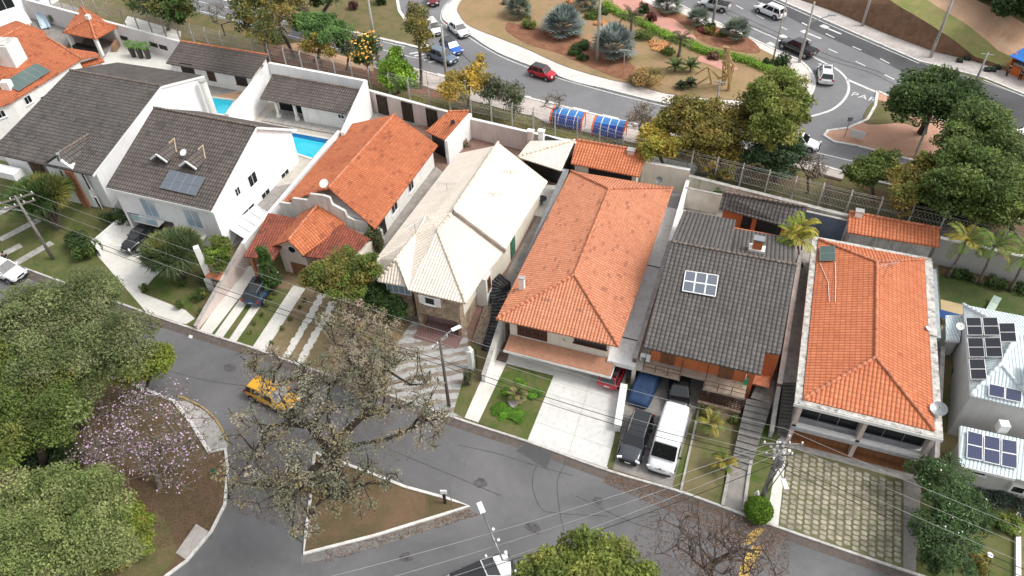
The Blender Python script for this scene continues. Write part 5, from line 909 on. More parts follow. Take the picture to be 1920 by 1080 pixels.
t = thing('gazebo', tuple(G(160, 100)), 'open gazebo with orange pyramid roof and white columns in the far left back yard', 'gazebo'); c = [at(118, 61, 4.7), at(179, 73, 4.7), at(220, 50, 4.7), at(152, 11, 4.7)]; ap = at(167, 36, 6.1)
roof(t, [[c[0], c[1], ap], [c[1], c[2], ap], [c[2], c[3], ap], [c[3], c[0], ap]], OT, [(c[k], ap) for k in range(4)], RIDO, .12); MB().box(ap+X3(0, 0, .3), (.5, .5, .6)).build('finial', WHITE, t)
cen = sum(c, Vector())/4
for p in c: q = cen+(p-cen)*.86; MB().box((q.x, q.y, 3.3), (.4, .4, 2.8)).build('column', WHITE, t)
q = [cen+(p-cen)*.8 for p in c]; MB().beam(X3(q[2].x, q[2].y, 2.5), X3(q[1].x+1.2, q[1].y+1.2, 2.5), .5, 1.0).build('counter', mat('brick_counter', (.32, .2, .12)), t); MB().beam(X3(q[3].x, q[3].y, 3.2), X3(q[0].x, q[0].y, 3.2), .25, 2.4).build('back_wall', WHITE, t)
MB().beam(X3(q[0].x, q[0].y, 2.45), X3(q[1].x-1, q[1].y, 2.45), .9, .8).build('barbecue_counter', BLACK, t)
# ---- boundary walls
R_ = lambda px, z: at(*px, z).xy
fence_beam('boundary_wall', 'white back wall with small dark openings behind the gazebo and potted palms', 'wall', R_((-60, -30), 4.9), R_((500, 122), 4.9), 4.9, 4.9, .3, mat('mauve_white_render', (.66, .62, .62), .85, .05, .5), WHITE)
W = Wall(R_((-60, -30), 4.9), R_((500, 122), 4.9)); wt = bpy.data.objects['boundary_wall']
for p in ((235, 71), (290, 83), (308, 88)): u, z = W.hit(*p); mb = MB(); W.box(mb, u, z, 1.5, .6, .15, .2); mb.build('opening', BLACK, wt)
fence_beam('boundary_wall', 'tall bright white wall behind the pool pavilion', 'wall', R_((504, 118), 6.2), R_((686, 152), 6.2), 6.2, 6.2, .3, WHITE2, WHITE)
fence_beam('boundary_wall', 'tall bright white side wall dividing the small pool yard from the pool pavilion yard', 'wall', R_((502, 120), 6.0), R_((425, 212), 5.4), 6.0, 5.2, .35, WHITE2, WHITE)
fence_beam('boundary_wall', 'tall bright white side wall right of the swimming pool', 'wall', R_((686, 152), 6.2), R_((640, 240), 5.6), 6.2, 5.0, .35, WHITE2, WHITE)
a = at(636, 246, 4.8); fence_beam('boundary_wall', 'low white wall running from the pool down to the red tiled porch', 'wall', a.xy, R_((455, 457), 2.6), 4.8, 2.6, .3, WHITE2, WHITE)
fence_beam('boundary_wall', 'pale rendered wall beside the white driveway with the blue car', 'wall', R_((455, 457), 2.6), R_((366, 612), .5), 2.6, .5, .3, PINKW, CONC)
p0, p1 = R_((686, 168), 4.6), R_((845, 211), 4.6); wt = fence_beam('boundary_wall', 'pale pink back wall with three dark planted panels', 'wall', p0, p1, 4.6, 4.6, .3, PINKW, WHITE); W = Wall(p0, p1); gw = mat('planted_panel', (.04, .028, .02), .95, .4, 5, (.08, .06, .03), .6, .3, .8)
for p in ((719, 195), (766, 210), (812, 222)): u, z = W.hit(*p); mb = MB(); W.box(mb, u, 3.1, 1.5, 2.7, .15, .24); mb.build('planted_panel', gw, wt)
fence_beam('boundary_wall', 'pinkish white back wall behind the cream roofed house', 'wall', R_((880, 222), 4.4), R_((1080, 268), 4.4), 4.4, 4.4, .3, PINKW, WHITE)
fence_beam('boundary_wall', 'cream yard wall right of the orange outbuilding with pale chimney', 'wall', R_((1206, 303), 4.9), R_((1294, 319), 4.9), 4.9, 4.9, .3, CREAM, WHITE); dish(bpy.data.objects['boundary_wall.008'] if 'boundary_wall.008' in bpy.data.objects else None, at(1236, 337, 4.2), .35, (0, -1, .5), METAL)
fence_beam('boundary_wall', 'mildewed cream back wall along the wire fence behind the dark tiled outbuilding', 'wall', R_((1292, 330), 4.7), R_((1590, 405), 4.7), 4.7, 4.7, .35, mat('mildewed_cream', (.6, .56, .46), .9, .1, 1, (.12, .12, .09), .7), CONC)
fence_beam('yard_wall', 'bright cream inner wall of the yard left of the dark tiled outbuilding', 'wall', R_((1285, 352), 4.3), R_((1353, 366), 4.3), 4.3, 4.3, .2, mat('pale_cream', (.72, .69, .6)), CONC)  # inner yard wall in one even, paler cream
p0, p1 = R_((1513, 389), 4.6), R_((1590, 406), 4.6); p0 = (p0[0], p0[1]-.5); p1 = (p1[0], p1[1]-.5); fence_beam('yard_wall', 'blue painted yard wall between the dark and the orange outbuildings', 'wall', p0, p1, 4.5, 4.5, .2, mat('slate_blue_paint', (.12, .16, .22), .8, .1, 1), CONC)
fence_beam('boundary_wall', 'plain grey back wall behind the lawn with three palms', 'wall', R_((1763, 446), 4.8), R_((2100, 522), 4.8), 4.8, 4.8, .3, mat('plain_grey', (.43, .42, .4), .85, .05, .4), WHITE)
fence_beam('boundary_wall', 'grey capped wall between the cream roofed house and the speckled orange roof', 'wall', R_((1062, 318), 4.6), R_((941, 596), 3.0), 4.6, 3.0, .45, mat('wall_beige', (.5, .46, .42)), mat('grey_cap', (.2, .2, .2), .7, .1, 2)); fence_beam('boundary_wall', 'white stepped wall end beside the narrow white path', 'wall', R_((940, 600), 2.7), R_((906, 700), 1.2), 2.7, .9, .3, WHITE, CONC)
fence_beam('boundary_wall', 'white topped wall between the speckled orange roof and the grey roofed house', 'wall', R_((1290, 338), 4.3), R_((1257, 452), 4.0), 4.3, 4.0, .3, WHITE, WHITE); fence_beam('boundary_wall', 'brown topped wall beside the grey terrace', 'wall', R_((1256, 455), 3.6), R_((1190, 672), 2.8), 3.6, 2.8, .3, mat('brown_wall', (.2, .1, .07), .9, .2, 2), CONC)
fence_beam('boundary_wall', 'concrete wall between the orange walled house and the steep side stairs', 'wall', R_((1502, 470), 4.0), R_((1462, 720), 2.9), 4.0, 2.9, .3, mat('wall_umber', (.2, .13, .1), .9, .2, 2), CONC); fence_beam('stair_wall', 'low concrete wall left of the steep side stairs', 'wall', R_((1461, 722), 2.6), R_((1446, 812), .6), 2.6, .7, .25, GREYW, CONC)
fence_beam('garden_wall', 'low white wall with ledges beside the white driveway and the dark suv', 'wall', R_((1170, 722), .8), R_((1158, 800), .7), .9, .8, .45, WHITE, WHITE)
fence_beam('yard_wall', 'grey wall between the parapet house and the pale blue roofed house', 'wall', R_((1755, 870), 1.5), R_((1768, 650), 3.0), 1.6, 3.0, .25, GREYW, CONC)
fence_beam('yard_wall', 'white low wall between the oleander and the dark car driveway at far left', 'wall', R_((172, 455), .9), R_((233, 405), 1.5), .9, 1.6, .25, WHITE2, WHITE); fence_beam('yard_wall', 'white end wall at the mouth of the left white driveway', 'wall', R_((172, 450), 1.2), R_((188, 470), .7), 1.3, .8, .3, WHITE2, WHITE)
# ---- chain link fence along the back walls
FB = [R_(p, 4.8) for p in ((-60, -38), (200, 32), (500, 112), (690, 158), (880, 212), (1080, 256), (1210, 300), (1295, 322), (1590, 398), (1765, 438), (2000, 492))]; FB = [(x-.1, y+.7) for x, y in FB]
t = thing('wire_fence', (FB[4][0], FB[4][1], 2), 'long concrete post and wire mesh fence behind the back walls', 'fence'); mb = MB(); k = 0; wire = mat('fence_wire', (.42, .41, .38), .7, .2, 4)
for a, b in zip(FB, FB[1:]):
    a, b = Vector((*a, 2)), Vector((*b, 2)); L = (b-a).length; n = max(1, round(L/2.6)); d = (b-a)/n
    for i in range(n):
        p = a+d*i; MB().box(p+X3(0, 0, 2.1), (.14, .14, 4.3)).tube([p+X3(0, 0, 4.2), p+X3(0, .35, 4.6)], .06, 4).build('post', CONC, t)
    m_ = int(L/.28); u = (b-a)/m_
    for i in range(m_): p = a+u*i; mb.beam(p+X3(0, 0, 2.6), p+u*3+X3(0, 0, 4.2), .013, .013); mb.beam(p+X3(0, 0, 4.2), p+u*3+X3(0, 0, 2.6), .013, .013)
    for z in (2.6, 3.4, 4.2): mb.beam(a+X3(0, 0, z), b+X3(0, 0, z), .02, .02)
    for z in (4.35, 4.5): mb.beam(a+X3(0, .2, z), b+X3(0, .2, z), .02, .02)
mb.build('wire_mesh', wire, t)
# ============================================================= VEHICLES
TYRE = mat('tyre', (.018, .018, .018), .9, .05); RIM = glossy('rim', (.4, .41, .42), .3, .8); LAMPG = glossy('headlight_glass', (.75, .77, .8), .1); REDG = glossy('tail_light', (.4, .01, .01), .15); PLATE = mat('number_plate', (.6, .6, .6), .5); CGL = glossy('car_glass', (.012, .014, .016), .05, 0, 0, .8)
def carpaint(n, c, r=.3): return glossy('paint_'+n, c, r, 0, .6)
def loft(st, name, mt, par, sub=2):
    """st: (x, half width, z bottom, z top, half width top)"""
    mb = MB(); vs = []; K = 12
    for x, wd, zb, zt, wt in st:
        zm = zb+(zt-zb)*.55
        for s in (1, -1):
            L = [(0, zb), (wd*.86, zb), (wd*.98, zb+.1), (wd, zm), (wt, zt-.05), (wt*.8, zt), ]
            for y, z in (L if s == 1 else L[::-1]): vs.append((x, y*s, z))
    # ring: 6 pts + 6 mirrored; the two centre-bottom points coincide, nudge them
    vs = [(x, (y if abs(y) > 1e-6 else (.05 if (i % K) < 6 else -.05)), z) for i, (x, y, z) in enumerate(vs)]
    n = len(st); fs = [(i*K+j, i*K+(j+1) % K, (i+1)*K+(j+1) % K, (i+1)*K+j) for i in range(n-1) for j in range(K)]; fs += [tuple(range(K))[::-1], tuple((n-1)*K+j for j in range(K))]
    mb.add(vs, fs); return mb.build(name, mt, par, True, sub)
def cabin(par, xb0, xr0, xr1, xb1, zb, zr, wb, wr, paint, pm=None, rooft=.05, sun=False, bpill=(.5,), back=True):
    """glasshouse: base rear/front x, roof rear/front x"""
    def frus(mb, e=0.0, z0=zb, z1=zr):
        B = [(xb0-e, -wb-e), (xb1+e, -wb-e), (xb1+e, wb+e), (xb0-e, wb+e)]; T = [(xr0-e, -wr-e), (xr1+e, -wr-e), (xr1+e, wr+e), (xr0-e, wr+e)]; vs = [(*p, z0) for p in B]+[(*p, z1) for p in T]; return vs
    v = frus(None); V = [Vector(p) for p in v]
    def pane(i, j, k, l, nm, sh=.93, off=.012):
        q = [V[i], V[j], V[k], V[l]]; c = sum(q, Vector())/4; n = (q[1]-q[0]).cross(q[3]-q[0]).normalized(); n = n if n.dot(c-Vector((c.x*.6, 0, c.z-.2))) > 0 else -n; q = [c+(p-c)*sh for p in q]; mb = MB(); mb.add([p+n*off for p in q]+[p-n*.02 for p in q], [(0, 1, 2, 3), (7, 6, 5, 4), (0, 4, 5, 1), (1, 5, 6, 2), (2, 6, 7, 3), (3, 7, 4, 0)]); return mb.build(nm, CGL, par)
    mb = MB(); mb.add(v, [(0, 3, 2, 1), (4, 5, 6, 7), (0, 1, 5, 4), (1, 2, 6, 5), (2, 3, 7, 6), (3, 0, 4, 7)]); mb.build('cabin', paint, par, bevel=.04)
    pane(1, 2, 6, 5, 'windshield'); 
    if back: pane(3, 0, 4, 7, 'rear_window', .86)
    for a, b, c, d in ((0, 1, 5, 4), (2, 3, 7, 6)):
        cuts = [0]+list(bpill)+[1]
        for s0, s1 in zip(cuts, cuts[1:]):
            q = [V[a].lerp(V[b], s0), V[a].lerp(V[b], s1), V[d].lerp(V[c], s1), V[d].lerp(V[c], s0)]; cc = sum(q, Vector())/4; q = [cc+(p-cc)*.88 for p in q]; y = math.copysign(.014, cc.y); mb = MB()
            mb.add([p+Vector((0, y, .004)) for p in q]+[p-Vector((0, y, 0)) for p in q], [(0, 1, 2, 3), (7, 6, 5, 4), (0, 4, 5, 1), (1, 5, 6, 2), (2, 6, 7, 3), (3, 7, 4, 0)]); mb.build('side_window', CGL, par)
    mb = MB().box(((xr0+xr1)/2, 0, zr+.015), (abs(xr1-xr0)*.97, wr*1.93, rooft)); mb.build('roof', pm or paint, par, bevel=.03)
    if sun: MB().box((xr1-.62, 0, zr+.045), (.75, wr*1.3, .012)).build('sunroof', CGL, par)
def wheels(par, xf, xr, tr, r=.33, w_=.22):
    for x in (xf, xr):
        for s in (1, -1):
            MB().tube([(x, s*(tr-.02), r+.02), (x, s*(tr+.035), r+.02)], r*1.17, 18).build('wheel_arch', BLACK, par)
            o = MB().tube([(x, s*(tr+.05-w_), r), (x, s*(tr+.05), r)], r, 20).build('wheel', TYRE, par, bevel=.02); mb = MB().tube([(x, s*(tr+.045), r), (x, s*(tr+.062), r)], r*.62, 16)
            for k in range(5): a = k*1.2566; mb.beam((x, s*(tr+.065), r), (x+math.cos(a)*r*.55, s*(tr+.065), r+math.sin(a)*r*.55), .07, .02)
            mb.build('rim', RIM, o)
def lights(par, xf, xr, w_, zf, zr, hw=.3, grille=True):
    for s in (1, -1):
        MB().box((xf, s*(w_-.22), zf), (.16, .36, .14), -s*.35).build('headlight', LAMPG, par, bevel=.02); MB().box((xr, s*(w_-.17), zr), (.12, .28, .2), s*.3).build('tail_light', REDG, par, bevel=.02)
    if grille: MB().box((xf+.1, 0, zf-.05), (.08, .75, .13)).box((xf+.12, 0, zf-.32), (.08, 1.1, .14)).build('grille', BLACK, par)
    MB().box((xf+.17, 0, zf-.22), (.02, .42, .12)).build('number_plate', PLATE, par); MB().box((xr-.09, 0, zr-.15), (.03, .42, .12)).build('number_plate', PLATE, par)
def mirrors(par, x, w_, z, paint):
    for s in (1, -1): MB().box((x, s*(w_+.1), z), (.14, .22, .15)).box((x, s*w_, z-.04), (.05, .1, .05)).build('mirror', paint, par, bevel=.02)
def rails(par, x0, x1, w_, z, mt):
    for s in (1, -1): MB().tube([(x0, s*w_, z), (x0+.1, s*w_, z+.07), (x1-.1, s*w_, z+.07), (x1, s*w_, z)], .03, 6).build('roof_rail', mt, par)
def suv(label, paint, kind='suv', pm=None, railm=None, sun=False, cat='car', L=4.4, sc=1.0, name='parked_car'):
    t = thing(name, (0, 0, 0), label, cat, 'parked and moving vehicles', local=True); hl = L/2; W_ = .9
    if kind == 'suv':
        loft([(-hl, .72, .42, .85, .66), (-hl+.12, .86, .3, 1.0, .8), (-hl+.6, .9, .25, 1.04, .84), (0, .9, .24, 1.02, .84), (hl-1.35, .9, .24, 1.0, .83), (hl-.9, .89, .25, .97, .78), (hl-.25, .86, .3, .86, .7), (hl-.03, .74, .36, .72, .6)], 'body', paint, t)
        cabin(t, -hl+.1, -hl+.42, .45, hl-1.2, .98, 1.56, .82, .66, paint, pm, sun=sun, bpill=(.22, .62)); z = .76; tr = .88; r = .35
    elif kind == 'hatch':
        loft([(-hl, .68, .42, .8, .62), (-hl+.12, .8, .3, .92, .74), (-hl+.6, .85, .22, .95, .79), (0, .85, .2, .94, .8), (hl-1.15, .85, .22, .93, .78), (hl-.75, .84, .24, .88, .73), (hl-.22, .8, .28, .76, .64), (hl-.02, .68, .34, .62, .54)], 'body', paint, t)
        cabin(t, -hl+.06, -hl+.4, .35, hl-1.05, .9, 1.43, .76, .6, paint, pm, sun=sun, bpill=(.22, .64)); z = .68; tr = .83; r = .31; W_ = .85
    elif kind == 'sedan':
        loft([(-hl, .7, .4, .82, .62), (-hl+.15, .84, .28, .93, .76), (-hl+.8, .87, .22, .96, .8), (0, .87, .2, .93, .81), (hl-1.4, .87, .22, .92, .79), (hl-.9, .86, .24, .87, .74), (hl-.25, .82, .28, .75, .66), (hl-.02, .7, .34, .62, .56)], 'body', paint, t)
        cabin(t, -hl+.62, -hl+1.15, .3, hl-1.25, .9, 1.4, .78, .6, paint, pm, sun=sun, bpill=(.14, .58)); z = .68; tr = .85; r = .32; W_ = .87
    elif kind == 'pickup':
        loft([(-hl, .84, .5, .98, .8), (-hl+.1, .9, .42, 1.05, .85), (-hl+.8, .92, .36, 1.08, .87), (0, .92, .34, 1.06, .87), (hl-1.4, .92, .34, 1.06, .86), (hl-.9, .91, .36, 1.03, .8), (hl-.25, .87, .4, .94, .74), (hl-.02, .76, .46, .8, .64)], 'body', paint, t)
        cabin(t, -hl+1.65, -hl+1.8, .55, hl-1.3, 1.04, 1.66, .83, .68, paint, pm, bpill=(.06, .55)); MB().box((-hl+.88, 0, 1.07), (1.4, 1.5, .1)).build('cargo_bed', BLACK, t); z = .84; tr = .9; r = .39; W_ = .92
        mb = MB()
        for s in (1, -1): mb.beam((-hl+1.6, s*.66, 1.1), (-hl+1.25, s*.66, 1.5), .06)
        mb.beam((-hl+1.25, -.66, 1.5), (-hl+1.25, .66, 1.5), .06); mb.build('roll_bar', BLACK, t)
    wheels(t, hl-.85, -hl+.8, tr, r); lights(t, hl-.12, -hl+.08, W_, z, z+.12); mirrors(t, hl-1.45, W_-.06, z+.28, paint)
    if railm: rails(t, -hl+.6, .3, .62, 1.6, railm)
    mb = MB()
    for s in (1, -1): mb.box((0, s*(W_-.01), .3), (L*.5, .04, .1))
    mb.build('sill_trim', BLACK, t); MB().box((hl-.06, 0, .38), (.2, 1.3, .12)).build('bumper_trim', BLACK, t, bevel=.03)
    t.scale = (sc,)*3; return t
def put(t, rear, front, z=0.0, zc=.7, label=None):
    a, b = G(*rear, zc), G(*front, zc); c = (a+b)/2; t.location = (c.x, c.y, H(c.x, c.y)+z); t.rotation_euler = (0, 0, math.atan2(b.y-a.y, b.x-a.x)); return t
CW = carpaint('white', (.78, .79, .8)); CB = carpaint('black', (.012, .012, .014), .15); CGR = carpaint('graphite', (.045, .05, .06), .2); CBL = carpaint('blue', (.02, .06, .13), .2); CRED = carpaint('red', (.45, .008, .02), .2); CSIL = carpaint('silver', (.4, .41, .42), .3); CBRB = carpaint('bright_blue', (.015, .12, .5)); CMAR = carpaint('maroon', (.14, .01, .015)); CGB = carpaint('grey_blue', (.13, .17, .22)); CYE = carpaint('yellow', (.75, .36, .01), .3)
put(suv('dark graphite suv with silver roof rails parked nose to street beside the white van', CGR, 'suv', CB, RIM, False, L=4.6), (1205, 783), (1180, 856))
put(suv('dark blue suv with silver roof rails parked under the red tiled carport', CBL, 'suv', CB, METAL, L=4.4), (471, 567), (506, 512), .05)
put(suv('black car half hidden in the white house carport behind the spiky yucca', CB, 'suv', L=4.4), (285, 420), (243, 462), .03)
put(suv('black hatchback parked under the orange house balcony next to the blue covered car', CB, 'hatch', L=4.2), (1276, 705), (1272, 752), .04)
put(suv('bright red hatchback mostly inside the garage of the white driveway house', CRED, 'hatch', CB, L=4.0), (1141, 716), (1163, 668), .04)
put(suv('white pickup with dark cargo bed stopped at the left kerb near the standing person', CW, 'pickup', L=5.0), (-40, 488), (50, 520), 0, .8)
put(suv('small red hatchback with black roof driving round the roundabout', CRED, 'hatch', CB, L=3.7, name='moving_car'), (996, 128), (1040, 141))
put(suv('white hatchback entering the roundabout from above, left of the other white car', CW, 'hatch', L=4.1, name='moving_car'), (803, 38), (822, 62))
put(suv('white sedan entering the roundabout from above, right of the other white car', CW, 'sedan', L=4.4, name='moving_car'), (846, 42), (874, 65))
put(suv('bright blue hatchback between the grey blue wagon and the two white cars', CBRB, 'hatch', CB, L=4.0, name='moving_car'), (832, 76), (860, 97))
put(suv('grey blue suv waiting beside the concrete pole at the junction', CGB, 'suv', L=4.6, name='moving_car'), (808, 96), (850, 112))
put(suv('maroon car at the top edge of the picture on the roundabout road', CMAR, 'hatch', L=4.0, name='moving_car'), (815, -14), (811, 6))
put(suv('white suv alone on the far avenue lanes at the top', CW, 'suv', CW, BLACK, L=4.6, name='moving_car'), (1462, 26), (1428, 12)) ; put(suv('silver small pickup on the avenue, top centre', CSIL, 'pickup', L=4.5, name='moving_car'), (1360, 12), (1320, 4))
put(suv('black pickup with open bed on the avenue beside the lamp post', CB, 'pickup', L=5.2, name='moving_car'), (1515, 96), (1478, 80)); put(suv('white suv with dark sunroof turning into the roundabout', CW, 'suv', None, BLACK, True, L=4.4, name='moving_car'), (1549, 147), (1548, 128))
put(suv('white car half hidden behind the big green tree on the lower road', CW, 'sedan', L=4.4, name='moving_car'), (1478, 258), (1520, 268)); put(suv('white car at the right edge by the zebra crossing', CW, 'sedan', L=4.4, name='moving_car'), (1900, 262), (1940, 246))
put(suv('dark roofed white car at the bottom edge of the street', CW, 'hatch', CB, L=4.6), (862, 1095), (936, 1062))
# yellow taxi-like car under the bare branched tree
put(suv('yellow car partly hidden by the branches of the big sparse tree', CYE, 'suv', L=4.7), (470, 722), (555, 760), 0)
# white van
t = thing('parked_van', (0, 0, 0), 'long white panel van with black windscreen parked between the dark suv and the garden', 'van', 'parked and moving vehicles', local=True)
loft([(-3.1, .9, .42, 2.25, .82), (-3.0, .97, .34, 2.38, .88), (-1.5, .99, .3, 2.46, .9), (.9, .99, .3, 2.46, .9), (1.35, .99, .3, 2.4, .88), (1.75, .99, .3, 2.0, .86), (2.15, .98, .3, 1.48, .84), (2.3, .97, .3, 1.3, .84), (2.85, .93, .32, 1.08, .76), (3.08, .8, .4, .8, .62)], 'body', CW, t)
mb = MB(); mb.add([(1.56, -.8, 2.4), (1.56, .8, 2.4), (2.34, .84, 1.5), (2.34, -.84, 1.5), (1.4, -.78, 2.3), (1.4, .78, 2.3), (2.14, .8, 1.42), (2.14, -.8, 1.42)], [(0, 1, 2, 3), (7, 6, 5, 4), (0, 4, 5, 1), (1, 5, 6, 2), (2, 6, 7, 3), (3, 7, 4, 0)]); mb.build('windshield', CGL, t, bevel=.03)
for s in (1, -1): mb = MB(); mb.add([(.75, s*.985, 1.35), (1.95, s*.985, 1.35), (1.45, s*.955, 2.02), (.75, s*.955, 2.05), (.75, s*.95, 1.35), (1.95, s*.95, 1.35), (1.45, s*.92, 2.02), (.75, s*.92, 2.05)], [(0, 1, 2, 3), (7, 6, 5, 4), (0, 4, 5, 1), (1, 5, 6, 2), (2, 6, 7, 3), (3, 7, 4, 0)]); mb.build('side_window', CGL, t)
wheels(t, 2.05, -1.9, .95, .36); lights(t, 2.88, -3.0, 1.0, .86, 1.1); mirrors(t, 1.75, 1.02, 1.45, BLACK); mb = MB()
for k in range(6): mb.box((-2.6+k*.62, 0, 2.462), (.04, 1.5, .02))
mb.build('roof_rib', CW, t); MB().box((3.03, 0, .42), (.16, 1.55, .2)).build('bumper', BLACK, t, bevel=.04); MB().tube([(2.98, 0, .98), (3.03, 0, .98)], .09, 12).build('emblem', RIM, t); put(t, (1266, 779), (1242, 862), 0, 1.3); t.scale = (.88, 1.06, .92)
# covered car
c = G(1210, 722, .6); t = thing('covered_car', (c.x, c.y, H(c.x, c.y)), 'car under a dark blue fitted tarpaulin in the carport', 'car', None, local=True); bl = mat('blue_tarpaulin', (.02, .05, .12), .7, .2, 1.5, bump=.5)
loft([(-2.1, .8, .02, .9, .7), (-1.9, .92, .02, 1.35, .74), (-.9, .95, .02, 1.5, .7), (.2, .95, .02, 1.48, .7), (.9, .95, .02, 1.0, .8), (1.7, .92, .02, .85, .75), (2.05, .8, .02, .6, .6)], 'tarpaulin', bl, t); mb = MB()
for x in (-1.2, 0, 1.2): mb.tube([(x, -.97, .05), (x, -.97, .25)], .03, 6)
mb.build('tie_strap', BLACK, t); t.rotation_euler.z = math.radians(-97)
# ============================================================= STREET FURNITURE
def upole(label, base, h, arms, r0=.17, name='utility_pole', mt=None, lamp=None, gear=True):
    """arms: (z, length, angle)"""
    b = G(*base); t = thing(name, tuple(b), label, 'utility pole' if name == 'utility_pole' else 'street lamp', None); T_ = b+X3(0, 0, h); MB().tube([b-X3(0, 0, .1), T_], [r0, r0*.6], 10).build('pole', mt or mat('pole_concrete', (.26, .245, .23), .9, .15, 1.5, (.1, .09, .08), .5), t, True)
    for z, L, a in arms:
        d = Vector((math.cos(a), math.sin(a), 0))*L/2; c = b+X3(0, 0, z); o = MB().beam(c-d, c+d, .1, .12).build('crossarm', mat('weathered_timber', (.2, .18, .16), .9, .2, 3), t); n = 4
        for k in range(n): p = c-d+d*2*(k+.15)/(n-.7); MB().tube([p+X3(0, 0, .06), p+X3(0, 0, .14), p+X3(0, 0, .16), p+X3(0, 0, .26)], [.03, .03, .06, .05], 8).build('insulator', WMETAL, o)
    if gear: MB().tube([b+X3(.25, -.1, h-2.4), b+X3(.25, -.1, h-1.5)], .2, 12).tube([b+X3(.25, -.1, h-1.5), b+X3(.25, -.1, h-1.44)], .1, 8).build('transformer', METAL, t)
    if lamp:
        z, L, a = lamp; d = Vector((math.cos(a), math.sin(a), 0)); c = b+X3(0, 0, z); MB().tube([c, c+d*L*.5+X3(0, 0, .5), c+d*L+X3(0, 0, .65)], .045, 6).build('lamp_arm', METAL, t); p = c+d*(L+.2)+X3(0, 0, .62); MB().box(p, (.75, .3, .12), a).build('lamp_head', WMETAL, t, bevel=.03)
    return t
PA, PB, PC = G(100, 486), G(842, 762), G(1424, 946)
upole('leaning concrete utility pole with two crossarms above the left lawn', (100, 486), 7.8, [(7.5, 3.0, .9), (6.8, 2.6, .9)], lamp=(6.0, 2.6, -2.7), gear=False)
upole('concrete utility pole with white led lamp over the diagonal stone driveway', (842, 762), 8.0, [(7.6, 1.6, 1.2)], .15, lamp=(7.7, 1.2, .9), mt=mat('dark_pole', (.12, .11, .1), .9, .1, 2), gear=False)
tp = upole('utility pole crowded with insulators, transformer and cables beside the clipped round bush', (1424, 946), 7.6, [(7.4, 2.6, .3), (6.9, 2.4, 1.2), (6.2, 1.8, .3)], .2, lamp=(5.0, 1.6, -1.2))
mb = MB(); 
for k in range(9): p = PC+X3(random.uniform(-.6, .8), random.uniform(-.5, .5), random.uniform(5.6, 7.3)); MB().tube([p, p+X3(0, 0, .32)], [.07, .1], 8).build('cutout_fuse', WMETAL if k % 2 else METAL, tp)
for k in range(7): a = PC+X3(random.uniform(-.3, .3), random.uniform(-.3, .3), 5.0+k*.2); mb.tube([a, a+X3(.5, .2, -.7), a+X3(.2, -.1, -1.8), PC+X3(.15, 0, 1.5)], .03, 5, False)
mb.build('cable_loops', BLACK, tp)
def cable(name, label, a, b, sag=.5, r=.02, mt=None, n=14, group='overhead cables'):
    a, b = Vector(a), Vector(b); pts = [a.lerp(b, k/n)-X3(0, 0, 4*sag*(k/n)*(1-k/n)) for k in range(n+1)]; o = MB().tube(pts, r, 5, False).build(name, mt or mat('cable_grey', (.3, .3, .3), .6), None, True); return tag(o, label, 'cable', group)
CBK = mat('cable_black', (.02, .02, .02), .7); CWH = mat('cable_pale', (.36, .36, .35), .6)
PD = PC+X3(34, -6, 0); PE = PA+X3(-30, 2, 0)
for k, (z, off, m_, r, s, nm) in enumerate(((7.6, -1.1, CWH, .012, .7, 'thin pale power line nearest the houses,'), (7.6, 0, CWH, .012, .8, 'middle thin pale power line'), (7.6, 1.1, CWH, .012, .9, 'thin pale power line nearest the street,'), (5.6, 0, CBK, .026, .9, 'upper thick black cable bundle sagging along the front yards'), (5.1, .05, CBK, .022, 1.1, 'lowest thick black cable sagging along the front yards'))):
    o_ = X3(0, -off, z)
    for (a, b), w_ in zip(((PE, PA), (PA, PB), (PB, PC), (PC, PD)), ('at far left', 'from the left pole to the middle pole', 'from the middle pole to the right pole', 'from the right pole out of the picture')): cable('power_line' if m_ is CWH else 'cable', (nm.split(',')[0]+' '+w_).replace(' sagging along the front yards', ''), a+o_, b+o_, s*.8, r, m_)
for k, (p0, p1) in enumerate((((1452, 800), (600, 1086)), ((1455, 822), (700, 1092)), ((1450, 850), (760, 1110)))): cable('power_line', ['pale wire, upper of three, crossing the street diagonally below the houses', 'pale wire, middle of three, crossing the street diagonally', 'pale wire, lowest of three, crossing the street diagonally'][k], PC+X3(-.6+.6*k, 0, 7.3), at(*p1, 7.0), .7, .013, CWH)
cable('cable', 'black cable crossing the street diagonally toward the bottom tree', PC+X3(0, 0, 5.2), at(700, 1130, 5.0), .8, .022, CBK)
# lamp over the street at the bottom
b = G(965, 1130); t = thing('street_lamp', tuple(b), 'street lamp with long arm and white head reaching over the street at the bottom', 'street lamp'); a = at(942, 1050, 6.6); h = at(906, 962, 7.2); MB().tube([b, X3(b.x, b.y, 6.0), a], [.12, .1, .06], 8).tube([a, h], .05, 6).build('pole', METAL, t, True); MB().beam(h, h+(h-a).normalized()*.7, .32, .12).build('lamp_head', WMETAL, t)
for k, (x, y) in enumerate(((925, 992), (935, 1012), (948, 1035))): MB().tube([at(x, y, 6.9), at(x, y, 7.15)], .09, 8).build('insulator', WMETAL, t)
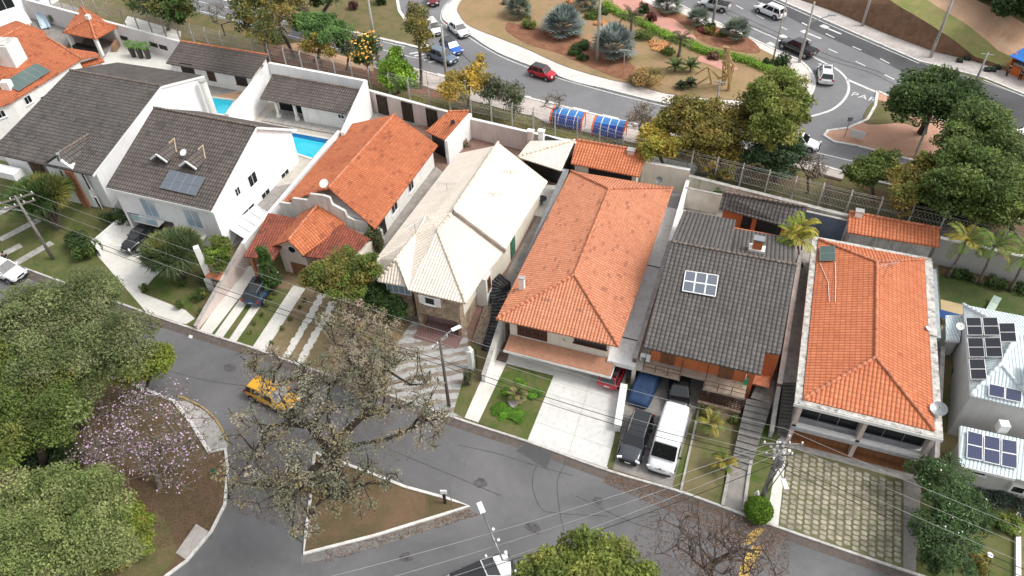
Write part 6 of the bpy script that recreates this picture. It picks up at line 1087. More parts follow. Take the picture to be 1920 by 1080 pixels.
# avenue poles
def avpole(label, base, top, r=.2, lamp=None, name='street_lamp'):
    g = G(*base); z = min(range(10, 160), key=lambda k: abs(project(g.x, g.y, g.z+k*.1)[1]-top[1]))*.1; t = thing(name, tuple(g), label, 'street lamp' if name == 'street_lamp' else 'utility pole'); T_ = g+X3(0, 0, z+.05); MB().tube([g, T_], [r, r*.6], 10).build('pole', CONC, t, True)
    if lamp:
        L, a, dz = lamp; d = Vector((math.cos(a), math.sin(a), 0)); c = T_-X3(0, 0, dz); MB().tube([c, c+d*L+X3(0, 0, .8)], .06, 6).build('lamp_arm', METAL, t); MB().box(c+d*(L+.3)+X3(0, 0, .85), (.9, .35, .14), a).build('lamp_head', METAL, t, bevel=.03)
    else: MB().beam(T_-X3(.7, 0, .2), T_+X3(.7, 0, -.2), .1).build('crossarm', CONC, t)
    return t
def project(x, y, z):
    v = np.array([x, y, z-CH]); return CR.dot(v)/f_.dot(v)*FPX+960, CD.dot(v)/f_.dot(v)*FPX+540
avpole('tall concrete lamp post on the verge above the left road', (710, 122), (700, -40), lamp=(2.2, .5, 1.5)); avpole('concrete pole in front of the grey blue suv', (838, 158), (836, 46), name='utility_pole')
avpole('tall lamp post standing before the silver palms on the roundabout', (1119, 117), (1136, -60), lamp=(2, 2, .5)); avpole('lamp post on the roundabout tip beside the black pickup', (1498, 118), (1535, 4), lamp=(2.2, .3, 2.5)); avpole('thin lamp post at the roundabout edge left of the black pickup', (1447, 123), (1480, -20), .12, lamp=(1.5, 2, .3))
avpole('lamp post on the far pavement, left one at the bank', (1616, 50), (1640, -60), lamp=(2, -2, .5)); avpole('lamp post on the far pavement, right one at the bank', (1744, 109), (1800, -60), lamp=(2, -2, .5)); avpole('concrete pole on the roundabout by the silver pickup', (1336, 46), (1345, -50), lamp=(2, -2, .5))
avpole('wooden pole rising from the bare soil triangle at right', (1714, 296), (1742, 226), name='utility_pole', r=.16); avpole('grey pole with crossarm between the orange tinged tree and the bamboo frame', (1338, 222), (1344, 152), name='utility_pole', r=.14); avpole('pole beside the wide dark tree near the kiosk', (1826, 160), (1852, 100), name='utility_pole', r=.15)
avpole('short garden light on the roundabout among mulch', (1168, 143), (1171, 92), .05, name='utility_pole'); avpole('thin pole behind the grey roof near the left of the bus shelters', (648 // 4.5+660, 176), (802, 130), .05, name='utility_pole')
# bus shelters
def shelter(label, px0, px1):
    a, b = G(*px0), G(*px1); t = thing('bus_shelter', tuple((a+b)/2), label, 'bus shelter', 'blue bus shelters', local=True); L = (b-a).length; t.rotation_euler.z = math.atan2(b.y-a.y, b.x-a.x); BL = glossy('blue_roof', (.01, .05, .32), .3); BL2 = glossy('light_blue_roof', (.05, .2, .5), .3); OG = mat('orange_frame', (.75, .12, .03), .5)
    prof = [(-.1, .35), (-.12, .9), (0, 1.3), (.3, 1.62), (.8, 1.8), (1.3, 1.85)]; n = 4
    for i in range(n):
        x0, x1 = -L/2+L*i/n+.04, -L/2+L*(i+1)/n-.04; mb = MB(); vs = [(x, y, z) for x in (x0, x1) for y, z in prof]+[(x, y+.04, z-.05) for x in (x0, x1) for y, z in prof]; m_ = len(prof); fs = []
        
        for nm_, sec, pm_ in (('back_panel', prof[:4], BL), ('roof_panel', prof[3:], BL2)):
            sec = list(sec)+[(y+.04, z-.05) for y, z in sec[::-1]]; q = len(sec); mb = MB(); mb.add([(x, y, z) for x in (x0, x1) for y, z in sec], [tuple(range(q)), tuple(range(q, 2*q))[::-1]]+[(k, (k+1) % q, q+(k+1) % q, q+k) for k in range(q)]); mb.build(nm_, pm_, t)
    for i in range(n+1): x = -L/2+L*i/n; mb = MB().tube([(x, y-.03, z+.03) for y, z in (prof if i in (0, n) else prof[3:])], .1 if i in (0, n) else .05, 5); mb.build('rib', OG if i in (0, n) else WMETAL, t)
    for x in (-L/2, L/2): MB().tube([(x, 0, 0), (x, -.1, .6)], .06, 6).tube([(x, 1.25, 0), (x, 1.25, 1.82)], .05, 6).build('post', OG, t)
    MB().box((0, .45, .5), (L*.85, .4, .07)).box((-L*.35, .45, .25), (.08, .3, .5)).box((L*.35, .45, .25), (.08, .3, .5)).build('bench', METAL, t); return t
shelter('left blue roofed bus shelter with orange end frames', (1032, 237), (1090, 249)); shelter('right blue roofed bus shelter, nearer the olive tree', (1110, 255), (1168, 266))
# kiosk
a, b = G(1885, 137), G(1945, 165); t = thing('kiosk', tuple((a+b)/2), 'orange street kiosk with blue awning on the far pavement', 'kiosk', local=True); t.rotation_euler.z = math.atan2(b.y-a.y, b.x-a.x); L = (b-a).length; MB().box((0, .9, .55), (L, 1.6, 1.1)).box((-L/2, .9, 1.3), (.15, 1.6, 2.4)).box((L/2, .9, 1.3), (.15, 1.6, 2.4)).box((0, 1.7, 1.3), (L, .1, 2.4)).build('stall_body', mat('orange_kiosk', (.7, .16, .03), .6), t)
MB().slab([X3(-L/2-.2, -.4, 2.3), X3(L/2+.2, -.4, 2.3), X3(L/2+.2, 1.8, 2.75), X3(-L/2-.2, 1.8, 2.75)], .1).build('awning', mat('blue_awning', (.04, .2, .6), .6), t); MB().box((0, .8, 1.25), (L*.9, .8, .3)).build('goods', mat('goods', (.5, .45, .4), .8, .4, 6), t)
for px, c, lab in (((1887, 146), (.03, .03, .035), 'black rubbish bag, left'),): pass
def bollard(label, px):
    g = G(*px); t = thing('manhole_box', tuple(g), label, 'planter', 'dark planting squares on the far pavement'); MB().box(g+X3(0, 0, .25), (.7, .7, .3)).build('box_body', BLACK, t); MB().tube([g+X3(0, 0, .4), g+X3(0, 0, .7)], [.3, .05], 8).build('sapling', mat('sapling', (.03, .05, .02)), t)
for k, p in enumerate(((1798, 117), (1812, 113), (1850, 134), (1860, 134), (1869, 130))): bollard('dark square planting box on the far pavement, number %s from the left' % ['one', 'two', 'three', 'four', 'five'][k], p)
# ---- people
SKIN = mat('skin', (.35, .2, .13), .6, .05); 
def person(label, g, rz, top, legs, pose='stand', hair=(.02, .015, .01)):
    g = Vector(g); t = thing('person', tuple(g), label, 'person', 'people standing outdoors', rz, True)
    def skin(name, nodes, edges, mt):
        me = bpy.data.meshes.new(name); me.from_pydata([n_[:3] for n_ in nodes], edges, []); o = bpy.data.objects.new(name, me); COL.objects.link(o); o.parent = t; me.materials.append(mt); m_ = o.modifiers.new('skin', 'SKIN'); me.skin_vertices.new() if not me.skin_vertices else None
        for v_, n_ in zip(me.skin_vertices[0].data, nodes): v_.radius = (n_[3], n_[4] if len(n_) > 4 else n_[3])
        me.skin_vertices[0].data[0].use_root = True; s = o.modifiers.new('sub', 'SUBSURF'); s.levels = 1; s.render_levels = 1; m_.use_smooth_shade = True; return o
    N_ = [(0, 0, .95, .15, .11), (0, 0, 1.15, .14, .1), (0, 0, 1.4, .17, .1), (0, 0, 1.5, .06), (0, .01, 1.6, .075, .09), (0, .02, 1.7, .075, .09), (.1, 0, .9, .1), (.11, .03, .5, .065), (.12, -.02, .1, .045), (.12, .1, .05, .04), (-.1, 0, .9, .1), (-.12, .1, .5, .065), (-.12, .02, .1, .045), (-.12, .14, .05, .04),
          (.2, 0, 1.42, .06), (.27, -.02, 1.15, .045), (.26, .15, .93, .035), (.26, .2, .86, .03), (-.2, 0, 1.42, .06), (-.27, -.02, 1.15, .045), (-.24, .16, .95, .035), (-.24, .21, .88, .03)]
    E_ = [(0, 1), (1, 2), (2, 3), (3, 4), (4, 5), (0, 6), (6, 7), (7, 8), (8, 9), (0, 10), (10, 11), (11, 12), (12, 13), (2, 14), (14, 15), (15, 16), (16, 17), (2, 18), (18, 19), (19, 20), (20, 21)]
    hb = len(N_)
    for s, b0 in ((1, 17), (-1, 21)):
        bx, by, bz = N_[b0][:3]
        for k in range(4): N_.append((bx+(k-1.5)*.018, by+.03, bz-.06+.006*abs(k-1.5), .009)); E_.append((b0, len(N_)-1))
        N_.append((bx-s*.045, by+.02, bz-.01, .01)); E_.append((b0, len(N_)-1))
    skin('body', N_, E_, SKIN)
    skin('shirt', [(0, 0, .93, .165, .125), (0, 0, 1.15, .155, .115), (0, 0, 1.4, .185, .115), (.2, 0, 1.42, .075), (.26, -.01, 1.22, .06), (-.2, 0, 1.42, .075), (-.26, -.01, 1.22, .06)], [(0, 1), (1, 2), (2, 3), (3, 4), (2, 5), (5, 6)], top)
    skin('trousers', [(0, 0, .95, .165, .125), (.1, 0, .88, .115), (.11, .03, .5, .08), (.12, -.02, .12, .06), (-.1, 0, .88, .115), (-.12, .1, .5, .08), (-.12, .02, .12, .06)], [(0, 1), (1, 2), (2, 3), (0, 4), (4, 5), (5, 6)], legs)
    MB().tube([(0, -.01, 1.64), (0, 0, 1.72), (0, .0, 1.79)], [.105, .1, .04], 10).build('hair', mat('dark_hair', hair), t, True); MB().box((0, .125, 1.64), (.02, .03, .035)).build('nose', SKIN, t); return t
person('person in dark blue clothes standing on the lawn beside the white pickup', tuple(G(20, 497)), .6, mat('navy_cloth', (.02, .03, .06)), mat('dark_cloth', (.02, .02, .025)))
person('person in black standing left of the orange kiosk', tuple(G(1886, 144)), 2.0, BLACK, BLACK); person('person in black standing at the orange kiosk counter', tuple(G(1910, 152)), .3, BLACK, mat('dark_cloth', (.02, .02, .025)))
# ---- garden things
def pot(label, g, mtp, r=.22, h=.6, plant=True, z=None, rr=.4, cols=None, hh=.8):
    g = Vector(g); t = thing('potted_plant', tuple(g), label, 'potted plant', None); MB().tube([g, g+X3(0, 0, h)], [r*.65, r], 12).build('pot', mtp, t); n = 260; off = rng.normal(size=(n, 3)); off /= np.linalg.norm(off, axis=1)[:, None]; off *= np.array([rr, rr, hh/2])*(rng.uniform(.1, 1, n)**.4)[:, None]
    quads_mesh('foliage', leafquads(np.array(g)+np.array([0, 0, h+hh*.4])+off, .12, .35, .3), LEAF, t, tints(n, cols or [(.05, .12, .02), (.1, .18, .04)])); return t
pt = mat('pot_grey', (.3, .3, .29)); dp = mat('pot_dark', (.06, .05, .05))
pot('grey pot with small shrub on the terracotta balcony, left one', at(1036, 640, 2.1), pt, .24, .7, hh=.6, rr=.32); pot('grey pot with small shrub on the terracotta balcony, right one', at(1060, 647, 2.1), pt, .24, .7, hh=.6, rr=.32)
for k, p in enumerate(((252, 107), (266, 109), (280, 110))): pot(['left tall dark pot with bright green shrub by the white back wall', 'middle tall dark pot with bright green shrub by the white back wall', 'right tall dark pot with bright green shrub by the white back wall'][k], G(*p), dp, .42, 1.3, rr=.75, hh=1.3, cols=[(.12, .25, .03), (.07, .18, .02)])
c = G(1862, 572, .35); t = thing('sun_lounger', (c.x, c.y, H(c.x, c.y)), 'lone pale green sun lounger on the back lawn near the palms', 'lounger', local=True); t.rotation_euler.z = 1.2; lg = mat('pale_green_sling', (.42, .52, .45), .6); MB().box((-.25, 0, .32), (1.3, .62, .05)).build('seat', lg, t); MB().beam((.4, 0, .34), (.95, 0, .62), .62, .05).build('backrest', lg, t)
for x in (-.8, .35): [MB().box((x, s*.28, .16), (.05, .05, .32)).build('leg', WMETAL, t) for s in (1, -1)]
c = G(1790, 596, .7); t = thing('table', (c.x, c.y, H(c.x, c.y)), 'long blue topped table on the tan patch behind the pale blue roof', 'table', local=True); t.rotation_euler.z = -.1; MB().box((0, 0, .75), (2.4, 1.0, .05)).build('table_top', mat('blue_table', (.02, .07, .22)), t)
for x in (-1, 1): [MB().box((x, s*.4, .37), (.06, .06, .74)).build('leg', METAL, t) for s in (1, -1)]
sheet('tan_patch', [(1763, 562), (1805, 572), (1810, 640), (1765, 632)], .06, mat('tan_paving', (.5, .38, .22), .85, .1, 1))
for k, p in enumerate(((1016, 383), (1003, 372), (1022, 348))): g = G(*p); t = thing('patio_stool', tuple(g), ['black round patio table nearest the cream roof edge', 'black patio chair beside the cream roofed house wall', 'black patio table in front of the dark shelter'][k], 'table'); MB().tube([g+X3(0, 0, .7), g+X3(0, 0, .76)], .5, 14).build('top', BLACK, t); MB().tube([g, g+X3(0, 0, .7)], .07, 8).build('leg', BLACK, t)
# letterbox / meter cabinet with little tiled roof
g = G(416, 545); t = thing('meter_cabinet', tuple(g), 'small white meter cabinet with tiny orange roof by the strip driveway', 'meter box'); MB().box(g+X3(0, 0, 1.0), (1.2, .6, 2.0)).build('cabinet', WHITE, t); MB().slab([g+X3(-.8, -.5, 2.05), g+X3(.8, -.5, 2.05), g+X3(.8, .4, 2.4), g+X3(-.8, .4, 2.4)], .1).build('roof', RIDO, t)
for z in (.7, 1.4): MB().box(g+X3(0, -.32, z), (.9, .05, .5)).build('meter_door', mat('brown_metal', (.14, .1, .08), .5), t)
c4 = [at(428, 428, 2.4), at(462, 450, 2.3), at(506, 402, 2.9), at(478, 384, 3.0)]; t = thing('canopy', (c4[0].x, c4[0].y, 0), 'white translucent panel canopy along the wall left of the red tiled porch', 'canopy'); MB().slab(c4, .06).build('canopy_sheet', mat('milky_sheet', (.6, .62, .62), .4, .05, 1), t)
for k in range(5): MB().beam(c4[0].lerp(c4[3], k/4)+X3(0, 0, .05), c4[1].lerp(c4[2], k/4)+X3(0, 0, .05), .06).build('canopy_bar', WMETAL, t)
a = G(402, 542); t = thing('gate_pillar', tuple(a), 'tall white concrete pillar right of the spiky yucca', 'pillar'); MB().tube([a, a+X3(-.1, 0, 5.2)], [.4, .34], 4).build('pillar_shaft', WHITE, t); MB().box(a+X3(0, 0, .7), (.9, .7, 1.4)).build('pillar_base', WHITE, t)
g = G(884, 690); t = thing('gate_pillar', tuple(g), 'white rendered gate pillar with globe lamp and dark conduit by the white path', 'pillar'); MB().box(g+X3(0, 0, 1.1), (.45, .45, 2.3)).build('pillar_shaft', WHITE, t); MB().tube([g+X3(0, 0, 2.25), g+X3(0, 0, 2.4), g+X3(0, 0, 2.55), g+X3(0, 0, 2.65)], [.06, .17, .17, .05], 10).build('globe_lamp', WMETAL, t, True); MB().tube([g+X3(.5, .05, 0), g+X3(.5, .05, 2.5)], .06, 8).build('conduit', BLACK, t)
g = G(835, 944); t = thing('bin_post', tuple(g), 'slim black litter post with white sign plate on the triangular island tip', 'sign post'); MB().tube([g, g+X3(0, 0, 1.3)], [.09, .13], 8).build('post', BLACK, t); MB().box(g+X3(0, .02, 1.5), (.45, .1, .4), .3).build('plate', WMETAL, t); MB().tube([g+X3(.5, .05, 0), g+X3(.5, .05, 2.2)], .03, 6).build('thin_post', METAL, t)
g = G(404, 892); t = thing('litter_bin', tuple(g), 'small dark green bin on the park soil by the kerb', 'bin'); MB().tube([g+X3(0, 0, .3), g+X3(0, 0, .75)], [.12, .16], 10).build('bin_body', mat('bin_green', (.01, .09, .06)), t); MB().tube([g, g+X3(0, 0, .3)], .04, 6).build('post', METAL, t)
g = G(1604, 262); t = thing('road_sign', tuple(g), 'small white information board on the bare soil triangle edge', 'sign'); MB().box(g+X3(0, 0, .7), (1.6, .06, .9), -.2).build('board', WMETAL, t); MB().box(g+X3(0, .05, .3), (.08, .06, .6)).build('post', METAL, t)
g = G(1583, 258); t = thing('road_sign', tuple(g), 'thin grey sign post near the left tip of the bare soil triangle', 'sign'); MB().tube([g, g+X3(0, 0, 2.4)], .05, 6).build('post', METAL, t); MB().box(g+X3(0, 0, 2.3), (.5, .04, .5), .2).build('plate', METAL, t)
g = G(1416, 935); t = thing('garden_statue', tuple(g), 'small white garden ornament beside the clipped round bush', 'ornament'); MB().tube([g, g+X3(0, 0, .4), g+X3(0, 0, .6), g+X3(0, 0, .9), g+X3(0, 0, 1.05)], [.2, .12, .18, .1, .04], 10).build('figure', WMETAL, t, True)
g = G(1845, 1052); t = thing('garden_lamp', tuple(g), 'white garden spotlight on the lawn right of the oleander', 'lamp'); MB().tube([g, g+X3(0, 0, .5)], .06, 6).build('post', WMETAL, t); MB().tube([g+X3(0, 0, .5), g+X3(.05, 0, .9)], [.12, .2], 10).build('lamp_head', WMETAL, t)
# slide in the far left yard
a, b = G(88, 55), G(72, 12); t = thing('slide', tuple(a), 'pale blue slide against the back wall at far left', 'slide'); pb = mat('pale_blue_plastic', (.5, .62, .7), .4); MB().beam(X3(b.x, b.y, 5.0), X3(a.x, a.y, 2.2), 1.3, .1).build('chute', pb, t)
mb = MB()
for s in (-.7, .7): mb.beam(X3(b.x+s, b.y, 5.2), X3(a.x+s, a.y, 2.4), .1, .35)
mb.build('side_rail', pb, t); MB().box((b.x, b.y+.6, 3.4), (1.3, .8, 3.0)).build('ladder', pb, t)
# bamboo sculpture
bam = mat('bamboo', (.5, .35, .16), .7, .2, 3); g = G(1362, 160); t = thing('bamboo_sculpture', tuple(g), 'tall leaning bamboo pole frame on the right part of the roundabout', 'sculpture')
P1 = [at(1364, 90, 8.3), at(1363, 165, 2.2), at(1378, 120, 5.5), at(1357, 155, 2.2)]; mb = MB()
for a, b in (((1363, 88, 8.5), (1358, 158, 2.2)), ((1363, 88, 8.5), (1365, 168, 2.2)), ((1363, 88, 8.5), (1376, 118, 5.5)), ((1376, 118, 5.5), (1365, 168, 2.2)), ((1360, 100, 7), (1372, 125, 5)), ((1359, 115, 6), (1374, 135, 4)), ((1358, 130, 5), (1371, 145, 3.5)), ((1374, 110, 6), (1359, 140, 4)), ((1372, 128, 5), (1359, 155, 3))):
    for j in range(2): o_ = X3(random.uniform(-.3, .3), random.uniform(-.3, .3), 0); mb.tube([at(*a)+o_, at(*b)+o_], .09, 6)
mb.build('poles', bam, t); g = G(1330, 150); t = thing('bamboo_sculpture', tuple(g), 'low crossed bamboo poles left of the tall bamboo frame', 'sculpture')
for a, b in (((1305, 160, 2.2), (1330, 143, 4)), ((1327, 125, 5.2), (1334, 156, 2.2)), ((1327, 125, 5.2), (1350, 148, 3.2)), ((1303, 140, 3), (1328, 125, 4.6)), ((1345, 148, 3), (1370, 138, 4))): MB().tube([at(*a), at(*b)], .1, 6).build('bamboo_pole', bam, t)
# ============================================================= TREES AND PLANTS
GGR = [(.095, .12, .045), (.125, .145, .06), (.065, .09, .03), (.15, .15, .075)]; MID = [(.07, .105, .022), (.1, .135, .03), (.05, .075, .018), (.14, .145, .035)]; DRK = [(.03, .055, .015), (.045, .08, .02), (.02, .04, .012)]; YGR = [(.15, .18, .03), (.2, .2, .04), (.1, .14, .02)]
GARD = 1
OLV = [(.13, .12, .03), (.18, .14, .035), (.09, .09, .02), (.22, .16, .04)]; YEL = [(.36, .24, .04), (.3, .22, .05), (.2, .17, .04)]; BRI = [(.12, .2, .02), (.16, .25, .03), (.08, .15, .015)]; GRY = [(.13, .12, .085), (.1, .095, .06), (.17, .15, .11)]; PNK = [(.4, .28, .4), (.48, .38, .48), (.34, .22, .34)]
BRN = [(.22, .17, .13), (.17, .14, .1), (.12, .12, .06), (.28, .21, .17)]; FAR = 'trees on the verge behind the fence'; PKT = 'trees in the park'
# --- park, bottom left
ptree('large grey green tree covering the street corner at left', [(60, 610, 90), (130, 585, 85), (215, 645, 80), (110, 680, 90), (10, 600, 60), (165, 550, 55)], 7.5, GGR, (150, 800), nterm=300, nleaf=100000, size=.095, r0=.35, clump=1.15, rz=2.2, group=PKT, bark=TRUNKD, shell=.2)
ptree('mid green tree below the grey green one at the left edge', [(60, 740, 100), (140, 700, 60), (10, 830, 70), (110, 790, 60), (-40, 690, 80)], 7.0, MID+GGR[:1], (80, 900), nterm=210, nleaf=80000, size=.095, r0=.3, clump=1.1, rz=2.4, group=PKT, bark=TRUNKD, shell=.2)
ptree('small yellow green tree leaning over the park kerb', [(285, 680, 42), (240, 695, 36), (310, 690, 20)], 4.6, YGR, (265, 748), nterm=60, nleaf=7500, size=.12, r0=.13, clump=.7, rz=.9, group=PKT)
ptree('leafless tree with sparse pink blossom in the park', [(270, 800, 105), (330, 860, 60), (200, 850, 60)], 4.2, GRY, (300, 915), nterm=200, nleaf=2200, size=.08, r0=.2, clump=.7, rz=1.8, group=PKT, bark=TRUNKG, shell=.15, twigs=3, extra=(PNK, 1250, .07))
ptree('broad light green feathery tree at the bottom left corner', [(110, 985, 110), (30, 1010, 90), (150, 940, 60), (190, 1040, 60), (60, 930, 60)], 6.0, [(.11, .145, .045), (.145, .175, .06), (.075, .105, .03), (.17, .185, .075)], (120, 1120), nterm=250, nleaf=95000, size=.09, r0=.3, clump=1.0, rz=1.8, group=PKT, shell=.2)
ptree('small bright yellow green bush tree right of the feathery tree', [(262, 1000, 34), (235, 970, 28)], 2.2, YGR, (250, 1020), nterm=36, nleaf=6000, size=.1, r0=.1, clump=.6, rz=.8, group=PKT)
bush('dark green shrub under the pink blossom tree at left', 130, 900, 40, 2.2, DRK, 4000, .14, group=PKT); bush('dark understory shrub between the mid green tree and the blossom tree', 95, 850, 40, 2.5, DRK, 4000, .14, group=PKT); bush('dark shrub by the white wall end at left', 165, 480, 22, 2.0, DRK+MID[:1], 3000, .12); bush('low dark shrub at left below the yucca trees', 150, 465, 18, 1.6, DRK, 1800, .12)
bush('faded brown undergrowth below the feathery tree', 225, 1060, 30, 1.5, OLV, 2500, .12, group=PKT); bush('clipped hedge mass by the white carport wall', 225, 420, 22, 1.5, DRK, 3500, .09, cat='hedge', name='hedge')
# --- front gardens
spiky('large clump of sword leaved dracaenas with yellow tips before the leftmost dark roof', tuple(G(112, 430)), 3.4, 5.4, [(.08, .13, .035), (.2, .19, .05), (.1, .15, .04), (.06, .1, .03), (.09, .14, .035)], 8000, heads=26, lw=.055)
spiky('round spiky yucca clump beside the black car and white pillar', tuple(G(346, 520)), 3.2, 4.2, [(.1, .145, .055), (.12, .165, .07), (.22, .22, .07), (.075, .11, .045), (.11, .15, .06)], 11000, heads=34, lw=.05)
ptree('small bright green tree right of the white pillar', [(414, 468, 24), (408, 490, 20)], 3.2, MID+BRI[:1], (416, 515), nterm=30, nleaf=6500, size=.12, r0=.1, clump=.6, rz=1.2)
for k, (p, r) in enumerate((((340, 578), 8), ((378, 560), 14), ((345, 535), 9), ((383, 592), 10), ((273, 546), 6), ((388, 530), 12))): bush(['small round shrub at the white driveway kerb', 'dark rounded shrub by the statue garden', 'low shrub under the yucca', 'small shrub on the strip by the wall foot', 'tiny clipped ball at the driveway corner', 'dark shrub at the pillar foot'][k], *p, r, .8, MID+DRK, 900, .07, group='small shrubs in the yucca garden')
g = G(516, 545); tree('narrow dark green cypress beside the gable porch', [(g.x, g.y, 1.3, .75, .75, 1.3), (g.x, g.y, 3.0, .62, .62, 1.5), (g.x, g.y, 4.7, .33, .33, 1.2)], g, [(.03, .065, .015), (.05, .09, .02)], nterm=70, nleaf=13000, size=.08, r0=.1, clump=.33, name='cypress_tree', cat='cypress', fork=.9, flat=1.2)
ptree('round topped tree with rust tinged green crown before the cream roofed house', [(640, 510, 58), (600, 525, 36), (690, 510, 34), (650, 540, 40)], 4.4, [(.12, .12, .03), (.09, .13, .025), (.16, .12, .035), (.07, .11, .02)], (650, 590), nterm=130, nleaf=30000, size=.11, r0=.2, clump=.75, rz=1.4, shell=.3)
ptree('dark leafy shrub tree at the bay window corner', [(690, 560, 38), (715, 545, 24), (740, 580, 26)], 2.2, DRK+MID[:1], (700, 590), nterm=60, nleaf=12000, size=.12, r0=.14, clump=.7, rz=1.3)
bush('grey green shrub between the stepped parapet and cream roof', 705, 465, 17, 2.6, [(.09, .1, .04), (.06, .07, .03)], 3200, .11)
ptree('brown pink leaved tree over the stepping stones', [(660, 600, 50), (700, 630, 60), (640, 650, 45), (720, 670, 50), (680, 690, 45)], 4.0, BRN, (690, 745), nterm=120, nleaf=9500, size=.085, r0=.2, clump=.65, rz=1.9, bark=TRUNKD, shell=.2, twigs=1)
# --- the big sparse tree on the island
ptree('huge sparse tree with thick dark limbs and thin mossy leaves on the triangular island', [(640, 760, 110), (740, 740, 100), (560, 740, 90), (500, 870, 80), (790, 820, 65), (600, 880, 90), (700, 700, 80), (470, 800, 50), (680, 900, 70), (560, 930, 60), (455, 905, 50), (640, 640, 50), (600, 955, 65), (810, 740, 50), (480, 930, 45), (500, 700, 45)], 8.5, [(.19, .165, .125), (.23, .2, .15), (.12, .13, .075), (.17, .13, .06), (.15, .135, .1), (.09, .11, .075)], (640, 925), nterm=360, nleaf=21000, size=.085, r0=.5, clump=.66, rz=2.8, bark=TRUNKD, shell=.3, twigs=1, fork=.15)
# --- bottom trees
ptree('dense green tree rising from the bottom edge', [(1115, 1062, 74), (1030, 1090, 66), (1180, 1095, 56), (1100, 1110, 90)], 7.5, [(.1, .13, .025), (.13, .16, .035), (.065, .09, .02), (.16, .17, .04)], (1110, 1200), nterm=130, nleaf=30000, size=.13, r0=.25, clump=.9, rz=2.0, shell=.3)
ptree('leafless brown tree spreading over the street at the bottom right', [(1340, 1040, 95), (1290, 1020, 70), (1400, 1060, 60)], 6.0, [(.16, .1, .08), (.2, .13, .1)], (1310, 1150), nterm=120, nleaf=500, size=.06, r0=.2, clump=.8, rz=1.8, bark=mat('red_bark', (.11, .08, .065), .9, .2, 3), shell=.15, twigs=2)
t = thing('topiary_ball', tuple(G(1418, 968)), 'bright green clipped round bush beside the white strip path', 'bush'); g = G(1418, 968); n = 9000; off = rng.normal(size=(n, 3)); off /= np.linalg.norm(off, axis=1)[:, None]; C = np.array(g)+np.array([0, 0, .85])+off*np.array([.95, .95, .85])*(rng.uniform(.8, 1.04, n))[:, None]; C[:, 2] = np.maximum(C[:, 2], .05); quads_mesh('foliage', leafquads(C, .07, .5, .2), LEAF, t, tints(n, [(.075, .14, .015), (.11, .18, .02), (.05, .095, .012)])); MB().tube([g, g+X3(0, 0, .8)], .08, 6).build('stem', TRUNK, t)
ptree('large oleander with dark glossy leaves and scattered pale pink flowers', [(1765, 905, 52), (1800, 960, 50), (1750, 1000, 42), (1800, 1030, 36), (1730, 890, 28), (1775, 1060, 36)], 2.6, [(.05, .09, .03), (.08, .13, .05), (.035, .06, .02)], (1770, 1020), nterm=150, nleaf=26000, size=.13, r0=.15, clump=.65, rz=1.3, aspect=.3, extra=([(.8, .55, .6), (.8, .75, .72)], 60, .055), name='oleander', cat='shrub')
bush('low green fern bush on the right lawn', 1885, 985, 20, .9, MID+BRI[:1], 2200, .1); bush('grey green hedge along the pale grey house wall', 1870, 935, 40, .8, [(.04, .06, .04), (.06, .08, .06)], 4000, .08, stretch=1.3, name='hedge', cat='hedge'); bush('brownish shrub strip at the foot of the oleander', 1830, 1065, 16, 1.0, OLV, 1500, .09)
# small palms
def spalm(label, px, h, n=11, L=1.3, cols=None, wid=.35, group='small garden palms', droop=1.3, r=.07): g = G(*px); return palm(label, tuple(g), tuple(g+X3(.05, .03, h)), cols or [(.12, .18, .03), (.2, .22, .04), (.3, .26, .05)], n, L, droop, wid, r, group=group)
spalm('small palm in the middle of the light green garden ring', (968, 750), .7, 14, 1.0, [(.15, .18, .05), (.25, .22, .08)]); spalm('yellowing small palm by the stone planter', (1326, 815), 1.4, 12, 1.3); spalm('yellowing small palm halfway down the patchy lawn', (1352, 880), 1.0, 10, 1.2, [(.3, .25, .04), (.12, .17, .03)]); spalm('tiny palm against the bright cream yard wall', (1341, 385), 1.9, 8, .7, [(.1, .2, .03)], r=.03)
bush('low green shrub next to the stone planter', 1375, 790, 8, .6, MID, 900, .07); bush('flowering shrub between planter and lawn', 1322, 780, 14, 1.0, OLV+MID, 1600, .08)
RING = [(.075, .17, .015), (.1, .21, .02), (.05, .12, .01)]
for k, (p, r, s, a) in enumerate((((938, 771), 16, 1.3, -.4), ((968, 778), 16, 1.2, -.2), ((1000, 740), 14, 1.1, .3), ((975, 722), 12, 1.2, -.2), ((950, 735), 9, .9, .5))): bush(['bright low clipped groundcover lobe, front left of the ring', 'bright low clipped groundcover lobe, front right of the ring', 'bright low clipped groundcover lobe, right of the ring', 'bright low clipped groundcover lobe, rear of the ring', 'bright low clipped groundcover lobe, left of the ring'][k], *p, r, .28, RING, 5200, .05, 'groundcover', 'groundcover', 'lobes of the garden ring', s, 1.2, rz=a)
sheet('ring_stones', [(952, 752), (958, 742), (978, 745), (985, 752), (972, 758), (968, 766), (958, 763)], .09, WALK, True)
for k, p in enumerate(((518, 552), (508, 562), (502, 576), (492, 592), (478, 608), (470, 625), (572, 565), (562, 577), (545, 600), (530, 618), (510, 645))): bush('small tuft beside the white paved path, number %s from the top' % 'one two three four five six seven eight nine ten eleven'.split()[k], *p, 4, .4, MID, 260, .06, 'tuft', 'plant', 'tufts along the paved path')
bush('small shrub at the pillar of the diagonal stone driveway', 878, 722, 9, 1.6, [(.1, .09, .06), (.06, .08, .03)], 800, .08); bush('green shrub by the covered car', 1172, 735, 7, .9, DRK, 900, .07)
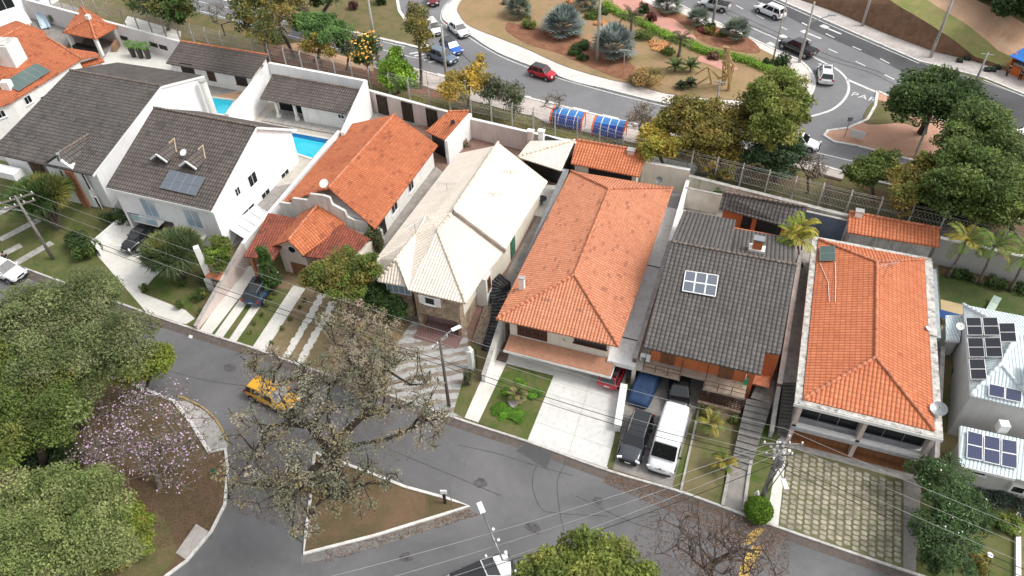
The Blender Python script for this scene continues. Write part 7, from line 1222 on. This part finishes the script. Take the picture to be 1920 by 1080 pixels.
for k, (p, q) in enumerate((((1776, 520), (1812, 452)), ((1834, 533), (1864, 462)), ((1893, 546), (1925, 478)))): g = G(*p); h = at(q[0], q[1], 6.3); palm(['left palm of three on the back lawn', 'middle palm of three on the back lawn, with a dead orange frond', 'right palm of three on the back lawn'][k], tuple(g), tuple(h), [(.14, .22, .04), (.2, .26, .05), (.35, .3, .05)], 15, 2.3, 1.7, .7, .13, group='three palms on the back lawn')
for k, (x, y, h) in enumerate(((1497, 452, 4.2), (1503, 425, 4.8), (1488, 440, 4.4))): g = G(1497+k*4, 500); palm(['yellow green palm cluster by the parapet, lower stem', 'yellow green palm cluster by the parapet, upper stem', 'yellow green palm cluster by the parapet, left stem'][k], tuple(g), tuple(at(x, y, 2+h)), [(.32, .33, .04), (.2, .27, .03), (.4, .36, .05)], 9, 1.9, 1.5, .55, .08, group='palm cluster between the grey roof and parapet house')
for k, px in enumerate(((1800, 520), (1862, 535), (1915, 548))): bush('low dark strip plant at the back lawn wall, %s' % ['left', 'middle', 'right'][k], *px, 14, .7, DRK, 1200, .09, stretch=1.6)
bush('leafy plant behind the water slide in the far left yard', 107, 42, 11, 1.8, MID, 1500, .14); bush('plant cluster in the dry corner behind the orange flue roof', 875, 275, 8, .8, BRN, 600, .1)
# --- verge trees behind the fence
V_ = lambda lab, cr, h, cols, base, **k: ptree(lab, cr, h, cols, base, group=FAR, **k)
V_('dark green tree at the top left behind the white back wall', [(300, 10, 45), (350, 20, 35), (265, -10, 35), (325, -25, 50)], 5.5, DRK+OLV[:1], (315, 55), nterm=90, nleaf=15000, size=.2, r0=.25, clump=1.3, rz=2.6)
V_('thin bare tree beside the left road', [(410, 30, 18)], 3.5, GRY, (423, 66), nterm=24, nleaf=300, size=.1, r0=.1, clump=.7, twigs=3, rz=1.8, bark=TRUNKG)
V_('tall olive tree with long leaning trunk at the pool pavilion corner', [(480, 5, 32), (460, 40, 28), (505, 60, 22), (475, -30, 40)], 9.0, OLV+DRK, (506, 108), nterm=80, nleaf=9000, size=.18, r0=.3, clump=1.2, rz=2.6)
V_('brown olive tree left of the flat topped green tree', [(525, 40, 32), (540, 10, 36), (500, 60, 20)], 5.5, GRY+OLV, (555, 112), nterm=80, nleaf=7500, size=.16, r0=.22, clump=1.1, rz=2.2)
V_('flat topped bright green tree behind the pool wall', [(595, 45, 42), (625, 70, 30), (570, 40, 26), (640, 50, 20)], 5.0, [(.08, .15, .04), (.1, .17, .05), (.05, .1, .03)], (590, 115), nterm=90, nleaf=14000, size=.15, r0=.22, clump=.9, rz=1.0)
V_('small yellow leaved tree below the flat topped green tree', [(585, 85, 26), (615, 100, 16), (575, 70, 10)], 3.5, YEL+OLV, (605, 125), nterm=40, nleaf=2800, size=.15, r0=.12, clump=.9, rz=1.5)
V_('dark small leaved tree left of the orange flowered tree', [(648, 78, 25), (655, 92, 18)], 4, DRK+GRY, (650, 130), nterm=50, nleaf=3500, size=.14, r0=.14, clump=.9, rz=1.5)
V_('dark tree carrying orange yellow blossom beside the tall lamp post', [(690, 90, 26), (680, 115, 18)], 3.8, DRK, (693, 142), nterm=50, nleaf=5000, size=.14, r0=.14, clump=.9, rz=1.8, extra=([(.7, .42, .1), (.75, .35, .08)], 220, .18))
V_('dense bright green rounded tree against the wire fence', [(745, 140, 34), (725, 150, 24), (762, 155, 22), (745, 120, 20)], 3.2, BRI, (748, 172), nterm=80, nleaf=16000, size=.16, r0=.2, clump=.95, rz=1.9)
V_('tall slender tree with bare dark trunk beside the junction', [(780, 55, 24), (795, 75, 20), (775, 25, 18), (790, 40, 16)], 7.0, OLV+DRK[:1]+GRY[:1], (789, 166), nterm=70, nleaf=5200, size=.15, r0=.18, clump=.95, rz=2.0, fork=.7)
V_('yellow gold tree beside the roundabout road', [(870, 155, 34), (845, 172, 22), (895, 150, 22), (900, 130, 12)], 3.8, YEL, (877, 198), nterm=80, nleaf=7500, size=.15, r0=.15, clump=.8, rz=1.6, twigs=1)
V_('small grey green tree right of the yellow gold tree, left one', [(925, 170, 22), (915, 185, 14)], 3.0, DRK+GRY, (918, 206), nterm=50, nleaf=4200, size=.13, r0=.12, clump=.8, rz=1.5); V_('small grey green tree right of the yellow gold tree, right one', [(958, 180, 24), (968, 195, 14)], 3.0, GRY+DRK[:2], (961, 222), nterm=55, nleaf=3600, size=.12, r0=.12, clump=.8, rz=1.5, twigs=1)
V_('nearly bare young tree before the bus shelters', [(1038, 190, 16)], 3.5, BRN, (1033, 243), nterm=22, nleaf=200, size=.1, r0=.07, clump=.6, twigs=3, rz=1.5, bark=TRUNKG); V_('bare twiggy grey tree right of the bus shelters', [(1195, 230, 26), (1205, 215, 20)], 3.5, BRN, (1205, 268), nterm=60, nleaf=1300, size=.09, r0=.12, clump=.7, twigs=3, rz=1.4, bark=TRUNKG)
V_('yellow olive tree behind the orange outbuilding', [(1225, 260, 36), (1255, 285, 30), (1215, 285, 24), (1245, 240, 20)], 3.6, [(.24, .2, .03), (.3, .22, .04), (.14, .15, .03)], (1245, 310), nterm=90, nleaf=10500, size=.16, r0=.16, clump=.85, rz=1.4)
V_('wide olive brown tree spreading over the lower road', [(1330, 225, 60), (1280, 215, 44), (1385, 235, 50), (1340, 260, 50), (1300, 240, 40)], 5.0, OLV, (1345, 318), nterm=200, nleaf=25000, size=.17, r0=.35, clump=1.1, rz=2.0, shell=.25)
V_('yellow leaved tree in front of the wide olive brown tree', [(1310, 290, 34), (1345, 300, 40), (1370, 285, 30)], 3.2, OLV+YEL[1:], (1350, 335), nterm=90, nleaf=9000, size=.15, r0=.18, clump=.8, rz=1.4, twigs=1)
V_('tall bright olive green tree over the roundabout exit', [(1450, 175, 40), (1480, 210, 38), (1425, 205, 40), (1450, 240, 46), (1490, 180, 22)], 6.8, [(.11, .14, .03), (.15, .17, .04), (.07, .1, .02), (.17, .16, .04)], (1455, 322), nterm=190, nleaf=30000, size=.17, r0=.3, clump=1.05, rz=2.8, shell=.3)
V_('blue green dense tree below the tall olive green tree', [(1450, 290, 40), (1480, 280, 30), (1420, 300, 28), (1465, 310, 30)], 3.4, [(.05, .085, .04), (.07, .11, .05), (.035, .06, .03)], (1455, 338), nterm=110, nleaf=16000, size=.15, r0=.2, clump=.9, rz=1.6)
V_('bare leafless tree left of the footpath slab', [(1522, 312, 28), (1515, 325, 18)], 3.0, BRN, (1516, 362), nterm=50, nleaf=500, size=.08, r0=.12, clump=.65, twigs=3, rz=1.3, bark=TRUNK)
V_('very wide dark green tree on the bare soil triangle', [(1745, 190, 62), (1700, 195, 42), (1795, 195, 50), (1750, 165, 44), (1720, 170, 36), (1810, 175, 30)], 5.6, [(.04, .07, .018), (.06, .095, .025), (.028, .05, .014)], (1728, 250), nterm=260, nleaf=40000, size=.17, r0=.4, clump=1.1, rz=1.9, bark=TRUNKD, shell=.3)
V_('green tree with yellow tips left of the huge tree', [(1640, 320, 36), (1615, 325, 30), (1660, 305, 26)], 4.0, MID, (1640, 378), nterm=90, nleaf=13000, size=.15, r0=.16, clump=.8, rz=1.3, bark=TRUNKG)
V_('olive tinged tree in front of the huge tree', [(1705, 345, 36), (1725, 325, 30), (1690, 375, 24)], 4.6, [(.1, .13, .03), (.16, .14, .035), (.2, .14, .04)], (1700, 402), nterm=90, nleaf=13000, size=.15, r0=.18, clump=.85, rz=1.8)
V_('huge mid green tree crowding the right edge', [(1830, 270, 60), (1795, 310, 50), (1870, 300, 55), (1850, 250, 44), (1780, 350, 46), (1840, 350, 60), (1815, 240, 34)], 6.5, [(.065, .1, .025), (.09, .13, .03), (.045, .075, .018), (.11, .14, .04)], (1825, 405), nterm=330, nleaf=56000, size=.17, r0=.45, clump=1.15, rz=3.0, shell=.3)
V_('second broad green tree at the right edge above the palms', [(1895, 390, 50), (1860, 400, 34), (1930, 350, 50), (1900, 345, 40)], 5.0, MID, (1905, 440), nterm=150, nleaf=26000, size=.16, r0=.3, clump=1.0, rz=2.2)
bush('dark shrub at the fence below the olive tinged tree', 1745, 400, 34, 2.6, DRK, 6000, .15, group=FAR); bush('bright shrub at the fence left of the palms', 1720, 405, 16, 1.6, MID, 1600, .13, group=FAR); bush('dark shrub mass under the huge tree', 1800, 410, 40, 2.4, DRK, 6000, .16, group=FAR)
bush('bushy dark tree mass by the top right corner, right one', 1905, 20, 42, 4, DRK, 6500, .28, world=tuple(at(1905, 25, 7))); bush('bushy dark tree mass by the top right corner, left one', 1860, 2, 30, 3.5, DRK, 4500, .28, world=tuple(at(1862, 4, 7))); bush('wide dark bush mass filling the top right corner', 1900, 5, 75, 5, DRK, 9000, .28, world=tuple(at(1915, 2, 7.5)))
bush('light green shrub on the bank top by the dark mass', 1882, 28, 12, 2, MID, 1000, .2, world=tuple(at(1882, 30, 6)))
bush('dark shrub on the left grass island top', 715, 8, 10, 1.6, DRK, 900, .18); bush('dark red shrub on the left grass island', 665, 18, 9, 1.2, [(.1, .05, .04)], 700, .16); ptree('broad dark tree standing on the grass island at the top', [(600, -20, 40), (640, -25, 40)], 6, DRK+OLV[:1], (605, 24), nterm=60, nleaf=7000, size=.22, r0=.25, clump=1.2, rz=2)
# --- roundabout garden
SIL = [(.26, .31, .29), (.33, .37, .35), (.2, .25, .23)]; SIL2 = [(.2, .24, .19), (.26, .29, .22), (.15, .19, .14)]
for k, (p, h, R, c) in enumerate((((1056, 66), 1.2, 3.2, SIL), ((1150, 108), 1.4, 3.3, SIL), ((972, 32), 1.0, 2.3, SIL2), ((1250, 22), 1.0, 2.6, SIL2), ((1306, 50), 1.0, 1.9, SIL2), ((1377, 76), 1.1, 2.2, SIL2), ((1098, 18), .9, 2.0, SIL2))): fanpalm(['large silver blue fan palm, left one of the big pair', 'large silver blue fan palm, right one of the big pair, before the lamp post', 'grey green fan palm at the left end of the mulch bed', 'grey green fan palm by the avenue pavement at the top', 'small grey green fan palm beside the pink gravel', 'grey green fan palm nearest the avenue lane arrow', 'small grey green fan palm above the big silver pair'][k], tuple(G(*p)), h, R, c, 34 if R > 3 else 24, 'fan palms on the roundabout')
DP = [(.09, .09, .05), (.13, .13, .06), (.06, .07, .03)]
for k, (p, h, L) in enumerate((((1182, 62), 2.2, 2.3), ((1272, 108), 2.4, 2.2))): g = G(*p); palm(['dusty feather palm behind the big silver pair', 'dusty feather palm beside the orange groundcover'][k], tuple(g), tuple(g+X3(0, 0, h)), DP, 15, L, 1.5, .5, .2, group='feather palms on the roundabout')
for k, (p, h) in enumerate((((1264, 137), .9), ((1293, 137), .9), ((1277, 168), .5), ((1293, 165), .6))): g = G(*p); palm(['green cycad, left of the front pair', 'green cycad, right of the front pair', 'small dark cycad, left one near the pavement', 'small dark cycad, right one near the pavement'][k], tuple(g), tuple(g+X3(0, 0, h)), [(.05, .11, .02), (.08, .15, .03)] if k < 2 else DRK, 22, 1.4 if k < 2 else .9, .9, .3, .14, group='cycads on the roundabout', name='cycad', cat='cycad', el0=.2)
for k, (x, y, r, h, c) in enumerate(((993, 52, 14, 1.2, MID), (1090, 92, 16, 1.0, DRK), (1076, 104, 12, .9, DRK), (1092, 114, 10, .7, DRK), (1466, 126, 14, 1.4, DRK), (1438, 124, 9, .9, DRK), (1112, 34, 14, .8, MID), (1128, 26, 12, .7, DRK), (1207, 72, 18, .9, MID), (1205, 28, 9, 1.6, DRK), (1222, 40, 9, 1.2, [(.12, .04, .035)]), (1338, 112, 10, .9, [(.14, .08, .05)]), (1331, 56, 9, .9, DRK), (1330, 64, 12, .9, OLV), (950, 9, 8, .8, BRN), (1252, 102, 12, .7, MID), (1355, 68, 10, .9, OLV), (1320, 62, 10, .6, [(.2, .05, .05)]))):
    bush(['green rounded shrub in the mulch left of the big silver palm', 'dark shrub, upper of the trio near the lamp post', 'dark shrub, left of the trio near the lamp post', 'dark shrub, lowest of the trio near the lamp post', 'dark shrub at the right tip of the roundabout', 'small dark shrub left of the right tip shrub', 'green shrub above the big silver pair', 'dark shrub above the big silver pair', 'green mound behind the right silver palm', 'dark shrub beside the pink gravel', 'dark red shrub beside the pink gravel', 'brown shrub on the small pink gravel patch', 'dark shrub near the avenue pavement', 'olive shrub near the avenue pavement', 'brown tuft at the roundabout left edge', 'green mound at the foot of the feather palm', 'olive shrub left of the avenue fan palm', 'red leaved shrub by the small fan palm'][k], x, y, r, h, c, 1600, .12, group='shrubs on the roundabout')
bush('large dry yellow brown shrub near the roundabout pavement', 1215, 158, 32, 1.9, [(.2, .15, .06), (.13, .12, .04), (.26, .17, .07)], 5500, .11, stretch=1.1); 
for k, (x, y, r) in enumerate(((1232, 88, 22), (1130, 46, 12), (1080, 4, 14), (1240, 94, 14))): bush(['orange groundcover patch between the palms', 'orange groundcover patch beside the lamp post', 'orange groundcover patch at the top edge', 'orange groundcover patch, lower fringe'][k], x, y, r, .35, OR_G, 1800, .14, 'groundcover', 'groundcover', 'orange groundcover on the roundabout', 1.2, 1)
HP = [(1135, 12), (1160, 28), (1200, 46), (1240, 66), (1262, 76), (1290, 86), (1320, 100), (1360, 108), (1400, 118), (1440, 134), (1485, 144)]; hp = smoothpts([tuple(G(*p)[:2]) for p in HP], 8, False); t = thing('hedge', (*hp[len(hp)//2], 2.1), 'long low winding bright green hedge across the roundabout', 'hedge')
n = 26000; idx = rng.integers(0, len(hp)-1, n); f = rng.uniform(0, 1, n)[:, None]; A_ = np.array(hp); C2 = A_[idx]*(1-f)+A_[idx+1]*f+rng.normal(0, .38, (n, 2)); C = np.concatenate([C2, 2.15+rng.uniform(.05, .55, (n, 1))], 1); quads_mesh('foliage', leafquads(C, .1, .5, .6), LEAF, t, tints(n, [(.14, .24, .03), (.2, .3, .04), (.1, .18, .02)])); MB().tube([Vector((*p, 2.3)) for p in hp], .25, 6).build('stems', TRUNK, t)
# leaf litter in the gutters and under the trees
def litter(name, px, n, cols, size=.06, label=None):
    q = [G(*p) for p in px]; u, v = rng.uniform(0, 1, n), rng.uniform(0, 1, n); A = [np.array(k) for k in q]; C = (A[0][None]*(1-u)[:, None]+A[1][None]*u[:, None])*(1-v)[:, None]+(A[3][None]*(1-u)[:, None]+A[2][None]*u[:, None])*v[:, None]; C[:, 2] += .03; o = quads_mesh(name, leafquads(C, size, .6, 5), LEAF, None, tints(n, cols)); tag(o, label, 'leaf litter', kind='stuff')
LIT = [(.13, .075, .045), (.1, .065, .045), (.17, .11, .07), (.07, .05, .04)]
litter('leaf_litter', [(1150, 885), (1480, 1000), (1440, 1040), (1130, 905)], 3000, LIT, .05, 'brown leaves scattered in the gutter by the garden kerb'); litter('leaf_litter', [(1200, 930), (1480, 1010), (1480, 1080), (1180, 1080)], 2500, LIT, .05, 'brown leaves on the asphalt under the leafless tree'); litter('leaf_litter', [(150, 880), (420, 860), (400, 1010), (180, 1050)], 7000, LIT, .05, 'fallen leaves and petals on the park soil'); litter('leaf_litter', [(585, 860), (860, 945), (700, 1000), (575, 1030)], 5000, LIT+GGR, .06, 'fallen leaves on the triangular island'); litter('leaf_litter', [(440, 700), (860, 800), (560, 1000), (430, 960)], 3500, LIT, .05, 'fallen leaves on the street round the island'); litter('leaf_litter', [(620, 1010), (880, 955), (900, 965), (600, 1060)], 1500, LIT, .05, 'leaves along the island kerb')
# verge tufts
litter('grass_tufts', [(480, 110), (1180, 262), (1190, 290), (500, 125)], 9000, [(.14, .13, .05), (.09, .11, .03), (.2, .15, .07)], .12, 'rough grass tufts along the fence verge'); litter('grass_tufts', [(1200, 280), (1760, 420), (1760, 440), (1200, 305)], 9000, [(.14, .13, .05), (.09, .11, .03), (.16, .11, .07)], .12, 'rough grass along the right fence verge')
for o in bpy.data.objects:
    if '_local' in o: del o['_local']
